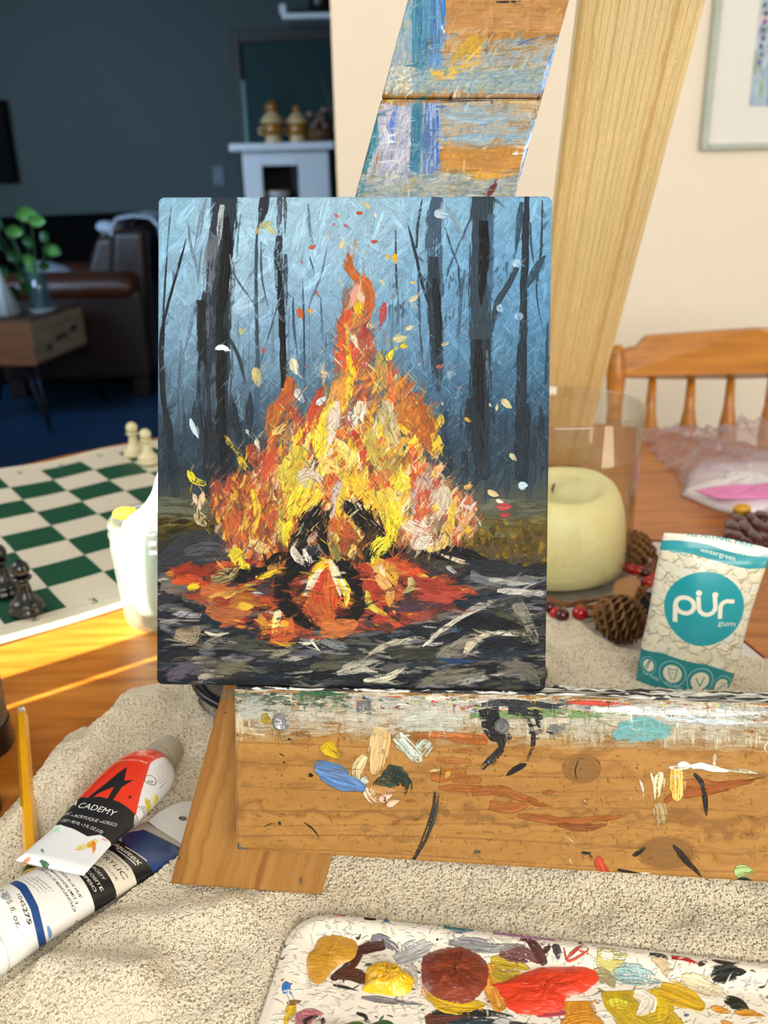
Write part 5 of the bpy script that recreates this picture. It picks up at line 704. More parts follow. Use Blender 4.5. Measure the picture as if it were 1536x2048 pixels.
def paint_tube_b():
    T = Tex('blue_tube_label', -.03, .165, -.036, .036, 6500, 'e3e0d8', px=lambda x, y: TB.px(x, y, .007)); F = (0, 1350, .3125); fr = frames(F)
    P = lambda *q: fr(q)
    T.poly(P((760, 900), (900, 860), (1200, 1000), (1160, 1130), (1010, 1200), (880, 1100), (770, 1010)), '12407c'); T.poly(P((700, 960), (790, 1010), (880, 1095), (1010, 1180), (1120, 1300), (880, 1300), (790, 1180), (640, 1080)), '141619')
    T.poly(P((640, 1080), (720, 1105), (830, 1190), (905, 1290), (860, 1500), (640, 1420), (500, 1180)), 'ded6c4'); T.poly(P((430, 1280), (560, 1230), (660, 1250), (770, 1360), (860, 1440), (630, 1560), (610, 1440), (560, 1380), (500, 1320)), '141619')
    T.poly(P((60, 1415), (110, 1388), (190, 1450), (260, 1560), (300, 1700), (290, 1800), (250, 1800), (245, 1700), (215, 1590), (150, 1490), (70, 1412)), '16427e')
    q = lambda x, y: fr([(x, y)])[0]
    def ln(s, x0, y0, x1, y1, h, col, **k): T.line(s, q(x0, y0), q(x1, y1), h * .3125 * .66, col, **k)
    ln('Liquitex', 690, 1020, 880, 1158, 62, 'eee8da', bold=.02); T.poly(P((790, 1032), (930, 1108), (927, 1116), (787, 1040)), 'eee8da'); T.poly(P((745, 1078), (865, 1158), (861, 1166), (741, 1086)), 'eee8da')
    ln('PROFESSIONAL', 610, 1070, 815, 1215, 22, '26241f', sp=1.2); ln('ACRYLIC', 590, 1120, 785, 1265, 52, '26241f'); ln('ARTIST COLOR', 560, 1165, 742, 1288, 22, '26241f', sp=1.2)
    ln('HEAVY BODY', 510, 1195, 662, 1322, 30, 'e8e2d4', bold=.01); ln('HAUTE VISCOSITE', 440, 1200, 645, 1368, 28, 'e8e2d4', bold=.01); ln('CUERPO ESPESO', 420, 1235, 605, 1388, 28, 'e8e2d4', bold=.01)
    ln('MANGANESE BLUE HUE', 345, 1292, 515, 1445, 24, '1c1a18', bold=.008); ln('BLEU MANAGANESE (IMIT.)', 296, 1300, 490, 1474, 24, '1c1a18', bold=.008); ln('TONO AZUL DE MANGANESO', 252, 1306, 470, 1502, 24, '1c1a18', bold=.008)
    for s, a, b, c, d in (('SERIES/SERIE 3', 245, 1392, 350, 1466), ('Lightfastness I', 215, 1394, 325, 1472), ('Tenue a la lumiere I', 188, 1398, 305, 1482), ('Solidez a la luz I', 162, 1406, 275, 1494)): ln(s, a, b, c, d, 15, '5a5854')
    ln('1045', 133, 1522, 165, 1590, 34, '2a2826'); ln('275', 166, 1594, 192, 1654, 36, '161412', bold=.02); ln('e 2 U.S. fl. oz.', 25, 1480, 125, 1688, 44, '2a2826')
    T.many(F, [(30, '4a78b8', D(dry=.65, a=.8), [(305, 1610), (345, 1640)]), (40, '3c6cb0', D(dry=.6), [(310, 1645), (335, 1620)]), (50, '14161a', D(dry=.1), [(-10, 1860), (36, 1835)]), (50, '8a8f98', D(dry=.6), [(40, 1520), (100, 1560)])])
    return T
# ---------------------------------------------------------------- gum pouch
_g0, _g1 = onz(1272, 1362, .762), onz(1455, 1378, .762)
GP = Plane(_g0, _g1 - _g0, (0, math.sin(.12), math.cos(.12)))
def paint_pouch():
    T = Tex('printed_gum_pouch', -.012, .118, -.008, .132, 8000, 'cfcab0', px=lambda x, y: GP.px(x, y)); F = (1240, 1040, .1927); fr = frames(F); rg = T.rng
    P = lambda *q: fr(q)
    for _ in range(340):   # printed gum pieces
        x, y = rg.uniform(180, 1560), rg.uniform(260, 1620); r = rg.uniform(70, 105); a = rg.uniform(0, 3.14); n = 5; pts = lambda k, ox=0, oy=0: [(x + ox + k * r * math.cos(a + t) * (1.15 if i % 2 else .9), y + oy + k * r * .72 * math.sin(a + t)) for i, t in enumerate(np.linspace(0, 2 * math.pi, n, endpoint=False))]
        T.poly(fr(pts(1.06, 4, 8)), '8f8a6c', a=.75); T.poly(fr(pts(1.0)), rg.choice(['d9d3b8', 'd2ccb0', 'cfcbb4', 'd4d3c4', 'c9c6b0', 'c6cac0']), var=.06); T.poly(fr(pts(.8, -6, -8)), rg.choice(['dfdac2', 'd9d4bc', 'd6d6c8']), a=.7)
    T.poly(P((400, 90), (1700, 330), (1700, 420), (1540, 385), (1180, 350), (900, 262), (650, 218), (400, 222)), 'dcd9c6'); T.poly(P((400, 214), (560, 214), (720, 232), (900, 266), (1100, 322), (1300, 362), (1700, 400), (1700, 530), (1536, 500), (1300, 478), (1100, 430), (900, 375), (720, 330), (560, 305), (400, 312)), '1f8c96')
    T.poly(P((200, 1300), (240, 1330), (420, 1330), (640, 1375), (860, 1420), (1040, 1500), (1210, 1595), (1300, 1600), (1200, 1900), (100, 1900), (120, 1700)), '158088')
    for i in range(46):
        x = rg.uniform(160, 1180); y = 1380 + (x - 200) * .24 + rg.uniform(-20, 260); r = rg.uniform(20, 60); T.disc(T.px(*fr([(x, y)])[0]), r * .000075, '1c8c94', ring=.86)
    for i in range(26):
        x = rg.choice([rg.uniform(440, 700), rg.uniform(1200, 1536)]); y = 262 + (x - 440) * .16 + rg.uniform(-20, 20); T.disc(T.px(*fr([(x, y)])[0]), rg.uniform(.0015, .004), '2a9aa4', ring=.88)
    T.disc(T.px(*fr([(856, 870)])[0]), .0281, '2a98a0'); T.disc(T.px(*fr([(856, 870)])[0]), .0276, '1f94a0')
    g = T.px(*fr([(536, 1000)])[0]); e = T.px(*fr([(1180, 1060)])[0])
    h = -.10
    def tx(s, zx, zy, size, col, da=0, **k): T.text(s, T.px(*fr([(zx, zy)])[0]), size, col, h + da, **k)
    # the wordmark, drawn as round-ended strokes
    W_ = 'e4e0cc'; t = 46
    def arc(cx, cy, r, a0, a1, n=20, ry=None): ry = ry or r; return [(cx + r * math.cos(math.radians(a)), cy + ry * math.sin(math.radians(a))) for a in np.linspace(a0, a1, n)]
    def line(pts, w=t):
        Q = T.t([T.px(*q) for q in fr(pts)]); k = T.sc(*fr(pts)[0]) * w * .1927
        for i in range(len(Q) - 1):
            v = Q[i + 1] - Q[i]; l = np.hypot(*v) + 1e-6; nn_ = np.array([-v[1], v[0]]) / l * k / 2; T.poly([Q[i] + nn_, Q[i + 1] + nn_, Q[i + 1] - nn_, Q[i] - nn_], W_, raw=True)
        for q in Q[1:-1]: T.poly([q + k / 2 * np.array([math.cos(b), math.sin(b)]) for b in np.linspace(0, 6.28, 14)], W_, raw=True)
    line([(556, 1005), (560, 850)] + arc(655, 832, 92, 195, 540, 28, 78)[0:]); line([(790, 740), (795, 830)] + arc(880, 840, 88, 170, 10, 14, 82) + [(962, 775), (962, 740)]); line([(1012, 970), (1018, 860)] + arc(1095, 860, 76, 185, 265, 8, 66) + [(1165, 802)])
    T.disc(T.px(*fr([(797, 705)])[0]), .0022, W_); T.disc(T.px(*fr([(965, 728)])[0]), .0022, W_)
    ln = lambda s, x0, y0, x1, y1, h_, col, **k: T.line(s, fr([(x0, y0)])[0], fr([(x1, y1)])[0], h_ * .1927, col, **k)
    ln('gum', 990, 1035, 1172, 1062, 62, W_)
    ln('ASPARTAME', 690, 186, 1150, 262, 46, '2f98a0', bold=.012); ln('FREE', 1185, 272, 1385, 300, 46, '2f98a0', bold=.012); ln('wintergreen', 820, 318, 1172, 395, 38, 'd8dccc', bold=.01)
    for x, y, r in ((290, 1470, 92), (530, 1515, 130), (812, 1580, 132), (1040, 1680, 120)):
        c = T.px(*fr([(x, y)])[0]); r *= .0000735; rx = r * (.8 if x in (290, 1040) else 1); T.disc(c, rx, 'a8d0cc', ring=.95, ry=r); T.disc(c, rx * .70, 'dedac2', ry=r * .68)
    L = lambda pts, c='2f8c90', w=10: T.many(F, [(w, c, D(dry=0, t0=1, t1=1, var=0), pts)])
    L([(260, 1530), (300, 1440), (330, 1400)]); L([(250, 1500), (300, 1420)]); L([(490, 1460), (500, 1520), (520, 1570)]); L([(580, 1470), (565, 1530), (545, 1575)]); L([(500, 1470), (535, 1480), (575, 1470)]); L([(520, 1510), (545, 1510)]); L([(770, 1550), (810, 1630)], w=13); L([(860, 1545), (812, 1630)], w=13); L([(985, 1710), (1110, 1660)]); L([(1050, 1630), (1040, 1740), (1075, 1740), (1080, 1650)], w=8)
    for s, x, y in (('GF FREE', 230, 1560), ('XYLITOL', 450, 1612), ('VEGAN', 742, 1688), ('NUT FREE', 950, 1760)): tx(s, x, y, .0034, 'b8d8d0', -.1)
    tx('Net wt. 77 g', 420, 1682, .0036, 'a8d0cc', -.08)
    return T
# ---------------------------------------------------------------- chess mat
BO = np.array([-.578, 1.128]); BY = -.934; SQ = .0572
BE1 = np.array([math.cos(BY), math.sin(BY)]); BE2 = np.array([-math.sin(BY), math.cos(BY)])
def paint_board():
    b = .6 * SQ; T = Tex('green_and_cream_chess_mat', -b, 8 * SQ + b, -2 * SQ - b, 6 * SQ + b, 2000, 'd6cdb8')
    for i in range(8):
        for j in range(-2, 6):
            if (i + j) % 2 == 0: T.poly([(i * SQ, j * SQ), ((i + 1) * SQ, j * SQ), ((i + 1) * SQ, (j + 1) * SQ), (i * SQ, (j + 1) * SQ)], '0d4a31', meters=True)
    for k in range(8):
        T.text(str(k + 1), (8 * SQ + .010, (k - 2 + .35) * SQ), .019, '33423c', -math.pi / 2 + math.pi, align='LEFT'); T.text(str(k + 1), (-.010, (k - 2 + .62) * SQ), .019, '3a4640', -math.pi / 2, align='LEFT')
        T.text('ABCDEFGH'[k], ((k + .4) * SQ, 6 * SQ + .008), .019, '3a4640', 0)
    T.poly([(8 * SQ + .006, -2 * SQ - b), (8 * SQ + .0068, -2 * SQ - b), (8 * SQ + .0068, 6 * SQ + b), (8 * SQ + .006, 6 * SQ + b)], '8a9088', meters=True)
    return T
# ---------------------------------------------------------------- room shell (the structure)
M_cream = mat('cream_wall_paint', 'f8ecd8', .85, noise=(3, 'f4e6cc', .5), bump=(180, .0006))
M_grey = mat('dark_slate_wall_paint', '3d4849', .8, noise=(2, '384446', .5), bump=(120, .0006))
M_ceil = mat('ceiling_paint', 'dedad0', .9, noise=(3, 'd6d2c8', .5)); M_white = mat('white_paint', 'dfe4e8', .5, noise=(8, 'd4dade', .5))
M_floor = mat('blue_grey_laminate', '1f4468', .45, noise=(3, '12304f', .9, (.6, 6, 1)), bump=(40, .0005))
struct('floor', box(-3.4, 3.2, -2.32, 6.12, -.05, 0), M_floor); struct('ceiling', join(box(-1.62, 3.2, -2.32, 2.0, 2.5, 2.55), box(-3.4, 3.2, 2.0, 6.12, 2.5, 2.55)), M_ceil)
struct('wall_far', box(-3.4, 3.2, 6.0, 6.12, 0, 2.5), M_grey)
struct('wall_back', box(-.092, 3.1, 2.2, 2.34, 0, 2.5), M_cream); struct('wall_right', box(3.1, 3.2, -2.2, 6.0, 0, 2.5), M_cream)
struct('baseboard_far', box(-3.3, 3.1, 5.98, 6.0, 0, .1), M_white)
# left wall of the dining nook with a window behind added sun mask panels; unseen opening behind the viewer for the fill lamp
struct('wall_left', join(box(-1.62, -1.5, -2.2, -.95, 0, 2.5), box(-1.62, -1.5, .62, 2.0, 0, 2.5), box(-1.62, -1.5, -.95, .62, 0, .85), box(-1.62, -1.5, -.95, .62, 1.95, 2.5)), M_cream)
struct('window_1', join(box(-1.58, -1.54, -.95, -.90, .85, 1.95), box(-1.58, -1.54, .57, .62, .85, 1.95), box(-1.58, -1.54, -.95, .62, .85, .90), box(-1.58, -1.54, -.95, .62, 1.92, 1.95)), M_white)
struct('wall_living', join(box(-3.4, -3.3, 2.0, 6.0, 0, 2.5), box(-3.3, -1.5, 2.0, 2.1, 0, 2.5)), M_grey)
struct('wall_front', join(box(-1.62, -1.4, -2.32, -2.2, 0, 2.5), box(2.2, 3.2, -2.32, -2.2, 0, 2.5), box(-1.4, 2.2, -2.32, -2.2, 2.3, 2.5)), M_cream)
M_bl = mat('opaque_blind_fabric', 'd8d0c0', .9, noise=(20, 'd0c8b8', .4))
gy = lambda c: (c - .87) / .81
cuts = [(.598, .6015), (.632, .640), (.682, .753)]; edges = [-.9] + [v for a, b in cuts for v in (gy(a), gy(b))] + [.57]  # gaps of the added unseen panels, shaped to throw the table's sun strips
BL = ['wide blind panel nearest the camera end of the dining window', 'narrow blind panel beside the widest one at the dining window', 'second narrow blind panel of the dining window, between two light gaps', 'wide blind panel at the living room end of the dining window']
for k in range(0, len(edges), 2):
    mk('blind_panel', box(-1.532, -1.526, edges[k], edges[k + 1], .90, 1.92), M_bl, cat='blind', label=BL[k // 2], group='blind panels at the dining window')
# ---------------------------------------------------------------- dining table, towel, chess, things on the table
def wood_mat(name, c1, c2, c3, rough=.35, scale=1.0, stretch=(1, 14, 14), coat=.0, rot=0.0):
    m = mat(name, c1, rough, coat=coat); nt = m.node_tree; b = nt.nodes['Principled BSDF']; L = nt.links.new
    tc = nt.nodes.new('ShaderNodeTexCoord'); mp = nt.nodes.new('ShaderNodeMapping'); mp.inputs['Scale'].default_value = stretch; mp.inputs['Rotation'].default_value = (0, 0, rot); L(tc.outputs['Object'], mp.inputs[0])
    n = nt.nodes.new('ShaderNodeTexNoise'); n.inputs['Scale'].default_value = 2.2 * scale; n.inputs['Detail'].default_value = 8; n.inputs['Distortion'].default_value = .4; L(mp.outputs[0], n.inputs[0])
    r = nt.nodes.new('ShaderNodeValToRGB'); r.color_ramp.elements[0].position = .3; r.color_ramp.elements[1].position = .72
    r.color_ramp.elements[0].color = (*srgb(c3), 1); r.color_ramp.elements[1].color = (*srgb(c2), 1); e = r.color_ramp.elements.new(.5); e.color = (*srgb(c1), 1)
    L(n.outputs[0], r.inputs[0]); L(r.outputs[0], b.inputs['Base Color'])
    bp = nt.nodes.new('ShaderNodeBump'); bp.inputs['Distance'].default_value = .0006; bp.inputs['Strength'].default_value = .5; L(n.outputs[0], bp.inputs['Height']); L(bp.outputs[0], b.inputs['Normal']); return m
M_oak = wood_mat('orange_varnished_oak', 'b86e20', 'c67f30', '9e5a16', .30, 2.0, (3, 22, 1), rot=-.6)
TC = (.02, .718); TR = .757
tb = thing('dining_table', (TC[0], TC[1], 0), 'round orange oak dining table under the towel and chess mat', 'table')
mk('tabletop', lathe([(.0001, -.030), (TR - .03, -.030), (TR - .006, -.024), (TR, -.012), (TR - .004, -.003), (TR - .012, 0), (.0001, 0)], (*TC, TZ), 96, cap=False), M_oak, tb, smooth=False)
mk('pedestal', lathe([(.16, .03), (.07, .10), (.05, .25), (.075, .42), (.06, .55), (.12, .66), (.14, .72)], (*TC, 0), 32), M_oak, tb, smooth=True)
for k in range(4):
    a = math.pi / 4 + k * math.pi / 2; u = np.array([math.cos(a), math.sin(a)]); v = np.array([-u[1], u[0]]) * .03
    P = lambda r, z: (TC[0] + u[0] * r, TC[1] + u[1] * r, z)
    mk('foot', tube([P(.08, .22), P(.22, .16), P(.36, .06), P(.42, .026)], [.035, .03, .026, .024], 10), M_oak, tb, smooth=True)
# chess mat
BT = paint_board(); M_board = BT.material(.55, 0, spec=.4)
def board_pt(i, j, z=0): p = BO + SQ * (i * BE1 + j * BE2); return (p[0], p[1], TZ + .0018 + z)
def bwave(i, j): return .0016 * (1 + math.sin(j * 2.1 + i * .6)) * (.35 + .65 * max(0, 1 - i / 4)) + .0008 * math.sin(i * 1.7)**2
NB = 60; b_ = .6
V, Fb = gridsurf(NB, NB, lambda u, v: (lambda i, j: board_pt(i, j, bwave(i, j)))(-b_ + u * (8 + 2 * b_), -2 - b_ + v * (8 + 2 * b_)))
uvb = [(i / (NB - 1), j / (NB - 1)) for j in range(NB) for i in range(NB)]
n0 = len(V); V2 = [(x, y, z - .0014) for x, y, z in V]; Ff = Fb + [tuple(k + n0 for k in f[::-1]) for f in Fb]
rim = [k for k in range(NB)] + [NB * (j + 1) - 1 for j in range(1, NB)] + [NB * NB - 1 - k for k in range(1, NB)] + [NB * (NB - 1 - j) for j in range(1, NB - 1)]
Ff += [(rim[k], rim[(k + 1) % len(rim)], rim[(k + 1) % len(rim)] + n0, rim[k] + n0) for k in range(len(rim))]
mk('chess_mat', (V + V2, Ff), M_board, uv=uvb + uvb, smooth=True, cat='chess board', label='roll-up green and cream vinyl chess mat with numbered border, lying on the wooden table')
def pawn(loc, m, label, h=.048):
    t = thing('chess_pawn', loc, label, 'chess piece', 'pawns on the chess mat'); k = h / .048
    pr = [(.0001, 0), (.0150, 0), (.0155, .0015), (.0152, .004), (.0135, .006), (.0140, .0075), (.0138, .0095), (.0110, .0115), (.0085, .0135), (.0065, .019), (.0055, .026), (.0052, .0295), (.0085, .0310), (.0088, .0322), (.0060, .0335)]
    hd = [(max(.0001, .0079 * math.sin(a)), .0400 - .0079 * math.cos(a)) for a in np.linspace(.75, math.pi, 10)]
    mk('body', lathe([(r * k, z * k) for r, z in pr], loc, 32), m, t, smooth=True); mk('head', lathe([(r * k, z * k) for r, z in hd], loc, 32), m, t, smooth=True); return t
M_blk = mat('black_plastic', '0b0c0d', .22, noise=(60, '101214', .5), coat=.3); M_ivory = mat('ivory_plastic', 'd8cfa8', .35, noise=(60, 'd0c69c', .5), sss=.05)
zb = TZ + .0046
for (x, y), m, l in (((55, 1222), M_blk, 'black chess pawn nearest the viewer, on a green square by the mat border'), ((10, 1186), M_blk, 'black chess pawn behind the nearest one, cut by the left edge of the photo'), ((270, 910), M_ivory, 'ivory chess pawn at the far corner of the mat, left of the pair'), ((297, 925), M_ivory, 'ivory chess pawn half hidden behind the canvas edge and glass jar')):
    p = onz(x, y, zb + (.001 if y < 1000 else 0)); pawn((p[0], p[1], p[2]), m, l, .052 if m is M_blk else .050)
# ---- towel
TWP = [onz(*p, TZ)[:2] for p in [(-260, 1820), (-120, 1730), (0, 1652), (60, 1590), (95, 1530), (135, 1482), (172, 1464), (206, 1472), (222, 1438), (236, 1408), (262, 1390), (300, 1382), (350, 1378), (500, 1330), (800, 1250), (1000, 1215), (1080, 1218), (1130, 1226), (1160, 1246), (1190, 1282), (1240, 1308), (1300, 1318), (1400, 1312), (1480, 1322), (1560, 1335), (1800, 1360), (2100, 1400)]] + [np.array([.60, .50]), np.array([.62, .12]), np.array([-.35, .12]), np.array([-.42, .25])]
TWP = np.array(TWP)
def pdist(P):   # signed distance to the towel outline, inside positive
    ins = np.zeros(len(P), bool); d = np.full(len(P), 9.)
    for i in range(len(TWP)):
        a, b = TWP[i - 1], TWP[i]; ins ^= ((a[1] > P[:, 1]) != (b[1] > P[:, 1])) & (P[:, 0] < (b[0] - a[0]) * (P[:, 1] - a[1]) / (b[1] - a[1] + 1e-12) + a[0])
        v = b - a; t = np.clip(((P - a) @ v) / (v @ v), 0, 1); d = np.minimum(d, np.linalg.norm(P - a - t[:, None] * v, axis=1))
    return np.where(ins, d, -d)
def ridge(P, a, b, w, h, sk=0):
    a, b = np.array(a), np.array(b); v = b - a; t = np.clip(((P - a) @ v) / (v @ v), 0, 1); d = np.linalg.norm(P - a - t[:, None] * v, axis=1); return h * np.exp(-(d / w) ** 2) * np.minimum(1, np.minimum(t, 1 - t) * 6 + .25)
def cz(P, s, o=0): return CN[((P[:, 1] + 1) * s + o).astype(int) % 1024, ((P[:, 0] + 1) * s + o).astype(int) % 1024]
W2 = lambda x, y: tuple(onz(x, y, TZ + .008)[:2])
TBo, TBd = TB.O[:2] - TB.ex[:2] * .03, TB.ex[:2] * 1.0
def towel_h(P):
    d = pdist(P); e = np.clip(d / .012, 0, 1); h = .0065 * np.sqrt(np.clip(1 - (1 - e) ** 2, 0, 1))
    f = .0065 * cz(P, 420) + .0022 * cz(P, 1300, 77)
    R = ridge(P, W2(250, 1400), W2(130, 1640), .012, .008) + ridge(P, W2(330, 1390), W2(240, 1480), .014, .006) + ridge(P, W2(150, 1500), W2(30, 1680), .010, .006) + ridge(P, W2(60, 1975), W2(330, 2005), .014, .011) + ridge(P, W2(150, 1900), W2(520, 1840), .012, .005) + ridge(P, W2(100, 2048), W2(350, 2030), .012, .006) + ridge(P, W2(640, 1735), W2(1500, 1790), .010, .004) + ridge(P, W2(1100, 1330), W2(1190, 1300), .018, .007) + ridge(P, W2(1200, 1330), W2(1330, 1340), .012, .004)
    R = R * 1.35 + ridge(P, (-.125, .428), (-.045, .418), .022, .0035)
    H = h + (f + R) * e
    t_ = np.clip(((P - TBo) @ TBd), 0, .16); dt = np.linalg.norm(P - TBo - t_[:, None] * TBd, axis=1); c_ = np.clip((dt - .020) / .016, 0, 1); H = np.minimum(H, .0062 + .03 * c_)
    c_ = np.clip((np.linalg.norm((P - np.array([-.014, .588])) * [1, 1.92], axis=1) - .130) / .02, 0, 1); H = np.minimum(H, .0068 + .03 * c_)
    q_ = np.stack([(P - PAL.O[:2]) @ PAL.ex[:2], (P - PAL.O[:2]) @ PAL.ey[:2]], 1); dr = np.maximum(np.maximum(-q_[:, 0], q_[:, 0] - .315), np.maximum(q_[:, 1], -.225 - q_[:, 1])); H = np.minimum(H, .0072 + .03 * np.clip(dr / .02, 0, 1))
    return np.where(d < 0, -1, H)
gx = np.arange(-.44, .62, .003); gyy = np.arange(.115, .80, .003); GX, GY = np.meshgrid(gx, gyy); GP2 = np.stack([GX.ravel(), GY.ravel()], 1); GD = pdist(GP2)
H2 = towel_h(GP2 + 0); idx = -np.ones(len(GP2), int); keep = GD > -.0022
for it in range(2):   # pull the outermost ring onto the outline
    near = keep & (GD < .0006); eps = 1e-4
    gxn = (pdist(GP2[near] + [eps, 0]) - pdist(GP2[near] - [eps, 0])) / (2 * eps); gyn = (pdist(GP2[near] + [0, eps]) - pdist(GP2[near] - [0, eps])) / (2 * eps); GP2[near] += np.stack([gxn, gyn], 1) * (-(GD[near]) + .0002)[:, None]; GD = pdist(GP2)
H2 = np.maximum(towel_h(GP2), .0004); idx[keep] = np.arange(keep.sum()); nx = len(gx)
q = np.arange((len(gyy) - 1) * nx).reshape(-1, nx)[:, :-1].ravel(); Q4 = np.stack([q, q + 1, q + 1 + nx, q + nx], 1); Q4 = Q4[keep[Q4].all(1)]
M_towel = mat('cream_terry_base', 'd2c7b0', .95, noise=(250, 'c8bca4', .6))
tw = mk('towel', (np.column_stack([GP2[keep], TZ + .0006 + H2[keep]]), idx[Q4]), M_towel, smooth=True, origin=(.05, .4, TZ), cat='towel', label='white terry towel spread over the table under the easel, tubes and paint tray')
# loop pile
def pile(n, seed):
    r = np.random.default_rng(seed); P = np.column_stack([r.uniform(-.43, .60, n), r.uniform(.13, .80, n)])
    k = pj(np.column_stack([P, np.full(n, TZ + .01)])); d = pdist(P); far = (P[:, 1] > .5)
    P = P[(d > .0004) & (k[:, 0] > -60) & (k[:, 0] < 1620) & (k[:, 1] < 2110) & (~far | (r.random(n) < .75))]; m = len(P); z = TZ + .0006 + towel_h(P)
    a = r.uniform(0, 2 * math.pi, m); L = r.uniform(.0016, .0032, m); cur = r.uniform(-1.8, 1.8, m); S = 6; pts = np.zeros((m, S, 3))
    for s in range(S):
        t = s / (S - 1); an = a + cur * (t - .5) * 2; r0 = (t - .5) * L; pts[:, s, 0] = P[:, 0] + r0 * np.cos(an); pts[:, s, 1] = P[:, 1] + r0 * np.sin(an); pts[:, s, 2] = z + .0001 + .0009 * math.sin(math.pi * (.12 + .76 * t)) * (L / .002)
    return pts
def pj(X):
    X = np.asarray(X, float) - CAM; w_ = X @ FW; return np.stack([768 + FPX * (X @ RT) / w_, 1024 + FPX * (X @ DN) / w_], -1)
PP = pile(760000, 5)
hc = bpy.data.hair_curves.new('terry_pile'); hc.add_curves([PP.shape[1]] * len(PP)); base_ = np.array([.05, .4, TZ])
hc.attributes['position'].data.foreach_set('vector', (PP - base_).astype(np.float32).ravel())
ra = hc.attributes.get('radius') or hc.attributes.new('radius', 'FLOAT', 'POINT'); ra.data.foreach_set('value', np.tile(np.array([.00026, .00036, .00040, .00040, .00036, .00026], np.float32), len(PP)))
M_pile = mat('cream_terry_loops', 'ddd3bc', .95, noise=(90, 'ddd2ba', .5)); hc.materials.append(M_pile)
po = bpy.data.objects.new('terry_pile', hc); COL.objects.link(po); po.parent = tw; po['kind'] = 'stuff'
def twz(x, y): return TZ + .0006 + float(towel_h(np.array([[x, y]]))[0])
# ---------------------------------------------------------------- the easel
LT = paint_leg(); M_leg = LT.material(.6, .0005, spec=.2); GT = paint_ledge(); M_ledge = GT.material(.55, .0011, spec=.22)
M_pine = wood_mat('pale_pine', 'c8a868', 'd2b67a', 'b4904c', .40, 1.1, (2, 30, 30), coat=.15); M_edge = mat('paint_marked_pine_edge', 'cbb691', .6, noise=(120, 'a9bccb', .8), bump=(200, .0004))
M_crust = mat('black_and_white_paint_crust', 'e4e2da', .5, noise=(240, '1c1d20', 1.0, (.35, 1, 1)), bump=(300, .0015))
# canvas
CT = paint_canvas(); M_canvas = CT.material(.5, .0006, spec=.16)
def canvas_mesh():
    n = 5; r = .0022; dpt = .0178; V = []; uv = []; loop = rrect(0, CW, 0, CH, .003, 5); m = len(loop); Fc = []
    for off, b in [(-.0030, .0), (-.0012, .0001), (-.0003, .0009), (0, .0024), (0, dpt)]:
        for (u, v) in loop:
            cx, cy = CW / 2, CH / 2; uu = cx + (u - cx) * (1 + off / cx); vv = cy + (v - cy) * (1 + off / cy); V.append(ew(uu, vv, b)); uv.append((uu, vv))
    for k in range(4):
        for i in range(m): Fc.append((k * m + i, k * m + (i + 1) % m, (k + 1) * m + (i + 1) % m, (k + 1) * m + i))
    Fc.append(tuple(range(m))); Fc.append(tuple(range(4 * m, 5 * m))[::-1]); return (V, Fc), CT.uv(uv)
cv = thing('campfire_painting', tuple(ew(CW / 2, 0, .009)), 'small canvas with a painted campfire and dark winter trees, standing on the easel ledge', 'painting')
vf, uvc = canvas_mesh(); mk('painted_canvas', vf, M_canvas, cv, uv=uvc, smooth=False)
M_bar = mat('stretcher_pine', 'cdb27c', .7, noise=(30, 'c0a268', .5, (1, 1, 8)))
def slab(P4, b0, b1): n = len(P4); return [ew(u, v, b0) for u, v in P4] + [ew(u, v, b1) for u, v in P4], [tuple(range(n)), tuple(range(n, 2 * n))[::-1]] + [(i, i + n, (i + 1) % n + n, (i + 1) % n) for i in range(n)]
for q4 in (((.004, .004), (CW - .004, .004), (CW - .042, .038), (.042, .038)), ((.004, CH - .004), (.042, CH - .038), (CW - .042, CH - .038), (CW - .004, CH - .004)), ((.004, .0045), (.0415, .0385), (.0415, CH - .0385), (.004, CH - .0045)), ((CW - .004, .0045), (CW - .004, CH - .0045), (CW - .0415, CH - .0385), (CW - .0415, .0385))):
    mk('stretcher_bar', slab(q4, .0179, .0186), M_bar, cv)
# easel
es = thing('easel', tuple(ew(.2, -.11, .03)), 'wooden A-frame tabletop easel with a paint-spattered ledge and legs', 'easel')
B0, B1 = .0192, .0372
def leg_poly(top): return [(.0023, -.1145), (.0860, -.1185), leg2uv(.0826, top), leg2uv(0, top)]
def quad_uv(vf, T): return T.uv([(lambda p: T_leg(p))(np.array(v)) for v in vf[0]])
def to_uv(P): P = np.array(P) - EP.O; return (P @ EP.ex, P @ EP.ey)
JT = uv2leg(*epx(930, 196, B0))[1]
# the left leg is two butted lengths: the joint shows across it
lo = [(.0023, -.1145), (.0860, -.1185), leg2uv(.0826, JT + .0115), leg2uv(0, JT - .0115)]
lo[2] = leg2uv(.0826, uv2leg(*epx(1096, 200, B0))[1]); lo[3] = leg2uv(0, uv2leg(*epx(757, 196, B0))[1])
g = .0006; hi = [(lo[3][0] + g * _dx, lo[3][1] + g * 1.4), (lo[2][0] + g * _dx, lo[2][1] + g * 1.4), leg2uv(.0826, .585), leg2uv(0, .585)]
fl = lambda P: [epx(*pj(ew(u, v, B0)), B0) for u, v in P]
for nm, P4 in (('left_leg_lower', lo), ('left_leg_upper', hi)):
    vf = slab(P4, B0, B1); uvl = LT.uv([uv2leg(*to_uv(v)) for v in vf[0]]); mk('front_leg', vf, [M_leg], es, uv=uvl, bevel=.0012)
mir = lambda P: [(.68 - u, v) for u, v in P][::-1]
mk('front_leg', slab(mir([(.0023, -.1065), (.0860, -.1065), leg2uv(.0826, .585), leg2uv(0, .585)]), B0, B1), M_pine, es, bevel=.0012)
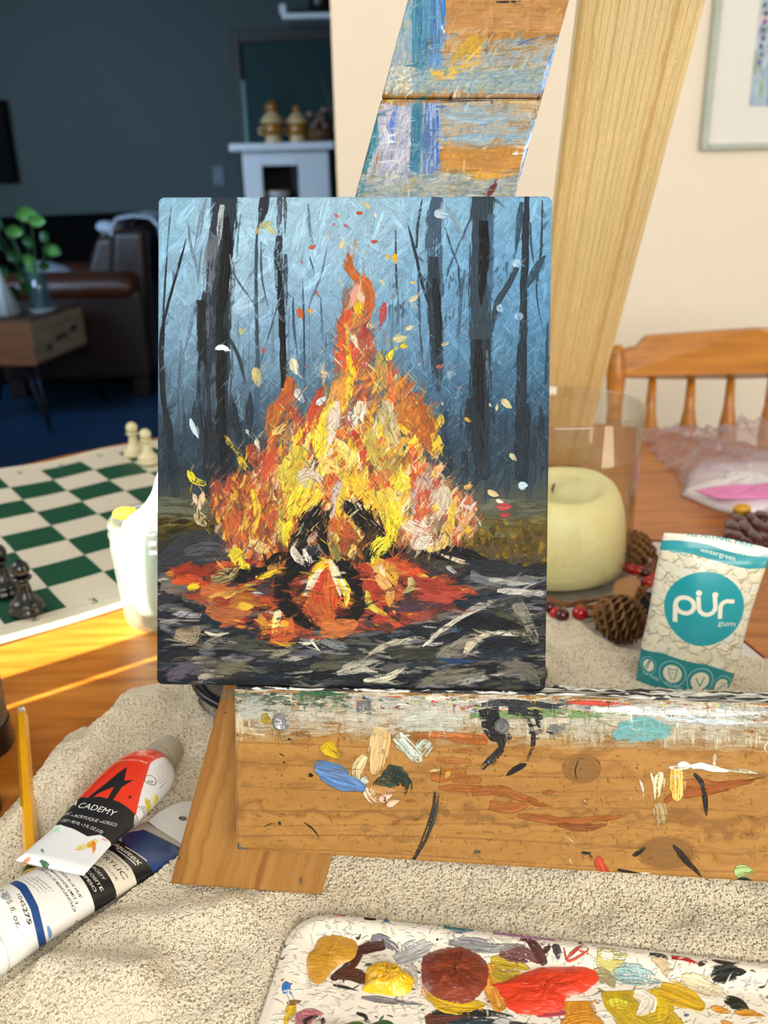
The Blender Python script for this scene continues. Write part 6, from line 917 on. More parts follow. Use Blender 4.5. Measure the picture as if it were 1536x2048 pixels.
# ledge board: painted face, crusted top edge
LP = [(.0434, -.0855), (.636, -.1075), (.636, -.0060), (.280, -.0028), (.2035, -.0010), (.0418, -.0008)]
def ledge_mesh():
    n = len(LP); V = []; uv = []; Fc = []
    for ins, b in ((.0016, -.0030), (.0004, -.0022), (0, -.0008), (0, .0190)):
        cx, cy = .24, -.045
        for u, v in LP: V.append(ew(u - ins * np.sign(u - cx), v - ins * np.sign(v - cy), b)); uv.append((u - ins * np.sign(u - cx), v - ins * np.sign(v - cy)))
    for k in range(3):
        for i in range(n): Fc.append((k * n + i, k * n + (i + 1) % n, (k + 1) * n + (i + 1) % n, (k + 1) * n + i))
    Fc.append(tuple(range(n))); Fc.append(tuple(range(3 * n, 4 * n))[::-1]); return (V, Fc), uv
vf, uvl = ledge_mesh(); led = mk('ledge', vf, [M_ledge, M_crust, M_edge], es, uv=GT.uv(uvl))
for p in led.data.polygons:
    c = np.array(p.center) + np.array(es.location); u, v = to_uv(c); nn_ = abs(np.array(p.normal) @ EP.ey)
    if nn_ > .7 and v > -.02: p.material_index = 1
    elif nn_ > .7 or abs(np.array(p.normal) @ EP.ex) > .7: p.material_index = 2
# raised ridges of dried paint along the ledge top
rg = np.random.default_rng(21); RV = []
for _ in range(240):
    u = rg.uniform(.045, .435); b = rg.uniform(-.0018, .018); top = np.interp(u, [.0418, .2035, .280, .636], [-.0008, -.0010, -.0028, -.0060]); l = rg.uniform(.002, .009)
    if b > -.0002 and u < .206: b = rg.uniform(-.002, -.0006)
    RV.append(([p for p in tube([ew(u - l, top + .0001, b), ew(u, top + rg.uniform(.0002, .0006), b + rg.uniform(-.0005, .0005)), ew(u + l, top + .0001, b)], [.0002, rg.uniform(.0004, .0009), .0002], 6)[0]], tube([(0, 0, 0), (1, 0, 0), (2, 0, 0)], 1, 6)[1]))
h = len(RV) // 2; M_dk = mat('dried_black_paint', '1a1b1e', .45, noise=(300, '3a3a3c', .5)); M_wt = mat('dried_white_paint', 'dcdad2', .45, noise=(300, 'b8bcb8', .6))
mk('dried_paint_ridges', join(*RV[:h]), M_dk, led, smooth=True, kind='stuff'); mk('dried_paint_ridges', join(*RV[h:]), M_wt, led, smooth=True, kind='stuff')
M_steel = mat('screw_steel', '9a9a98', .35, .9, noise=(200, '6a6864', .8), bump=(400, .0006))
for x, y, r, m in ((562, 1444, .0046, M_steel), (1003, 1452, .0040, mat('paint_covered_screw', '5c5f60', .5, noise=(300, '2a2a2a', .8)))):
    u, v = epx(x, y, -.003); c = ew(u, v, -.003); a, b_2 = EP.ex, EP.ey; V = []; Fc = []
    for k, (rr, bb) in enumerate(((r, .0002), (r, -.0008), (r * .75, -.0014), (r * .3, -.0013), (r * .28, -.0006))):
        for i in range(24): t = i * math.pi / 12; V.append(c + EB * bb + a * rr * math.cos(t) * (1 if k != 4 or i % 6 else 1.5) + b_2 * rr * math.sin(t))
    for k in range(4):
        for i in range(24): Fc.append((k * 24 + i, k * 24 + (i + 1) % 24, (k + 1) * 24 + (i + 1) % 24, (k + 1) * 24 + i))
    Fc.append(tuple(range(96, 120))); mk('screw_head', (V, Fc), m, es, smooth=False, label='screw head through the ledge')
# rear leg, leaning back to the table
RA = np.array([.1702, .602, 1.2965]); RB = np.array([.2357, 1.1765, .7505]); ax = (RB - RA) / np.linalg.norm(RB - RA); sx_ = np.cross(ax, [0, .70, .71]); sx_ /= np.linalg.norm(sx_); sx_ = sx_ if sx_[0] > 0 else -sx_; nz = np.cross(sx_, ax); nz /= np.linalg.norm(nz); nz = nz if nz[1] < 0 else -nz
def rl(t, s, n): return RA + ax * t + sx_ * s + nz * n
Lr = np.linalg.norm(RB - RA); zc = (TZ + .0008)
def to_table(s, n): p = rl(0, s, n); return (zc - p[2]) / ax[2]
P8 = [rl(0, -.041, -.009), rl(0, .041, -.009), rl(0, .041, .009), rl(0, -.041, .009)] + [rl(to_table(s, n), s, n) for s, n in ((-.041, -.009), (.041, -.009), (.041, .009), (-.041, .009))]
RTx = Tex('pale_pine_rear_leg', -.05, .05, -.01, Lr + .03, 2400, 'e6cf94'); RTx.wood('efdba4', 'e6cd90', 'd0ac68', .017, along=1, seed=29, wob=.0016, knots=[(.30, .004, .0001, .0001)])
for k in range(16): RTx.stroke([(RTx.W * (.5 + (k - 7) * .055 + .01 * math.sin(t * 3 + k)), RTx.H * t) for t in np.linspace(0, 1, 12)], 2.2, 'b9945a', a=.5, dry=.5, raw=True, t0=.9, t1=.9, rel=.1)
M_rear = RTx.material(.38, .0003, coat=.2); uvr = RTx.uv([((np.array(p) - RA) @ sx_ + .4 * ((np.array(p) - RA) @ nz), (np.array(p) - RA) @ ax) for p in P8])
mk('rear_leg', hexa(P8), M_rear, es, uv=uvr, bevel=.003, seg=3)
mk('crossbar', slab([(.12, .445), (.56, .435), (.56, .50), (.12, .51)], B1 + .0004, B1 + .0184), M_pine, es, bevel=.001)
mk('hinge', join(slab([(.25, .455), (.31, .455), (.31, .49), (.25, .49)], .056, .0572), tube([ew(.25, .452, .060), ew(.31, .452, .060)], .004, 10)), M_steel, es)
# ---------------------------------------------------------------- things on the table
# tray palette
PT = paint_palette(); M_pal = PT.material(.35, .0012, spec=.5, coat=.2); PLx, PLy = .315, .225
def pal_h(x, y):   # x right, y negative towards viewer
    ex_, ey_ = min(x, PLx - x), min(-y, PLy + y); e = min(ex_, ey_); h = -.004 * min(1, max(0, (e - .006) / .008))
    h += .0032 * math.exp(-((y + .068 + x * .0) / .0045) ** 2) * (1 if ex_ > .02 else 0); return h
pal_out = rrect(0, PLx, -PLy, 0, .022, 8)
def in_rr(x, y, r=.022):
    qx, qy = abs(x - PLx / 2) - PLx / 2 + r, abs(y + PLy / 2) - PLy / 2 + r; return math.hypot(max(qx, 0), max(qy, 0)) + min(max(qx, qy), 0) - r
def pal_mesh():
    N, Mv = 130, 96; V = []; uv = []
    for j in range(Mv):
        for i in range(N):
            a, b = 2 * i / (N - 1) - 1, 2 * j / (Mv - 1) - 1; x, y = PLx / 2 * (1 + a), -PLy / 2 * (1 - b)
            r = .022; qx, qy = abs(x - PLx / 2) - (PLx / 2 - r), abs(y + PLy / 2) - (PLy / 2 - r)
            if qx > 0 and qy > 0:
                l = math.hypot(qx, qy); m = max(qx, qy); x = PLx / 2 + math.copysign(PLx / 2 - r + qx * m / l, x - PLx / 2); y = -PLy / 2 + math.copysign(PLy / 2 - r + qy * m / l, y + PLy / 2)
            d = -in_rr(x, y); h = -.0042 * min(1, max(0, (d - .006) / .009)) - .002 * max(0, 1 - d / .003) ** 2 + .003 * math.exp(-((y + .066) / .0042) ** 2) * min(1, max(0, (d - .006) / .012))
            V.append(PAL.w(x, y, h)); uv.append((x, y))
    Fc = [(j * N + i, j * N + i + 1, (j + 1) * N + i + 1, (j + 1) * N + i) for j in range(Mv - 1) for i in range(N - 1)]
    rim = [k for k in range(N)] + [N * (j + 1) - 1 for j in range(1, Mv)] + [N * Mv - 1 - k for k in range(1, N)] + [N * (Mv - 1 - j) for j in range(1, Mv - 1)]
    n0 = len(V); m = len(rim)
    for dz, inn in ((-.0015, -.0006), (-.009, .0015)):
        for k in rim: x, y = uv[k]; cx, cy = x - PLx / 2, y + PLy / 2; f = 1 - inn / .12; V.append(PAL.w(PLx / 2 + cx * f, -PLy / 2 + cy * f, dz)); uv.append((x, y))
    for k in range(m):
        k2 = (k + 1) % m; Fc.append((rim[k2], rim[k], n0 + k, n0 + k2)); Fc.append((n0 + k2, n0 + k, n0 + m + k, n0 + m + k2))
    Fc.append(tuple(range(n0 + m, n0 + 2 * m))); return (V, Fc), PT.uv(uv)
pr_ = thing('paint_tray', tuple(PAL.w(PLx / 2, -PLy / 2, -.009)), 'white plastic palette tray smeared with wet acrylic paint, on the towel in front', 'palette')
vf, uvp = pal_mesh(); mk('tray', vf, M_pal, pr_, uv=uvp, smooth=True)
F8 = (500, 1780, .6745)
def dollop(name, P, col, col2, hgt, label, seed, streak=40):
    """a pile of paint with knife ridges: P outline in the photo, on the tray"""
    r = np.random.default_rng(seed); Q = np.array([PAL.px(*p) for p in frames(F8)(P)]); n = 72; Q = np.vstack([Q, Q[:1]]); c = Q[:-1].mean(0); per = []
    S = Tex.smooth(None, Q, n + 1)[:-1]; m = 14; V = []; Fc = []
    for k in range(m):
        t = 1 - k / (m - 1)
        for i in range(n):
            p = c + (S[i] - c) * (t + (.05 * t * (r.random() - .5) if k == 0 else 0)); hh = hgt * (1 - t ** 3.2) + (hgt * .32 * (BN[int(abs(p[0]) * 900 * 8 + 3 * math.sin(p[1] * 300)) % 512, int(abs(p[1]) * 2500) % 512] - .5) + hgt * .25 * (CN[int(abs(p[1]) * 7000) % 1024, int(abs(p[0]) * 7000) % 1024] - .5)) * (1 - t ** 4)
            V.append(PAL.w(p[0], p[1], -.0041 + hh))
    for k in range(m - 1):
        for i in range(n): Fc.append((k * n + i, k * n + (i + 1) % n, (k + 1) * n + (i + 1) % n, (k + 1) * n + i))
    Fc.append(tuple(range((m - 1) * n, m * n)))
    mm = mat(name, col, .25, noise=(streak, col2, .9, (1, 3, 1)), bump=(260, .0008), coat=.5); mk('paint_pile', (V, Fc), mm, pr_, smooth=True, label=label)
dollop('ochre_paint', [(195, 125), (225, 100), (270, 100), (315, 125), (318, 160), (300, 190), (262, 205), (240, 225), (220, 250), (200, 262), (180, 250), (158, 220), (155, 180), (185, 155)], 'c8922a', 'b47f20', .0022, 'pile of ochre paint', 1)
dollop('yellow_paint', [(345, 215), (370, 200), (420, 197), (450, 215), (486, 245), (478, 275), (462, 290), (430, 297), (395, 290), (335, 282), (338, 265)], 'f2c40c', 'e3a808', .0058, 'thick bright yellow paint pile', 2)
dollop('burnt_sienna_paint', [(515, 175), (560, 155), (610, 142), (655, 150), (690, 180), (708, 220), (700, 265), (672, 300), (640, 316), (590, 312), (545, 295), (515, 265), (508, 215)], '8a3412', '6a2410', .0036, 'round pile of burnt orange paint', 3, 70)
dollop('red_orange_paint', [(720, 262), (760, 250), (800, 232), (860, 212), (930, 208), (1000, 205), (1030, 220), (1032, 250), (990, 285), (940, 300), (930, 335), (890, 345), (850, 352), (790, 345), (760, 320), (752, 300)], 'e8421a', 'd2300f', .0028, 'wide pile of bright red-orange paint', 4)
# tubes
def tube_body(name, pl, prof, T, m, parent, zoff=0):
    """prof rows: distance along, half width, half thickness, centre height"""
    n = 40; V = []; uv = []; Fc = []
    for s, a, b, zc_ in prof:
        for i in range(n):
            t = 2 * math.pi * i / n; e = .75 if b < a * .6 else 1.0; cx, sx_2 = math.cos(t), math.sin(t)
            x = a * math.copysign(abs(cx) ** e, cx); z = b * math.copysign(abs(sx_2), sx_2); V.append(pl.w(s, x, zc_ + z)); uv.append((s, x))
    for k in range(len(prof) - 1):
        for i in range(n): Fc.append((k * n + i, k * n + (i + 1) % n, (k + 1) * n + (i + 1) % n, (k + 1) * n + i))
    Fc.append(tuple(range(n))[::-1]); Fc.append(tuple(range((len(prof) - 1) * n, len(prof) * n))); return mk(name, (V, Fc), m, parent, uv=T.uv(uv), smooth=True)
ATx = paint_tube_a(); M_ta = ATx.material(.28, 0, coat=.3); BTx = paint_tube_b(); M_tb = BTx.material(.30, 0, coat=.3)
M_capw = mat('translucent_cap_plastic', 'a39a86', .4, noise=(80, '948b78', .5)); M_tubew = mat('white_tube_plastic', 'e6e6e2', .35, noise=(60, 'dcdcd6', .5))
t2 = thing('paint_tube', tuple(TB.w(.06, 0, -.018)), 'blue, black and white paint tube lying under the red one', 'paint tube', 'paint tubes on the towel')
tube_body('tube', TB, [(.0025, .0205, .0160, .0035), (.018, .0212, .0160, .0035), (.040, .0222, .0145, .0020), (.060, .0225, .0115, -.0005), (.078, .0222, .0080, -.0040), (.094, .0212, .0045, -.0072), (.106, .0200, .0016, -.0090), (.114, .0195, .0008, -.0092)], BTx, M_tb, t2)
def ring_rows(pl, rows, n=36): 
    V = []; Fc = []
    for s, r, zc_ in rows:
        for i in range(n): t = 2 * math.pi * i / n; V.append(pl.w(s, r * math.cos(t), zc_ + r * math.sin(t)))
    for k in range(len(rows) - 1):
        for i in range(n): Fc.append((k * n + i, k * n + (i + 1) % n, (k + 1) * n + (i + 1) % n, (k + 1) * n + i))
    Fc.append(tuple(range(n))[::-1]); Fc.append(tuple(range((len(rows) - 1) * n, len(rows) * n))); return V, Fc
mk('cap', ring_rows(TB, [(-.034, .0150, .0035), (-.032, .0172, .0035), (-.002, .0182, .0035), (.001, .0192, .0035), (.0024, .0182, .0035)]), M_tubew, t2, smooth=True, bevel=.001)
hole = [(.129 + .0022 * math.cos(t), .002 + .0032 * math.sin(t)) for t in np.linspace(0, 2 * math.pi, 14, endpoint=False)]
outl = [(.1145, -.0185), (.127, -.018), (.140, -.013), (.146, -.003), (.1455, .008), (.139, .015), (.127, .0185), (.1145, .0188)]
cc = np.array([.129, .002]); nO = 14
outr = []
for t in np.linspace(0, 2 * math.pi, 14, endpoint=False):
    d_ = np.array([math.cos(t), math.sin(t)]); best = 9
    for i in range(len(outl)):
        a, b = np.array(outl[i - 1]), np.array(outl[i]); v = b - a; den = d_[0] * v[1] - d_[1] * v[0]
        if abs(den) > 1e-9:
            w_ = a - cc; tt = (w_[0] * v[1] - w_[1] * v[0]) / den; uu = (w_[0] * d_[1] - w_[1] * d_[0]) / den
            if tt > 0 and -1e-6 <= uu <= 1 + 1e-6: best = min(best, tt)
    outr.append(tuple(cc + d_ * best))
V = []; Fc = []
for zz in (-.0088, -.0096):
    for ring in (hole, outr): V += [TB.w(x, y, zz + .0015 * math.sin((x - .114) * 90)) for x, y in ring]
for i in range(14):
    j = (i + 1) % 14; Fc += [(i, j, 14 + j, 14 + i), (28 + j, 28 + i, 42 + i, 42 + j), (14 + i, 14 + j, 42 + j, 42 + i), (j, i, 28 + i, 28 + j)]
mk('hanging_tab', (V, Fc), M_tubew, t2, smooth=False, label='clear white hanging tab with a hole')
t1 = thing('paint_tube', tuple(TA.w(.06, 0, -.012)), 'red and black acrylic paint tube with a smeared white end, lying across the blue one', 'paint tube', 'paint tubes on the towel')
tube_body('tube', TA, [(-.0005, .0213, .0006, .0010), (.008, .0211, .0014, .0008), (.028, .0200, .0042, 0), (.050, .0222, .0078, 0), (.072, .0224, .0112, 0), (.088, .0226, .0138, 0), (.097, .0212, .0146, -.0005), (.104, .0180, .0140, -.001), (.1095, .0125, .0115, -.001), (.113, .0088, .0088, -.001)], ATx, M_ta, t1)
mk('cap', ring_rows(TA, [(.1115, .0095, -.001), (.1125, .0112, -.001), (.1155, .0112, -.001), (.1165, .0100, -.001), (.1175, .0108, -.001), (.1315, .0100, -.001), (.1325, .0086, -.001)]), M_capw, t1, smooth=True, bevel=.0006)
# paint brush
b0, b1 = onz(43, 1424, .776), onz(64, 1728, .7665); bd = (b1 - b0) / np.linalg.norm(b1 - b0)
M_yel = mat('yellow_lacquer', 'e8a80c', .2, noise=(40, 'dd9a08', .5), coat=.5); M_clear = mat('clear_resin', 'd8d4cc', .12, trans=.6); M_grn = mat('dark_green_lacquer', '10321c', .3, noise=(80, '0c2614', .5)); M_gold = mat('gold_ring', 'c8a030', .35, .6, noise=(80, 'b08c28', .5))
br = thing('paint_brush', tuple(b1), 'yellow hexagonal brush handle with a clear tip, propped at the left on the tubes', 'brush')
mk('handle', tube([b0 + bd * .003, b0 + bd * .006, b1 + bd * .004], [.0034, .0040, .0046], 6), M_yel, br); mk('handle_tip', tube([b0 - bd * .0055, b0 - bd * .004, b0 + bd * .0028], [.0014, .0026, .0034], 12), M_clear, br, smooth=True, label='clear rounded tip')
g0 = b1 + bd * .0044; mk('grip', tube([g0, g0 + bd * .010, g0 + bd * .03], [.0050, .0056, .0050], 16), M_grn, br, smooth=True, label='dark green grip')
for k in range(3): mk('grip_band', tube([g0 + bd * (.0045 + k * .0048), g0 + bd * (.0060 + k * .0048)], .0058, 16), M_gold, br, smooth=True, label='thin gold band')
# bottles at the left edge
M_bodyd = mat('grey_bottle_label', '4a4338', .4, noise=(120, '8a8070', .8, (1, 1, .3))); M_lab2 = mat('cream_bottle_label', 'b9ad88', .4, noise=(90, '8d8466', .7)); M_bcap = mat('black_bottle_base', '0a0d10', .25, noise=(60, '12161a', .5), coat=.3)
for c, r, h, lab, l in (((-.2985, .540), .0250, .115, M_bodyd, 'taller dark paint bottle with black base at the left edge, behind the short one'), ((-.2745, .467), .0215, .050, M_lab2, 'short black paint bottle with a pale label, nearest at the left edge')):
    t = thing('paint_bottle', (*c, TZ), l, 'bottle', 'paint bottles at the left edge'); C3 = (*c, TZ)
    mk('base', lathe([(.0001, .0003), (r * .97, .0003), (r, .0015), (r, .020), (r * .985, .0215), (.0001, .0215)], C3, 40, cap=False), M_bcap, t, smooth=False)
    mk('label', lathe([(r * .955, .0218), (r * .96, .022), (r * .96, h - .012), (r * .955, h - .0118)], C3, 40), lab, t, smooth=True)
    mk('lid', lathe([(r * .96, h - .0115), (r * .8, h - .004), (r * .55, h), (r * .55, h + .014), (r * .5, h + .015)], C3, 40), M_bcap, t, smooth=True)
# round black plate under the easel
pc = np.array([-.014, .588]); M_plate = mat('glossy_black_plastic', '05070a', .16, noise=(30, '0c1420', .6), spec=.35)
mk('plate', lathe([(.0001, .004), (.085, .0045), (.104, .0075), (.124, .019), (.132, .0205), (.136, .0185), (.1345, .0155), (.128, .0145), (.106, .0015), (.0001, .0005)], (pc[0], pc[1], TZ + .0075), 72, sy=.52, cap=False), M_plate, smooth=True, origin=(pc[0], pc[1], TZ + .0075), cat='plate', label='glossy black oval plastic dish on the towel behind the canvas, only its ends showing')
# glass jar with a rag
jc = (-.2065, .7375, TZ + .0002); M_jar = glass_mat('clear_jar_glass', 'eef6f2', .12, .03, .10, 'f4faf6')  # whitish body mixed into the glass for its sunlit haze
jar = thing('glass_jar', jc, 'clear glass mason jar in sunlight beside the chess mat, half behind the canvas', 'jar')
op = [(.0001, .0), (.030, .0), (.0345, .003), (.036, .010), (.0385, .05), (.0400, .078), (.0395, .083), (.0375, .0855), (.0400, .0875), (.0405, .0895), (.0385, .0915), (.0385, .094), (.0400, .0965), (.0398, .099), (.0385, .1015)]
ip = [(r - .0028, z) for r, z in op[::-1] if z > .004] + [(.030, .0045), (.0001, .0045)]
mk('jar_body', lathe(op + ip, jc, 56, cap=False), M_jar, jar, smooth=True)
M_rag = mat('white_paper_towel', 'f2f2f0', .9, noise=(60, 'e6eaee', .5), bump=(220, .0006))
def rag():
    r = np.random.default_rng(4); V = []; n = 44; lev = [(.006, .020), (.02, .030), (.05, .031), (.08, .031), (.098, .030), (.108, .024), (.125, .019), (.145, .015), (.160, .010), (.168, .004)]
    for k, (z, rr) in enumerate(lev):
        for i in range(n): t = 2 * math.pi * i / n; f = 1 + (.10 * math.sin(5 * t + k * .6) + .07 * math.sin(9 * t - k)) * (1 if z < .09 else 1.6); lean = .004 + max(0, z - .085) * .22 + (.012 if z > .1 else 0); V.append((jc[0] + lean * .9 + rr * f * math.cos(t), jc[1] + rr * f * math.sin(t), jc[2] + z + .004 * math.sin(3 * t + k)))
    Fc = [(k * n + i, k * n + (i + 1) % n, (k + 1) * n + (i + 1) % n, (k + 1) * n + i) for k in range(len(lev) - 1) for i in range(n)] + [tuple(range(n))[::-1], tuple(range((len(lev) - 1) * n, len(lev) * n))]; return V, Fc
mk('paper_towel', rag(), M_rag, smooth=True, origin=(jc[0], jc[1], jc[2] + .006), subsurf=1, cat='paper towel', label='white paper towel wad stuffed in the glass jar, sticking up behind the canvas')
M_yb = mat('yellow_scrubber', 'e8b41c', .8, noise=(90, 'd09a10', .6), bump=(300, .001))
mk('sponge', ball((jc[0] - .0275, jc[1] + .012, jc[2] + .1005), .010, 20, (1.2, .9, .55)), M_yb, smooth=True, cat='sponge', label='small yellow piece at the rim of the glass jar')
# ---- right side: placemat, hurricane glass, candle, wreath
M_mat = mat('white_placemat_cloth', 'ddd8d4', .9, noise=(40, 'cfc8c4', .5), bump=(260, .0005)); M_mred = mat('dark_red_cloth_border', '6a0f18', .85, noise=(60, '4f0a12', .6), bump=(260, .0005)); M_mblk = mat('black_cloth_print', '12151c', .85, noise=(60, '0c0e14', .5))
mp_ = [onz(*p, TZ)[:2] for p in [(860, 1062), (1336, 1083), (1352, 1180), (1392, 1262), (1462, 1262), (1545, 1330), (1640, 1400), (1000, 1330), (800, 1180)]]
pm = thing('placemat', (float(np.mean([p[0] for p in mp_])), float(np.mean([p[1] for p in mp_])), TZ), 'white holiday placemat with dark red border under the candle wreath', 'placemat')
cpm = np.mean(mp_, 0); inn = [cpm + (p - cpm) * .955 for p in mp_]
mk('border', prism([tuple(p) for p in mp_], TZ + .0004, TZ + .0014), M_mred, pm); mk('cloth', prism([tuple(p) for p in inn], TZ + .0006, TZ + .0019), M_mat, pm)
q_ = [onz(*p, TZ)[:2] for p in [(1235, 1190), (1300, 1188), (1330, 1215), (1325, 1262), (1240, 1290), (1190, 1262)]]; mk('printed_patch', prism([tuple(p) for p in q_], TZ + .0016, TZ + .0022), M_mblk, pm, label='black printed patch')
gc = (.1665, .821, TZ + .0028); M_hur = glass_mat('clear_vase_glass', 'fafaf6', .085, .012)
op = [(.0001, 0), (.074, 0), (.0785, .002), (.0795, .006), (.0808, .09), (.0835, .1705), (.0830, .1722), (.0812, .1722), (.0806, .1700), (.0782, .09), (.0768, .0105), (.074, .0085), (.0001, .0085)]
mk('glass_hurricane', lathe(op, gc, 96, cap=False), M_hur, smooth=True, origin=gc, cat='glass', label='tall clear glass hurricane cylinder around the cream candle, right of the canvas')
M_wax = mat('cream_candle_wax', 'fdf6bc', .45, noise=(14, 'fdf8cc', .6), sss=.3)
cd = thing('pillar_candle', (gc[0], gc[1], gc[2] + .009), 'wide cream pillar candle inside the glass cylinder', 'candle')
def wax():
    rows = [(.0001, 0), (.070, 0), (.0752, .003), (.0758, .014), (.0742, .038), (.0715, .056), (.0675, .070), (.0625, .0785), (.0560, .0830), (.0510, .0835), (.0455, .0790), (.0380, .0765), (.0001, .0755)]
    V, Fc = lathe(rows, (0, 0, 0), 64, cap=False); V = [(gc[0] + x * (1 + .012 * math.sin(3 * math.atan2(y, x))), gc[1] + y, gc[2] + .009 + z * (1 + .035 * math.sin(2 * math.atan2(y, x) + .6))) for x, y, z in V]; return V, Fc
mk('wax', wax(), M_wax, cd, smooth=True); mk('wick', tube([(gc[0], gc[1], gc[2] + .0785), (gc[0], gc[1], gc[2] + .086), (gc[0] + .002, gc[1], gc[2] + .092)], .0012, 8), mat('burnt_wick', '1a1612', .9, noise=(90, '2a241c', .5)), cd, smooth=True)
# wreath
M_twig = mat('brown_twig', '6b4326', .8, noise=(40, '8a5c34', .7), bump=(200, .0008)); M_red = mat('red_berry', 'b01018', .18, noise=(40, '98080f', .5), coat=.4); M_drk = mat('dark_berry', '4a0e1e', .2, noise=(40, '38081a', .5), coat=.4); M_cone = mat('pinecone_scale', '8a6236', .75, noise=(60, '5c3c1e', .8)); M_leaf = mat('dry_tan_leaf', 'a8794c', .6, noise=(30, '8f6238', .6), coat=.1)
wr = thing('berry_wreath', (gc[0], gc[1], TZ + .003), 'wreath of red and dark berries, twigs and pinecones around the foot of the glass', 'wreath')
wrg = np.random.default_rng(12)
for k in range(5):
    ph = wrg.uniform(0, 6.28); R0 = .094 + .004 * k; mk('twig', tube([(gc[0] + (R0 + .004 * math.sin(5 * t + ph)) * math.cos(t), gc[1] + (R0 + .004 * math.sin(5 * t + ph)) * math.sin(t), TZ + .011 + .0045 * math.sin(4 * t + ph * 2)) for t in np.linspace(ph, ph + 6.0, 70)], .0018, 7), M_twig, wr, smooth=True)
def berry(x, y, z, r, m):
    p = onz(x, y, z); v, f = ball(p, r, 18, (1, 1, .96)); o = mk('berry', (v, f), m, wr, smooth=True, label='glossy red berry' if m is M_red else 'dark wine-coloured berry'); mk('berry_tip', ball((p[0] + .2 * r, p[1] - .55 * r, p[2] + .78 * r), r * .13, 8), M_twig, o)
for x, y, r, m in ((1098, 1214, .0062, M_drk), (1112, 1226, .0058, M_red), (1124, 1230, .0066, M_drk), (1160, 1226, .0070, M_red), (1197, 1220, .0064, M_red), (1228, 1208, .0068, M_drk), (1281, 1112, .0074, M_drk), (1302, 1100, .0058, M_drk), (1262, 1138, .0058, M_red), (1276, 1142, .0062, M_red), (1295, 1164, .0060, M_red), (1308, 1156, .0056, M_red), (1290, 1146, .0052, M_drk)): berry(x, y, TZ + .017, r, m)
for t in list(np.linspace(.9, 3.9, 15)):
    p = pj([gc[0] + .1 * math.cos(t), gc[1] + .1 * math.sin(t), TZ + .017]); berry(float(p[0]), float(p[1]), TZ + .017, wrg.uniform(.0055, .007), M_red if wrg.random() < .5 else M_drk)
def cone(c, axis, L, R, seed):
    r = np.random.default_rng(seed); axis = np.array(axis, float); axis /= np.linalg.norm(axis); a = np.cross(axis, [0, 0, 1.]); a /= np.linalg.norm(a); b = np.cross(axis, a); out = []
    N = 78
    for k in range(N):
        t = (k + .5) / N; ang = k * 2.39996; rad = R * math.sin(math.pi * (.12 + .80 * t)) ** .75; o = np.array(c) + axis * L * (t - .5); d = a * math.cos(ang) + b * math.sin(ang); s = np.cross(axis, d); tip = o + d * rad * 1.05 + axis * L * .10 * (1 - t) + axis * .001; w = R * .34 * math.sin(math.pi * (.15 + .7 * t)); q = o + d * rad * .25
        V = [q - s * w * .3, q + s * w * .3, o + d * rad * .8 + s * w, tip + s * w * .3, tip - s * w * .3, o + d * rad * .8 - s * w]; V2 = [v + axis * .0016 * R / .02 + d * .0003 for v in V]; out.append((V + V2, [(0, 1, 2, 3, 4, 5), (11, 10, 9, 8, 7, 6)] + [(i, i + 6, (i + 1) % 6 + 6, (i + 1) % 6) for i in range(6)]))
    out.append(tube([np.array(c) - axis * L * .45, np.array(c) + axis * L * .45], R * .4, 10)); return join(*out)
pcn = onz(1238, 1236, TZ + .022); mk('pinecone', cone(pcn, (.75, -.45, -.25), .046, .021, 3), M_cone, wr); pcn = onz(1263, 1098, TZ + .022); mk('pinecone', cone(pcn, (.9, .3, .15), .040, .018, 5), M_cone, wr); mk('pinecone', cone((gc[0] - .06, gc[1] + .085, TZ + .022), (-.7, .6, 0), .044, .020, 8), M_cone, wr)
for (x0, y0), (x1, y1), wd in (((1235, 1205), (1272, 1150), .011), ((1240, 1215), (1262, 1160), .009)):
    A, B_3 = onz(x0, y0, TZ + .018), onz(x1, y1, TZ + .030); dd = B_3 - A; sd = np.cross(dd, [0, 0, 1.]); sd /= np.linalg.norm(sd)
    V, Fc = gridsurf(12, 7, lambda u, v: tuple(A + dd * u + sd * (v - .5) * 2 * wd * math.sin(math.pi * min(.98, .05 + u)) ** .8 + np.array([0, 0, .006 * math.sin(math.pi * u) - .008 * (v - .5) ** 2])))
    n0 = len(V); mk('dry_leaf', (V + [(a, b, c - .0006) for a, b, c in V], Fc + [tuple(k + n0 for k in f[::-1]) for f in Fc]), M_leaf, wr, smooth=True)
for (x0, y0), (x1, y1) in (((1255, 1160), (1306, 1212)), ((1262, 1104), (1318, 1120)), ((1290, 1140), (1322, 1122)), ((1090, 1222), (1230, 1200)), ((1090, 1232), (1150, 1212))):
    A, B_3 = onz(x0, y0, TZ + .012), onz(x1, y1, TZ + .014); mk('twig', tube([A, (A + B_3) / 2 + np.array([0, 0, .005]), B_3], [.0016, .0013, .0008], 7), M_twig, wr, smooth=True)
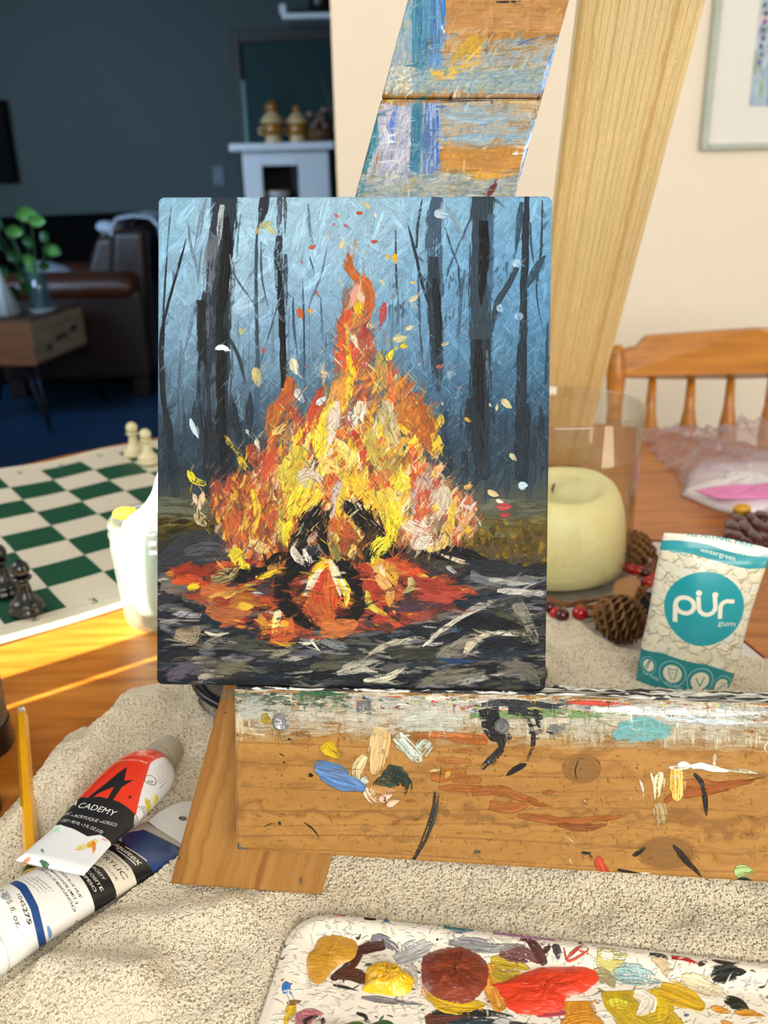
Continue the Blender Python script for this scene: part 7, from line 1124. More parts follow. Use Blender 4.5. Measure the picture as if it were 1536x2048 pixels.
# red bead garland at the right edge
gl = thing('bead_garland', tuple(onz(1500, 1060, TZ)), 'strand of dark red oblong beads bunched on the table at the right edge', 'garland')
for k, (x, y, dx, dy) in enumerate([(1466, 1058, 8, 14), (1462, 1076, 6, 10), (1480, 1044, 12, 16), (1492, 1062, 12, 18), (1508, 1078, 14, 18), (1500, 1040, 14, 16), (1518, 1056, 14, 16), (1476, 1080, 8, 12), (1530, 1084, 12, 12), (1490, 1090, 10, 8), (1540, 1064, 14, 12), (1526, 1038, 12, 10)]):
    A, B_3 = onz(x - dx, y - dy, TZ + .012), onz(x + dx, y + dy, TZ + .012); mk('bead', tube([A + (B_3 - A) * t for t in (0, .15, .4, .6, .85, 1)], [.003, .0068, .0080, .0080, .0068, .003], 12), M_drk, gl, smooth=True)
mk('gold_clasp', ball(onz(1484, 1018, TZ + .020), .008, 12, (1.3, .8, .8)), mat('amber_bead', 'd09a20', .3, noise=(50, 'b07c14', .5)), gl, smooth=True, label='amber clasp')
mk('napkin', (lambda g: (g[0] + [(a, b, c - .001) for a, b, c in g[0]], g[1] + [tuple(k + len(g[0]) for k in f[::-1]) for f in g[1]]))(gridsurf(30, 20, lambda u, v: tuple(onz(1500 + u * 190 + v * 10, 1020 + v * 78 + u * 8, TZ + .0025 + .004 * math.sin(u * 9 + v * 4) ** 2)))), mat('printed_napkin_cloth', 'd8d2cc', .85, noise=(26, '3f6a4c', 1.0)), smooth=True, cat='napkin', label='white and green printed napkin under the dark red beads at the right edge')
# gum pouch
UT = paint_pouch(); M_pouch = UT.material(.30, 0, coat=.25)
def pouch():
    L_ = [(1272, 1366), (1276, 1330), (1283, 1290), (1296, 1230), (1308, 1160), (1320, 1100), (1328, 1066)]; R_ = [(1455, 1382), (1470, 1345), (1486, 1285), (1502, 1225), (1522, 1165), (1538, 1120), (1548, 1100)]
    L_ = Tex.smooth(None, [GP.px(*p) for p in L_], 30); R_ = Tex.smooth(None, [GP.px(*p) for p in R_], 30); nu = 28; V = []; uv = []; sgn = -1 if GP.n[1] > 0 else 1
    for side in (1, -1):
        for j in range(30):
            for i in range(nu):
                u, v = i / (nu - 1), j / 29; p = L_[j] * (1 - u) + R_[j] * u; f = math.sin(math.pi * u) ** .7 * (math.sin(math.pi * min(1, (v + .12) * .62 + .18)) if v < .86 else max(0, (1 - v) / .14) * .3); th = side * .013 * max(0, f) + side * .0003 + .0006 * math.sin(u * 13 + v * 5)
                y = p[1] - (.006 * math.sin(math.pi * u) * (1 - v) ** 6 if side > 0 else 0); V.append(GP.w(p[0], y + .0034 * math.sin(math.pi * u) * v ** 9, th * sgn)); uv.append((p[0], p[1]))
    n = nu * 30; g = [(j * nu + i, j * nu + i + 1, (j + 1) * nu + i + 1, (j + 1) * nu + i) for j in range(29) for i in range(nu - 1)]; Fc = [q[::-1] for q in g] + [tuple(k + n for k in q) for q in g]
    rim = [k for k in range(nu)] + [nu * (j + 1) - 1 for j in range(1, 30)] + [nu * 30 - 1 - k for k in range(1, nu)] + [nu * (29 - j) for j in range(1, 29)]
    Fc += [(rim[k], rim[(k + 1) % len(rim)], rim[(k + 1) % len(rim)] + n, rim[k] + n) for k in range(len(rim))]; return (V, Fc), UT.uv(uv)
vf, uvq = pouch(); mk('gum_pouch', vf, M_pouch, uv=uvq, smooth=True, cat='pouch', label='teal and white gum pouch with printed white gum pieces, standing behind the ledge')
# clear bag with a pink and white packet
M_bag = glass_mat('clear_plastic_film', 'faf6fa', .06, .10, .13, 'f4e6ea'); M_pack = mat('white_packet', 'ece8ea', .35, noise=(14, 'dfd6da', .5)); M_pink = mat('pink_print', 'e58ac0', .35, noise=(30, 'd870ae', .5))
bgr = np.random.default_rng(9)
def crumple(px0, sz, hh, nu=90, nv=60):
    a0 = [onz(*p, TZ + .001)[:2] for p in px0]
    def f(u, v):
        p = (a0[0] * (1 - u) + a0[1] * u) * (1 - v) + (a0[3] * (1 - u) + a0[2] * u) * v; e = min(1, 7 * min(u, 1 - u, v, 1 - v)); x, y = int(p[0] * sz) % 1024, int(p[1] * sz) % 1024; r = abs(CN[x, y] - .5) * 2; r2 = abs(CN[(x * 2 + 300) % 1024, (y * 2) % 1024] - .5) * 2
        q = p + np.array([.02, .016]) * (1 - e) * (CN[(x * 3) % 1024, (y * 3 + 99) % 1024] - .5); return (q[0], q[1], TZ + .0015 + hh * e * (.35 + .65 * (1 - r) ** 2 + .25 * (1 - r2) ** 3))
    return gridsurf(nu, nv, f)
V, Fc = crumple([(1376, 985), (1640, 1075), (1700, 860), (1270, 862)], 330, .036, 130, 90); n0 = len(V)
mk('plastic_bag', (V + [(a, b, TZ + .0012) for a, b, c in V], Fc + [tuple(k + n0 for k in f[::-1]) for f in Fc]), M_bag, smooth=True, cat='plastic bag', label='crumpled clear plastic bag on the table near the spindle chair')
pk = thing('packet', tuple(onz(1470, 1000, TZ)), 'white and pink soft packet in front of the clear bag, right of the candle', 'packet')
A4 = [onz(*p, TZ)[:2] for p in [(1362, 992), (1480, 1032), (1640, 1012), (1640, 940), (1400, 940)]]
def pillow(P, z0, hh, n=26):
    P = [np.array(p) for p in P]; c = np.mean(P, 0); S = Tex.smooth(None, P + [P[0]], 61)[:-1]; V = []; m = 60
    for k in range(n // 2): t = 1 - k / (n // 2 - 1) * .999; V += [(*(c + (s - c) * t), z0 + hh * (1 - t ** 2) ** .6 + .0015 * math.sin(9 * i / 60 * 6.28) * t * (1 - t) * 3) for i, s in enumerate(S)]
    Fc = [(k * m + i, k * m + (i + 1) % m, (k + 1) * m + (i + 1) % m, (k + 1) * m + i) for k in range(n // 2 - 1) for i in range(m)] + [tuple(range(m))[::-1], tuple(range((n // 2 - 1) * m, n // 2 * m))]; return V, Fc
mk('packet_body', pillow(A4, TZ + .0012, .022), M_pack, pk, smooth=True)
mk('printed_stripe', pillow([onz(*p, TZ + .018)[:2] for p in [(1388, 984), (1450, 1000), (1640, 990), (1640, 968), (1450, 976)]], TZ + .0195, .0055), M_pink, pk, smooth=True, label='pink printed stripe')
# ---------------------------------------------------------------- dining chair, framed print
M_maple = wood_mat('honey_maple', 'b8741e', 'c6822a', '9c5c14', .32, 1.5, (2, 20, 20), coat=.2)
ch = thing('dining_chair', (.66, 1.56, 0), 'honey maple spindle-back dining chair on the far side of the table', 'chair')
cxa, cxb, cyy = .405, .915, 1.535
def crest():
    top = [(cxa - .004, .842), (.444, .8475), (.462, .8645), (.66, .869), (.858, .8645), (.876, .8475), (cxb + .004, .842)]; bot = [(cxb + .004, .797), (.80, .785), (.66, .780), (.52, .785), (cxa - .004, .797)]
    P = top + bot; n = len(P); bow = lambda x: cyy + .045 * (1 - ((x - .66) / .26) ** 2) - .02; return [(x, bow(x) - .011, z) for x, z in P] + [(x, bow(x) + .011, z) for x, z in P], [tuple(range(n)), tuple(range(n, 2 * n))[::-1]] + [(i, i + n, (i + 1) % n + n, (i + 1) % n) for i in range(n)]
mk('crest_rail', crest(), M_maple, ch, bevel=.003)
for k in range(6):
    x = .480 + k * .0735; y0 = 1.50 + .02; yt = cyy + .045 * (1 - ((x - .66) / .26) ** 2) - .02; zs = [.45, .50, .60, .66, .70, .73, .79]; rr = [.007, .0085, .0075, .0175, .0150, .0095, .0068]
    mk('spindle', tube([(x, y0 + (yt - y0) * (z - .45) / .34, z) for z in zs], rr, 12), M_maple, ch, smooth=True)
for x in (cxa + .004, cxb - .004):
    mk('back_post', tube([(x, 1.50, .44), (x, 1.505, .60), (x, 1.512, .74), (x, 1.516, .80), (x, 1.517, .842), (x, 1.518, .852)], [.014, .016, .013, .017, .012, .006], 14), M_maple, ch, smooth=True)
mk('seat', prism(rrect(.44, .88, 1.10 + .02, 1.54, .05), .42, .455), M_maple, ch, bevel=.008)
for x in (.47, .85):
    for y in (1.16, 1.50): mk('leg', tube([(x, y, .42), (x + (x - .66) * .08, y + (y - 1.33) * .1, .22), (x + (x - .66) * .16, y + (y - 1.33) * .2, .004)], [.018, .022, .013], 12), M_maple, ch, smooth=True)
mk('stretcher', join(tube([(.472, 1.155, .2), (.472, 1.51, .2)], .010, 8), tube([(.848, 1.155, .2), (.848, 1.51, .2)], .010, 8), tube([(.472, 1.33, .2), (.848, 1.33, .2)], .010, 8)), M_maple, ch, smooth=True)
# framed flower print on the cream wall
def paint_art():
    T = Tex('floral_print', 0, .30, 0, .42, 1500, 'a9bccc'); r = T.rng; S = lambda P, w, c, **k: T.stroke([(x * T.k, y * T.k) for x, y in P], w * T.k, c, raw=True, **k)
    for _ in range(500): x, y = r.uniform(0, .3), r.uniform(0, .42); S([(x, y), (x + r.uniform(-.02, .02), y + .03)], .014, r.choice(['9db3cc', 'b4c6cf', 'a6c0b8', 'b8c8d0', '9fb8c4']), dry=.4)
    for _ in range(160): x, y = r.uniform(0, .3), r.uniform(0, .42); S([(x, y), (x + r.uniform(-.02, .02), y + r.uniform(.02, .06))], .005, r.choice(['6f9468', '88a888', '4f7450', '8fb0a0']), dry=.4)
    for _ in range(70): x, y = r.uniform(0, .3), r.uniform(0, .42); S([(x, y), (x + .006, y + .012), (x + .014, y + .002)], .012, r.choice(['e4b8c8', 'e8d4d4', 'ecc8d0', 'e8e4dc']), dry=.2)
    for s in range(9):
        x = .012 + s * .033; y0 = r.uniform(-.02, .2)
        for k in range(9): S([(x + r.uniform(-.006, .006), y0 + k * .016), (x + r.uniform(-.004, .004), y0 + k * .016 + .012)], .0095, r.choice(['4c3f7c', '5a4a8c', '3c3464', '6a62a4']), dry=.15)
    return T
AT_ = paint_art(); M_art = AT_.material(.5, 0); M_frame = mat('silver_sage_frame', 'b9c2b4', .4, noise=(50, 'a8b2a4', .6)); M_mount = mat('white_mount_board', 'eceae2', .7, noise=(60, 'e6e4dc', .4))
fx, fz, yw = .745, 1.172, 2.198; pf = thing('framed_print', (1.0, yw, fz), 'framed flower print with wide white mount on the cream wall', 'picture'); fw_, fh_ = .52, .62
mk('frame', join(box(fx, fx + .016, yw - .022, yw, fz, fz + fh_), box(fx + fw_ - .016, fx + fw_, yw - .022, yw, fz, fz + fh_), box(fx + .016, fx + fw_ - .016, yw - .022, yw, fz, fz + .013), box(fx + .016, fx + fw_ - .016, yw - .022, yw, fz + fh_ - .013, fz + fh_)), M_frame, pf, bevel=.003)
mk('mount', box(fx + .016, fx + fw_ - .016, yw - .014, yw - .002, fz + .013, fz + fh_ - .013), M_mount, pf)
ax0, az0 = .846, 1.262; V, Fc = box(ax0, ax0 + .30, yw - .0165, yw - .0142, az0, az0 + .42); mk('print', (V, Fc), M_art, pf, uv=[((x - ax0) / .3, (z - az0) / .42) for x, y, z in V])
# ---------------------------------------------------------------- the living room beyond
M_leather = mat('brown_leather', '26130f', .38, noise=(5, '1a0c0a', .7), bump=(90, .002)); M_ltan = mat('worn_leather_arm', '4a2612', .36, noise=(7, '38190c', .7), bump=(90, .002)); M_dkc = mat('black_sofa_fabric', '040506', .9, noise=(9, '07090b', .6), spec=.05); M_blank = mat('white_blanket_cloth', 'aebccc', .9, noise=(30, '98a8bc', .6), bump=(60, .003)); M_foot = mat('dark_wood_foot', '1a1310', .5, noise=(20, '120c0a', .5))
ac = thing('leather_armchair', (-1.65, 5.3, 0), 'brown leather armchair with rolled arm, facing left in the dark living room', 'armchair')
def arm(y0, y1): P = [(-2.15, .53), (-2.19, .60), (-2.15, .665), (-1.75, .675), (-1.36, .685), (-1.295, .66), (-1.29, .58), (-1.34, .53)]; return P
for y0, y1 in ((4.9, 5.08), (5.50, 5.68)):
    V = []; Fc = []; n = 20
    for k, x in enumerate(np.linspace(-2.17, -1.30, 18)):
        ed = min(1, min(k, 17 - k) / 1.5 + .55)
        for i in range(n): t = 2 * math.pi * i / n; V.append((x, (y0 + y1) / 2 + .105 * ed * math.cos(t), .60 + .083 * ed * math.sin(t)))
    for k in range(17):
        for i in range(n): Fc.append((k * n + i, (k + 1) * n + i, (k + 1) * n + (i + 1) % n, k * n + (i + 1) % n))
    Fc += [tuple(range(n)), tuple(range(17 * n, 18 * n))[::-1]]; mk('arm', (V, Fc), M_ltan, ac, smooth=True, label='worn lighter brown rolled arm'); mk('side_panel', box(-2.13, -1.30, y0 + .012, y1 - .012, .10, .58), M_leather, ac, bevel=.02)  # arms take a lighter brown than the panels
mk('backrest', hexa([(-1.52, 4.97, .42), (-1.29, 4.97, .08), (-1.29, 5.64, .08), (-1.52, 5.64, .42), (-1.44, 4.99, .90), (-1.245, 4.99, .90), (-1.245, 5.62, .90), (-1.44, 5.62, .90)]), M_leather, ac, bevel=.05, seg=4)
mk('back_cushion', hexa([(-1.72, 5.08, .46), (-1.50, 5.08, .46), (-1.50, 5.50, .46), (-1.72, 5.50, .46), (-1.56, 5.10, .86), (-1.44, 5.10, .86), (-1.44, 5.48, .86), (-1.56, 5.48, .86)]), M_leather, ac, bevel=.04, seg=4); mk('seat_cushion', box(-2.14, -1.73, 5.09, 5.49, .345, .49), M_leather, ac, bevel=.04, seg=4); mk('base_panel', box(-2.12, -1.31, 5.09, 5.49, .10, .34), M_leather, ac)
for x in (-2.06, -1.36):
    for y in (4.97, 5.60): mk('foot', box(x - .045, x + .045, y - .04, y + .04, .0, .10), M_foot, ac, bevel=.006)
def cloth(P, th=.012, nu=24, nv=24, amp=.012, seed=1):
    P = [np.array(p, float) for p in P]; r = np.random.default_rng(seed); ph = r.uniform(0, 6, 4)
    g = gridsurf(nu, nv, lambda u, v: tuple((P[0] * (1 - u) + P[1] * u) * (1 - v) + (P[3] * (1 - u) + P[2] * u) * v + np.array([amp * .5 * math.sin(7 * v + ph[0]), amp * .5 * math.cos(6 * u + ph[1]), amp * math.sin(9 * u + ph[2]) * math.cos(7 * v + ph[3])])))
    n = len(g[0]); V = g[0] + [(a, b, c - th) for a, b, c in g[0]]; rim = [k for k in range(nu)] + [nu * (j + 1) - 1 for j in range(1, nv)] + [nu * nv - 1 - k for k in range(1, nu)] + [nu * (nv - 1 - j) for j in range(1, nv - 1)]
    return V, g[1] + [tuple(k + n for k in f[::-1]) for f in g[1]] + [(rim[k], rim[(k + 1) % len(rim)], rim[(k + 1) % len(rim)] + n, rim[k] + n) for k in range(len(rim))]
def drape():
    prof = [(-1.475, .80), (-1.455, .90), (-1.42, .942), (-1.34, .955), (-1.25, .945), (-1.205, .90), (-1.20, .78), (-1.20, .66), (-1.20, .58)]; nv = 16; V = []
    for s in (0, 1):
        for x, z in prof:
            for j in range(nv): t = j / (nv - 1); V.append((x + (.010 if x > -1.3 else -.010) * (1 - s) * 1.2 + .008 * math.sin(8 * t + z * 5), 5.12 + .42 * t, z + .012 * (1 - s) + .006 * math.sin(9 * t)))
    m = len(prof); n = m * nv; g = [(k * nv + j, k * nv + j + 1, (k + 1) * nv + j + 1, (k + 1) * nv + j) for k in range(m - 1) for j in range(nv - 1)]; rim = [j for j in range(nv)] + [nv * (k + 1) - 1 for k in range(1, m)] + [n - 1 - j for j in range(1, nv)] + [nv * (m - 1 - k) for k in range(1, m - 1)]
    return V, g + [tuple(k + n for k in f[::-1]) for f in g] + [(rim[k], rim[(k + 1) % len(rim)], rim[(k + 1) % len(rim)] + n, rim[k] + n) for k in range(len(rim))]
mk('throw_blanket', drape(), M_blank, smooth=True, cat='blanket', label='white throw blanket draped over the back of the brown leather armchair')
sf = thing('sofa', (-2.3, 5.65, 0), 'black fabric sofa along the far wall behind the side table', 'sofa')
mk('backrest', hexa([(-3.2, 5.72, .40), (-1.10, 5.82, .40), (-1.10, 5.96, .40), (-3.2, 5.96, .40), (-3.2, 5.80, .93), (-1.10, 5.84, .965), (-1.10, 5.96, .965), (-3.2, 5.96, .93)]), M_dkc, sf, bevel=.05, seg=4); mk('seat', box(-3.2, -2.24, 5.20, 5.80, .14, .44), M_dkc, sf, bevel=.04, seg=3); mk('foot', box(-2.40, -2.30, 5.24, 5.32, 0, .14), M_foot, sf); mk('foot', box(-3.15, -3.05, 5.24, 5.32, 0, .14), M_foot, sf)
def cushion(c, sx, sy, sz, rx, ry, rz, m, label):
    V, Fc = ball((0, 0, 0), 1, 28); R = Euler((rx, ry, rz)).to_matrix(); V = [np.array(R @ Vector((math.copysign(abs(x) ** .7, x) * sx, math.copysign(abs(y) ** .7, y) * sy, z * sz))) + np.array(c) for x, y, z in V]; mk('throw_pillow', (V, Fc), m, smooth=True, cat='pillow', label=label, group='pillows in the living room')
cushion((-1.93, 5.35, .60), .16, .17, .09, .2, .3, .2, M_blank, 'pale blue-white pillow on the armchair seat behind the plant vase'); cushion((-1.585, 5.30, .745), .05, .12, .15, 0, .45, 0, mat('tan_pillow_cloth', '8b7d6c', .9, noise=(30, '6d5f50', .6)), 'upright tan pillow against the armchair backrest'); cushion((-1.50, 5.22, .895), .075, .08, .035, 0, .2, 0, M_blank, 'small white pillow on top of the armchair cushion')
# crate side table
sd_ = thing('side_table', (-1.9, 4.48, 0), 'wooden crate side table on thin black metal legs, beside the armchair', 'side table'); M_crate = mat('crate_side_wood', '7a4a24', .6, noise=(4, '5c3416', .8, (1, 1, 8))); M_crend = mat('pale_crate_end_wood', 'a39a80', .65, noise=(5, '857a60', .7, (1, 1, 6))); M_ctop = mat('dark_crate_top_wood', '4a3626', .4, noise=(4, '33241a', .7, (8, 1, 1)))
K0, K1 = np.array([-1.642, 4.20]), np.array([-1.566, 4.75]); dl = np.array([-.52, .06]); C4 = [K0, K1, K1 + dl, K0 + dl]; nb = [(.335, .405), (.407, .477), (.479, .531)]
ins = lambda a, b, t: tuple(np.array(a) + (np.array(b) - np.array(a)) * t)
def plank(a, b, z0, z1, th=.012):
    a, b = np.array(a), np.array(b); v = (b - a) / np.linalg.norm(b - a); n = np.array([-v[1], v[0]]) * th; return hexa([(*a, z0), (*b, z0), (*(b + n), z0), (*(a + n), z0), (*a, z1), (*b, z1), (*(b + n), z1), (*(a + n), z1)])
mk('crate_end', join(*[plank(C4[0], C4[1], z0, z1) for z0, z1 in nb]), M_crend, sd_, label='pale printed end panel'); mk('crate_side', join(*[plank(C4[3], C4[0], z0, z1) for z0, z1 in nb]), M_crate, sd_); mk('crate_side', join(*[plank(C4[1], C4[2], z0, z1) for z0, z1 in nb]), M_crate, sd_); mk('crate_end', join(*[plank(C4[2], C4[3], z0, z1) for z0, z1 in nb]), M_crend, sd_)
mk('top', prism([tuple(p) for p in C4], .531, .545), M_ctop, sd_); mk('bottom', prism([tuple(p) for p in C4], .325, .334), M_crate, sd_)
M_pr = mat('dark_crate_print', '2e2a26', .7, noise=(50, '443e36', .6))
for t0_, t1_, z0, z1 in ((.22, .32, .37, .40), (.40, .62, .405, .425), (.70, .82, .42, .45)): mk('crate_print', plank(ins(K0, K1, t0_) , ins(K0, K1, t1_), z0, z1, -.0015), M_pr, sd_, label='dark faded printing')
M_iron = mat('black_iron', '0a0d12', .4, .3, noise=(40, '11151b', .5))
for p, s in ((K0, (.05, -.07)), (K1, (.05, .04)), (K0 + dl, (-.05, -.07)), (K1 + dl, (-.05, .04))): a = np.array(p) * .96 + np.mean(C4, 0) * .04; mk('leg', join(tube([(a[0], a[1], .33), (a[0] + s[0], a[1] + s[1], .006)], .007, 8), tube([(a[0] - s[0] * 1.2, a[1] - s[1] * .2, .33), (a[0] + s[0], a[1] + s[1], .006)], .006, 8)), M_iron, sd_, smooth=True)
# plant in a glass vase
pv = (-1.675, 4.47, .5455); M_green = mat('green_leaf', '1c4a1e', .4, noise=(9, '123414', .7)); M_lgreen = mat('light_green_leaf', '5f9a48', .4, noise=(9, '3f7a38', .7)); M_vase = glass_mat('clear_vase', 'cfe4e8', .12, .04, .14, '9cc4cc')
pl_ = thing('potted_plant', pv, 'leafy green plant in a clear glass vase on the crate side table', 'plant'); mk('saucer', lathe([(.0001, 0), (.060, 0), (.072, .012), (.066, .010), (.0001, .004)], pv, 32, cap=False), mat('white_glazed_dish', 'c2d0dc', .25, noise=(20, 'b2c2d0', .5)), pl_, smooth=True)
mk('vase', lathe([(.0001, .012), (.050, .012), (.054, .03), (.048, .11), (.042, .185), (.039, .185), (.045, .11), (.050, .03), (.046, .018), (.0001, .018)], pv, 32, cap=False), M_vase, pl_, smooth=True)
lr = np.random.default_rng(31)
for k, (dx, dz, s, m) in enumerate([(-.12, .44, .055, 0), (-.04, .455, .060, 1), (.03, .43, .05, 1), (-.10, .38, .05, 1), (.02, .33, .045, 0), (.09, .335, .045, 0), (.06, .295, .055, 1), (-.01, .25, .05, 1), (-.09, .27, .055, 0), (-.06, .19, .055, 0), (.0, .17, .055, 1), (-.16, .33, .06, 0), (-.15, .20, .06, 0), (-.03, .11, .05, 0), (.045, .22, .04, 0), (-.20, .42, .05, 0), (.10, .27, .04, 1), (-.08, .10, .05, 0)]):
    b = np.array([pv[0] + .01 * lr.uniform(-1, 1), pv[1], pv[2] + .04]); e = np.array([pv[0] + dx, pv[1] + lr.uniform(-.06, .04), pv[2] + dz]); mk('stem', tube([b, (b + e) / 2 + np.array([0, 0, .03]), e], .0022, 6), M_green, pl_, smooth=True)
    an = lr.uniform(0, 6.28); d = np.array([math.cos(an), .3, .4 * math.sin(an)]); d /= np.linalg.norm(d); sv = np.cross(d, [0, 1., .3]); sv /= np.linalg.norm(sv); up_ = np.cross(sv, d)
    g = gridsurf(9, 7, lambda u, v: tuple(e + d * (u - .2) * s * 1.5 + sv * (v - .5) * s * 1.2 * math.sin(math.pi * (.04 + .94 * u)) ** .7 - up_ * (.25 * s * (u - .5) ** 2 + .5 * s * (v - .5) ** 2))); n = len(g[0]); mk('leaf', (g[0] + [tuple(np.array(p) - up_ * .0012) for p in g[0]], g[1] + [tuple(q + n for q in f[::-1]) for f in g[1]]), M_lgreen if m else M_green, pl_, smooth=True, label='light green leaf' if m else None)
# white cone shade lamp at the left edge
lc = (-1.815, 4.33, .5455); lp = thing('table_lamp', lc, 'white pleated cone shape standing on the crate side table, at the left edge', 'lamp')
V, Fc = lathe([(.088, .006), (.022, .205), (.018, .215), (.016, .205), (.083, .006)], (0, 0, 0), 60); V = [(lc[0] + x * (1 + .03 * math.sin(12 * math.atan2(y, x))), lc[1] + y * (1 + .03 * math.sin(12 * math.atan2(y, x))), lc[2] + z) for x, y, z in V]; mk('lamp_shade', (V, Fc), mat('white_pleated_fabric', 'c4d4dc', .8, noise=(20, 'b0c4d0', .5)), lp, smooth=True); mk('base', lathe([(.0001, 0), (.095, 0), (.095, .005), (.0001, .006)], lc, 32, cap=False), M_iron, lp)
# television
tv = thing('television', (-2.75, 5.97, 1.15), 'black flat television on the far wall at the left edge', 'television'); mk('casing', box(-3.25, -2.262, 5.93, 5.99, 1.148, 1.62), mat('black_tv_casing', '060708', .7, spec=.05, noise=(20, '0a0b0d', .5)), tv, bevel=.004); mk('screen', box(-3.235, -2.277, 5.927, 5.931, 1.163, 1.605), mat('dark_tv_screen', '04060a', .6, spec=.05, noise=(2, '060a10', .5)), tv)
# light switch
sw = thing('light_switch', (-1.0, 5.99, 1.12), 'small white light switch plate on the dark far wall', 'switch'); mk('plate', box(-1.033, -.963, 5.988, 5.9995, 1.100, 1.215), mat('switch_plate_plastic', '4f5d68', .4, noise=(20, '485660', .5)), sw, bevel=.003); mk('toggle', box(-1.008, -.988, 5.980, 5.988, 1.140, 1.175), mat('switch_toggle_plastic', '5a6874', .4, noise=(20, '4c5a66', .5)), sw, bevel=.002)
# tall dark panel behind the mantel
pn = thing('tall_mirror', (-.4, 5.97, .06), 'tall dark framed mirror standing against the far wall behind the white mantel', 'mirror'); M_pf = mat('black_green_frame', '121c1a', .5, noise=(12, '0d1614', .5))
mk('frame', join(box(-.855, -.80, 5.93, 5.99, .06, 1.97), box(-.04, .015, 5.93, 5.99, .06, 1.97), box(-.80, -.04, 5.93, 5.99, 1.90, 1.97), box(-.80, -.04, 5.93, 5.99, .06, .13)), M_pf, pn, bevel=.004); mk('mirror_pane', box(-.80, -.04, 5.955, 5.975, .13, 1.90), mat('dim_mirror_glass', '24383a', .6, spec=.1, noise=(1.5, '263e3e', .6)), pn)
# white mantel
mt = thing('mantel', (-.45, 5.7, 0), 'white mantel cabinet with a square opening and thick top shelf, under the two ornaments', 'mantel')
mk('top_shelf', box(-.835, -.235, 5.44, 5.90, 1.285, 1.325), M_white, mt, bevel=.006)
x0, x1, ox0, ox1, oz0, oz1 = -.775, -.275, -.665, -.455, .82, 1.205
mk('front_panel', join(box(x0, ox0, 5.52, 5.55, .0, 1.285), box(ox1, x1, 5.52, 5.55, .0, 1.285), box(ox0, ox1, 5.52, 5.55, oz1, 1.285), box(ox0, ox1, 5.52, 5.55, 0, oz0)), M_white, mt, bevel=.003); mk('side_panel', box(x0, x0 + .02, 5.551, 5.88, 0, 1.285), M_white, mt); mk('side_panel', box(x1 - .02, x1, 5.551, 5.88, 0, 1.285), M_white, mt); M_in = mat('dark_cabinet_back', '2b3430', .7, noise=(10, '222a27', .5)); mk('back_panel', box(x0 + .02, x1 - .02, 5.86, 5.88, 0, 1.285), M_in, mt); mk('inner_shelf', box(x0 + .02, x1 - .02, 5.551, 5.86, .99, 1.005), M_white, mt); mk('divider', box(-.512, -.506, 5.78, 5.86, 1.005, 1.285), M_white, mt)
bw = thing('bowl', (-.600, 5.64, 1.0062), 'white bowl with a tan rim inside the mantel opening', 'bowl'); mk('bowl_body', lathe([(.0001, 0), (.035, 0), (.07, .03), (.085, .055), (.080, .055), (.066, .033), (.0001, .006)], (-.600, 5.64, 1.0062), 32, cap=False), mat('white_glaze', 'cfd4d4', .3, noise=(20, 'c0c6c8', .5)), bw, smooth=True); mk('bowl_rim', lathe([(.080, .055), (.086, .055), (.086, .061), (.080, .061), (.080, .055)], (-.600, 5.64, 1.0062), 32, cap=False), mat('tan_glaze', 'c08a44', .3, noise=(20, 'a87634', .5)), bw, smooth=True)
bx_ = mk('dark_box', box(-.505, -.450, 5.70, 5.78, 1.0062, 1.17), mat('dark_box_card', '0c0f1a', .6, noise=(20, '121626', .5)), bevel=.004, cat='box', label='small black box standing inside the mantel opening')
# ornaments: tiered ceramic cottages / mushroom shapes
M_cer = mat('cream_ceramic', 'd8b888', .3, noise=(20, 'c8a470', .6), coat=.4); M_amb = mat('amber_glaze', 'b0741c', .22, noise=(18, '8a5410', .7), coat=.6)
def ornament(x, y, s, knob, label):
    c = (x, y, 1.3255); t = thing('ceramic_ornament', c, label, 'ornament', 'ceramic ornaments on the mantel'); L_ = lambda pr: lathe([(r * s, z * s) for r, z in pr], c, 28)
    mk('foot', L_([(.048, 0), (.050, .002), (.046, .040), (.044, .042)]), M_cer, t, smooth=True); mk('body', L_([(.044, .0425), (.054, .046), (.056, .080), (.050, .102), (.046, .104)]), M_amb, t, smooth=True, label='amber glazed body'); mk('roof', L_([(.046, .1045), (.070, .106), (.072, .112), (.052, .138), (.032, .160), (.024, .168)]), M_cer, t, smooth=True); mk('lid', L_([(.022, .1685), (.036, .172), (.040, .184), (.034, .200), (.018, .212), (.010, .222), (.004, .226)] if knob else [(.018, .1685), (.024, .174), (.022, .188), (.012, .204), (.004, .214)]), M_amb, t, smooth=True, label='amber glazed lid')
    mk('handle', tube([(x - .050 * s, y, 1.3255 + .085 * s), (x - .078 * s, y, 1.3255 + .078 * s), (x - .080 * s, y, 1.3255 + .055 * s), (x - .052 * s, y, 1.3255 + .048 * s)], .007 * s, 8), M_cer, t, smooth=True)
ornament(-.590, 5.56, 1.02, True, 'amber and cream ceramic ornament with a round lid, left of the pair on the mantel'); ornament(-.452, 5.60, .98, False, 'slimmer cream ceramic ornament with pointed lid, right of the pair on the mantel')
st_ = mk('candle_stick', lathe([(.016, 0), (.014, .01), (.013, .33), (.010, .345)], (-.755, 5.66, 1.3255), 20), mat('pale_teal_wax', '5f8286', .5, noise=(12, '547578', .5)), smooth=True, cat='candle', label='slim pale teal taper standing at the left end of the mantel')  # stick put in for a thin pale strip, taken as a glass edge
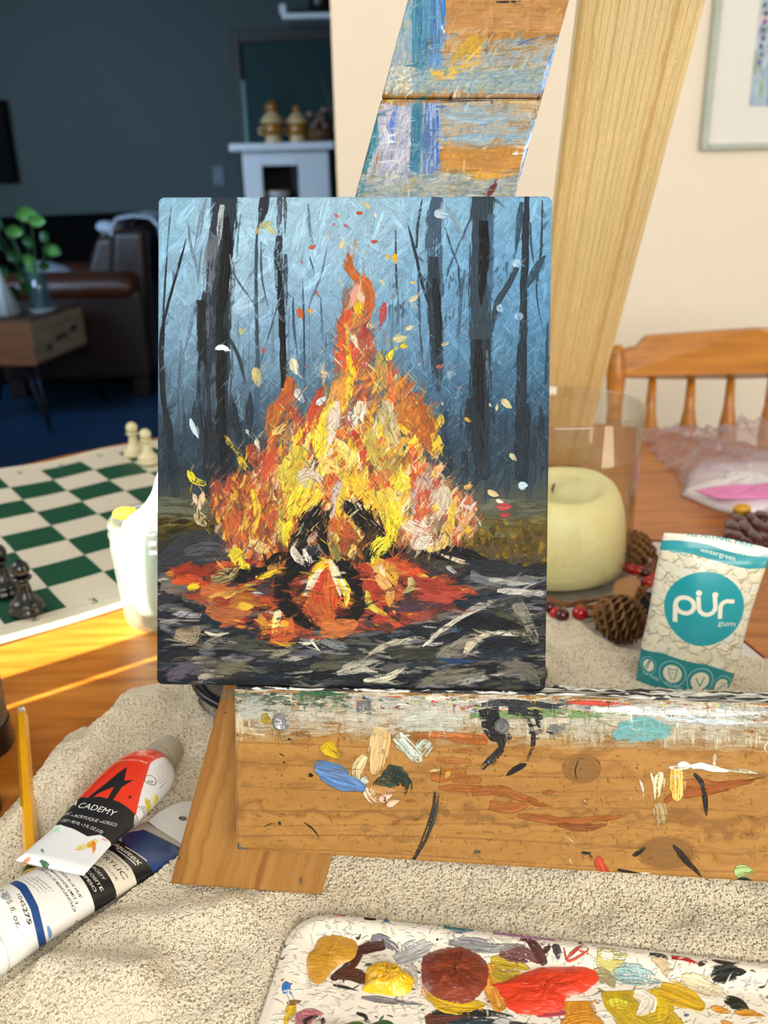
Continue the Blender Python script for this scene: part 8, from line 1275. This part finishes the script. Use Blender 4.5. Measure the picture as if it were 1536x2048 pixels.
# dried flowers at the right end of the mantel
df = thing('dried_flowers', (-.31, 5.62, 1.3255), 'low brown basket of dried flowers at the right end of the mantel', 'flowers'); mk('basket', lathe([(.07, 0), (.085, .02), (.09, .075), (.084, .075), (.078, .02), (.0001, .012)], (-.325, 5.64, 1.3255), 28), mat('brown_wicker', '4c3216', .7, noise=(60, '6a4a22', .8)), df, smooth=True)
M_fl = mat('dusty_dried_petals', '8c7468', .8, noise=(40, '5f463c', .8))
for k in range(16): a = lr.uniform(0, 6.28); r_ = lr.uniform(0, .08); c = np.array([-.325 + r_ * math.cos(a), 5.64 + r_ * math.sin(a), 1.42 + lr.uniform(-.01, .09)]); mk('stem', tube([(-.325, 5.64, 1.345), tuple(c)], .002, 5), M_foot, df); mk('flower_head', ball(tuple(c), lr.uniform(.016, .026), 10, (1, 1, .8)), M_fl, df, smooth=True)
sp_ = thing('snake_plant', (-.225, 5.52, 1.3255), 'dark green pointed leaf rising from a pot at the right end of the mantel', 'plant'); mk('pot', lathe([(.028, 0), (.040, .10), (.037, .10), (.026, .008)], (-.2, 5.56, 1.3255), 24), mat('pinkish_clay_pot', 'a08c84', .6, noise=(20, '8c7870', .5)), sp_, smooth=True)
for dx, tz, w_ in ((-.115, 1.70, .016), (.0, 1.66, .014)):
    A = np.array([-.2, 5.56, 1.40]); B_3 = np.array([-.2 + dx, 5.54, tz]); g = gridsurf(3, 12, lambda u, v: tuple(A + (B_3 - A) * v + np.array([(u - .5) * 2 * w_ * (1 - v ** 2.2), -.010 * (1 - (2 * u - 1) ** 2), 0]))); n = len(g[0]); mk('leaf', (g[0] + [(a, b + .003, c) for a, b, c in g[0]], g[1] + [tuple(q + n for q in f[::-1]) for f in g[1]]), mat('dark_green_blade', '0f2a14', .4, noise=(10, '173a1c', .6)), sp_, smooth=True)
# wall shelf at the top
wsf = thing('wall_shelf', (-.3, 5.85, 1.99), 'white floating wall shelf with an upturned end, at the top above the mirror', 'shelf'); mk('board', box(-.520, .30, 5.74, 5.9995, 1.990, 2.018), M_white, wsf, bevel=.003); mk('end_lip', box(-.532, -.495, 5.74, 5.9995, 2.0185, 2.065), M_white, wsf, bevel=.004)
mk('dark_vase', lathe([(.045, 0), (.07, .06), (.06, .16), (.03, .22), (.035, .24)], (-.30, 5.86, 2.0182), 24), mat('dark_brown_glaze', '17100e', .35, noise=(10, '241813', .5)), smooth=True, cat='vase', label='dark vase on the white floating wall shelf')
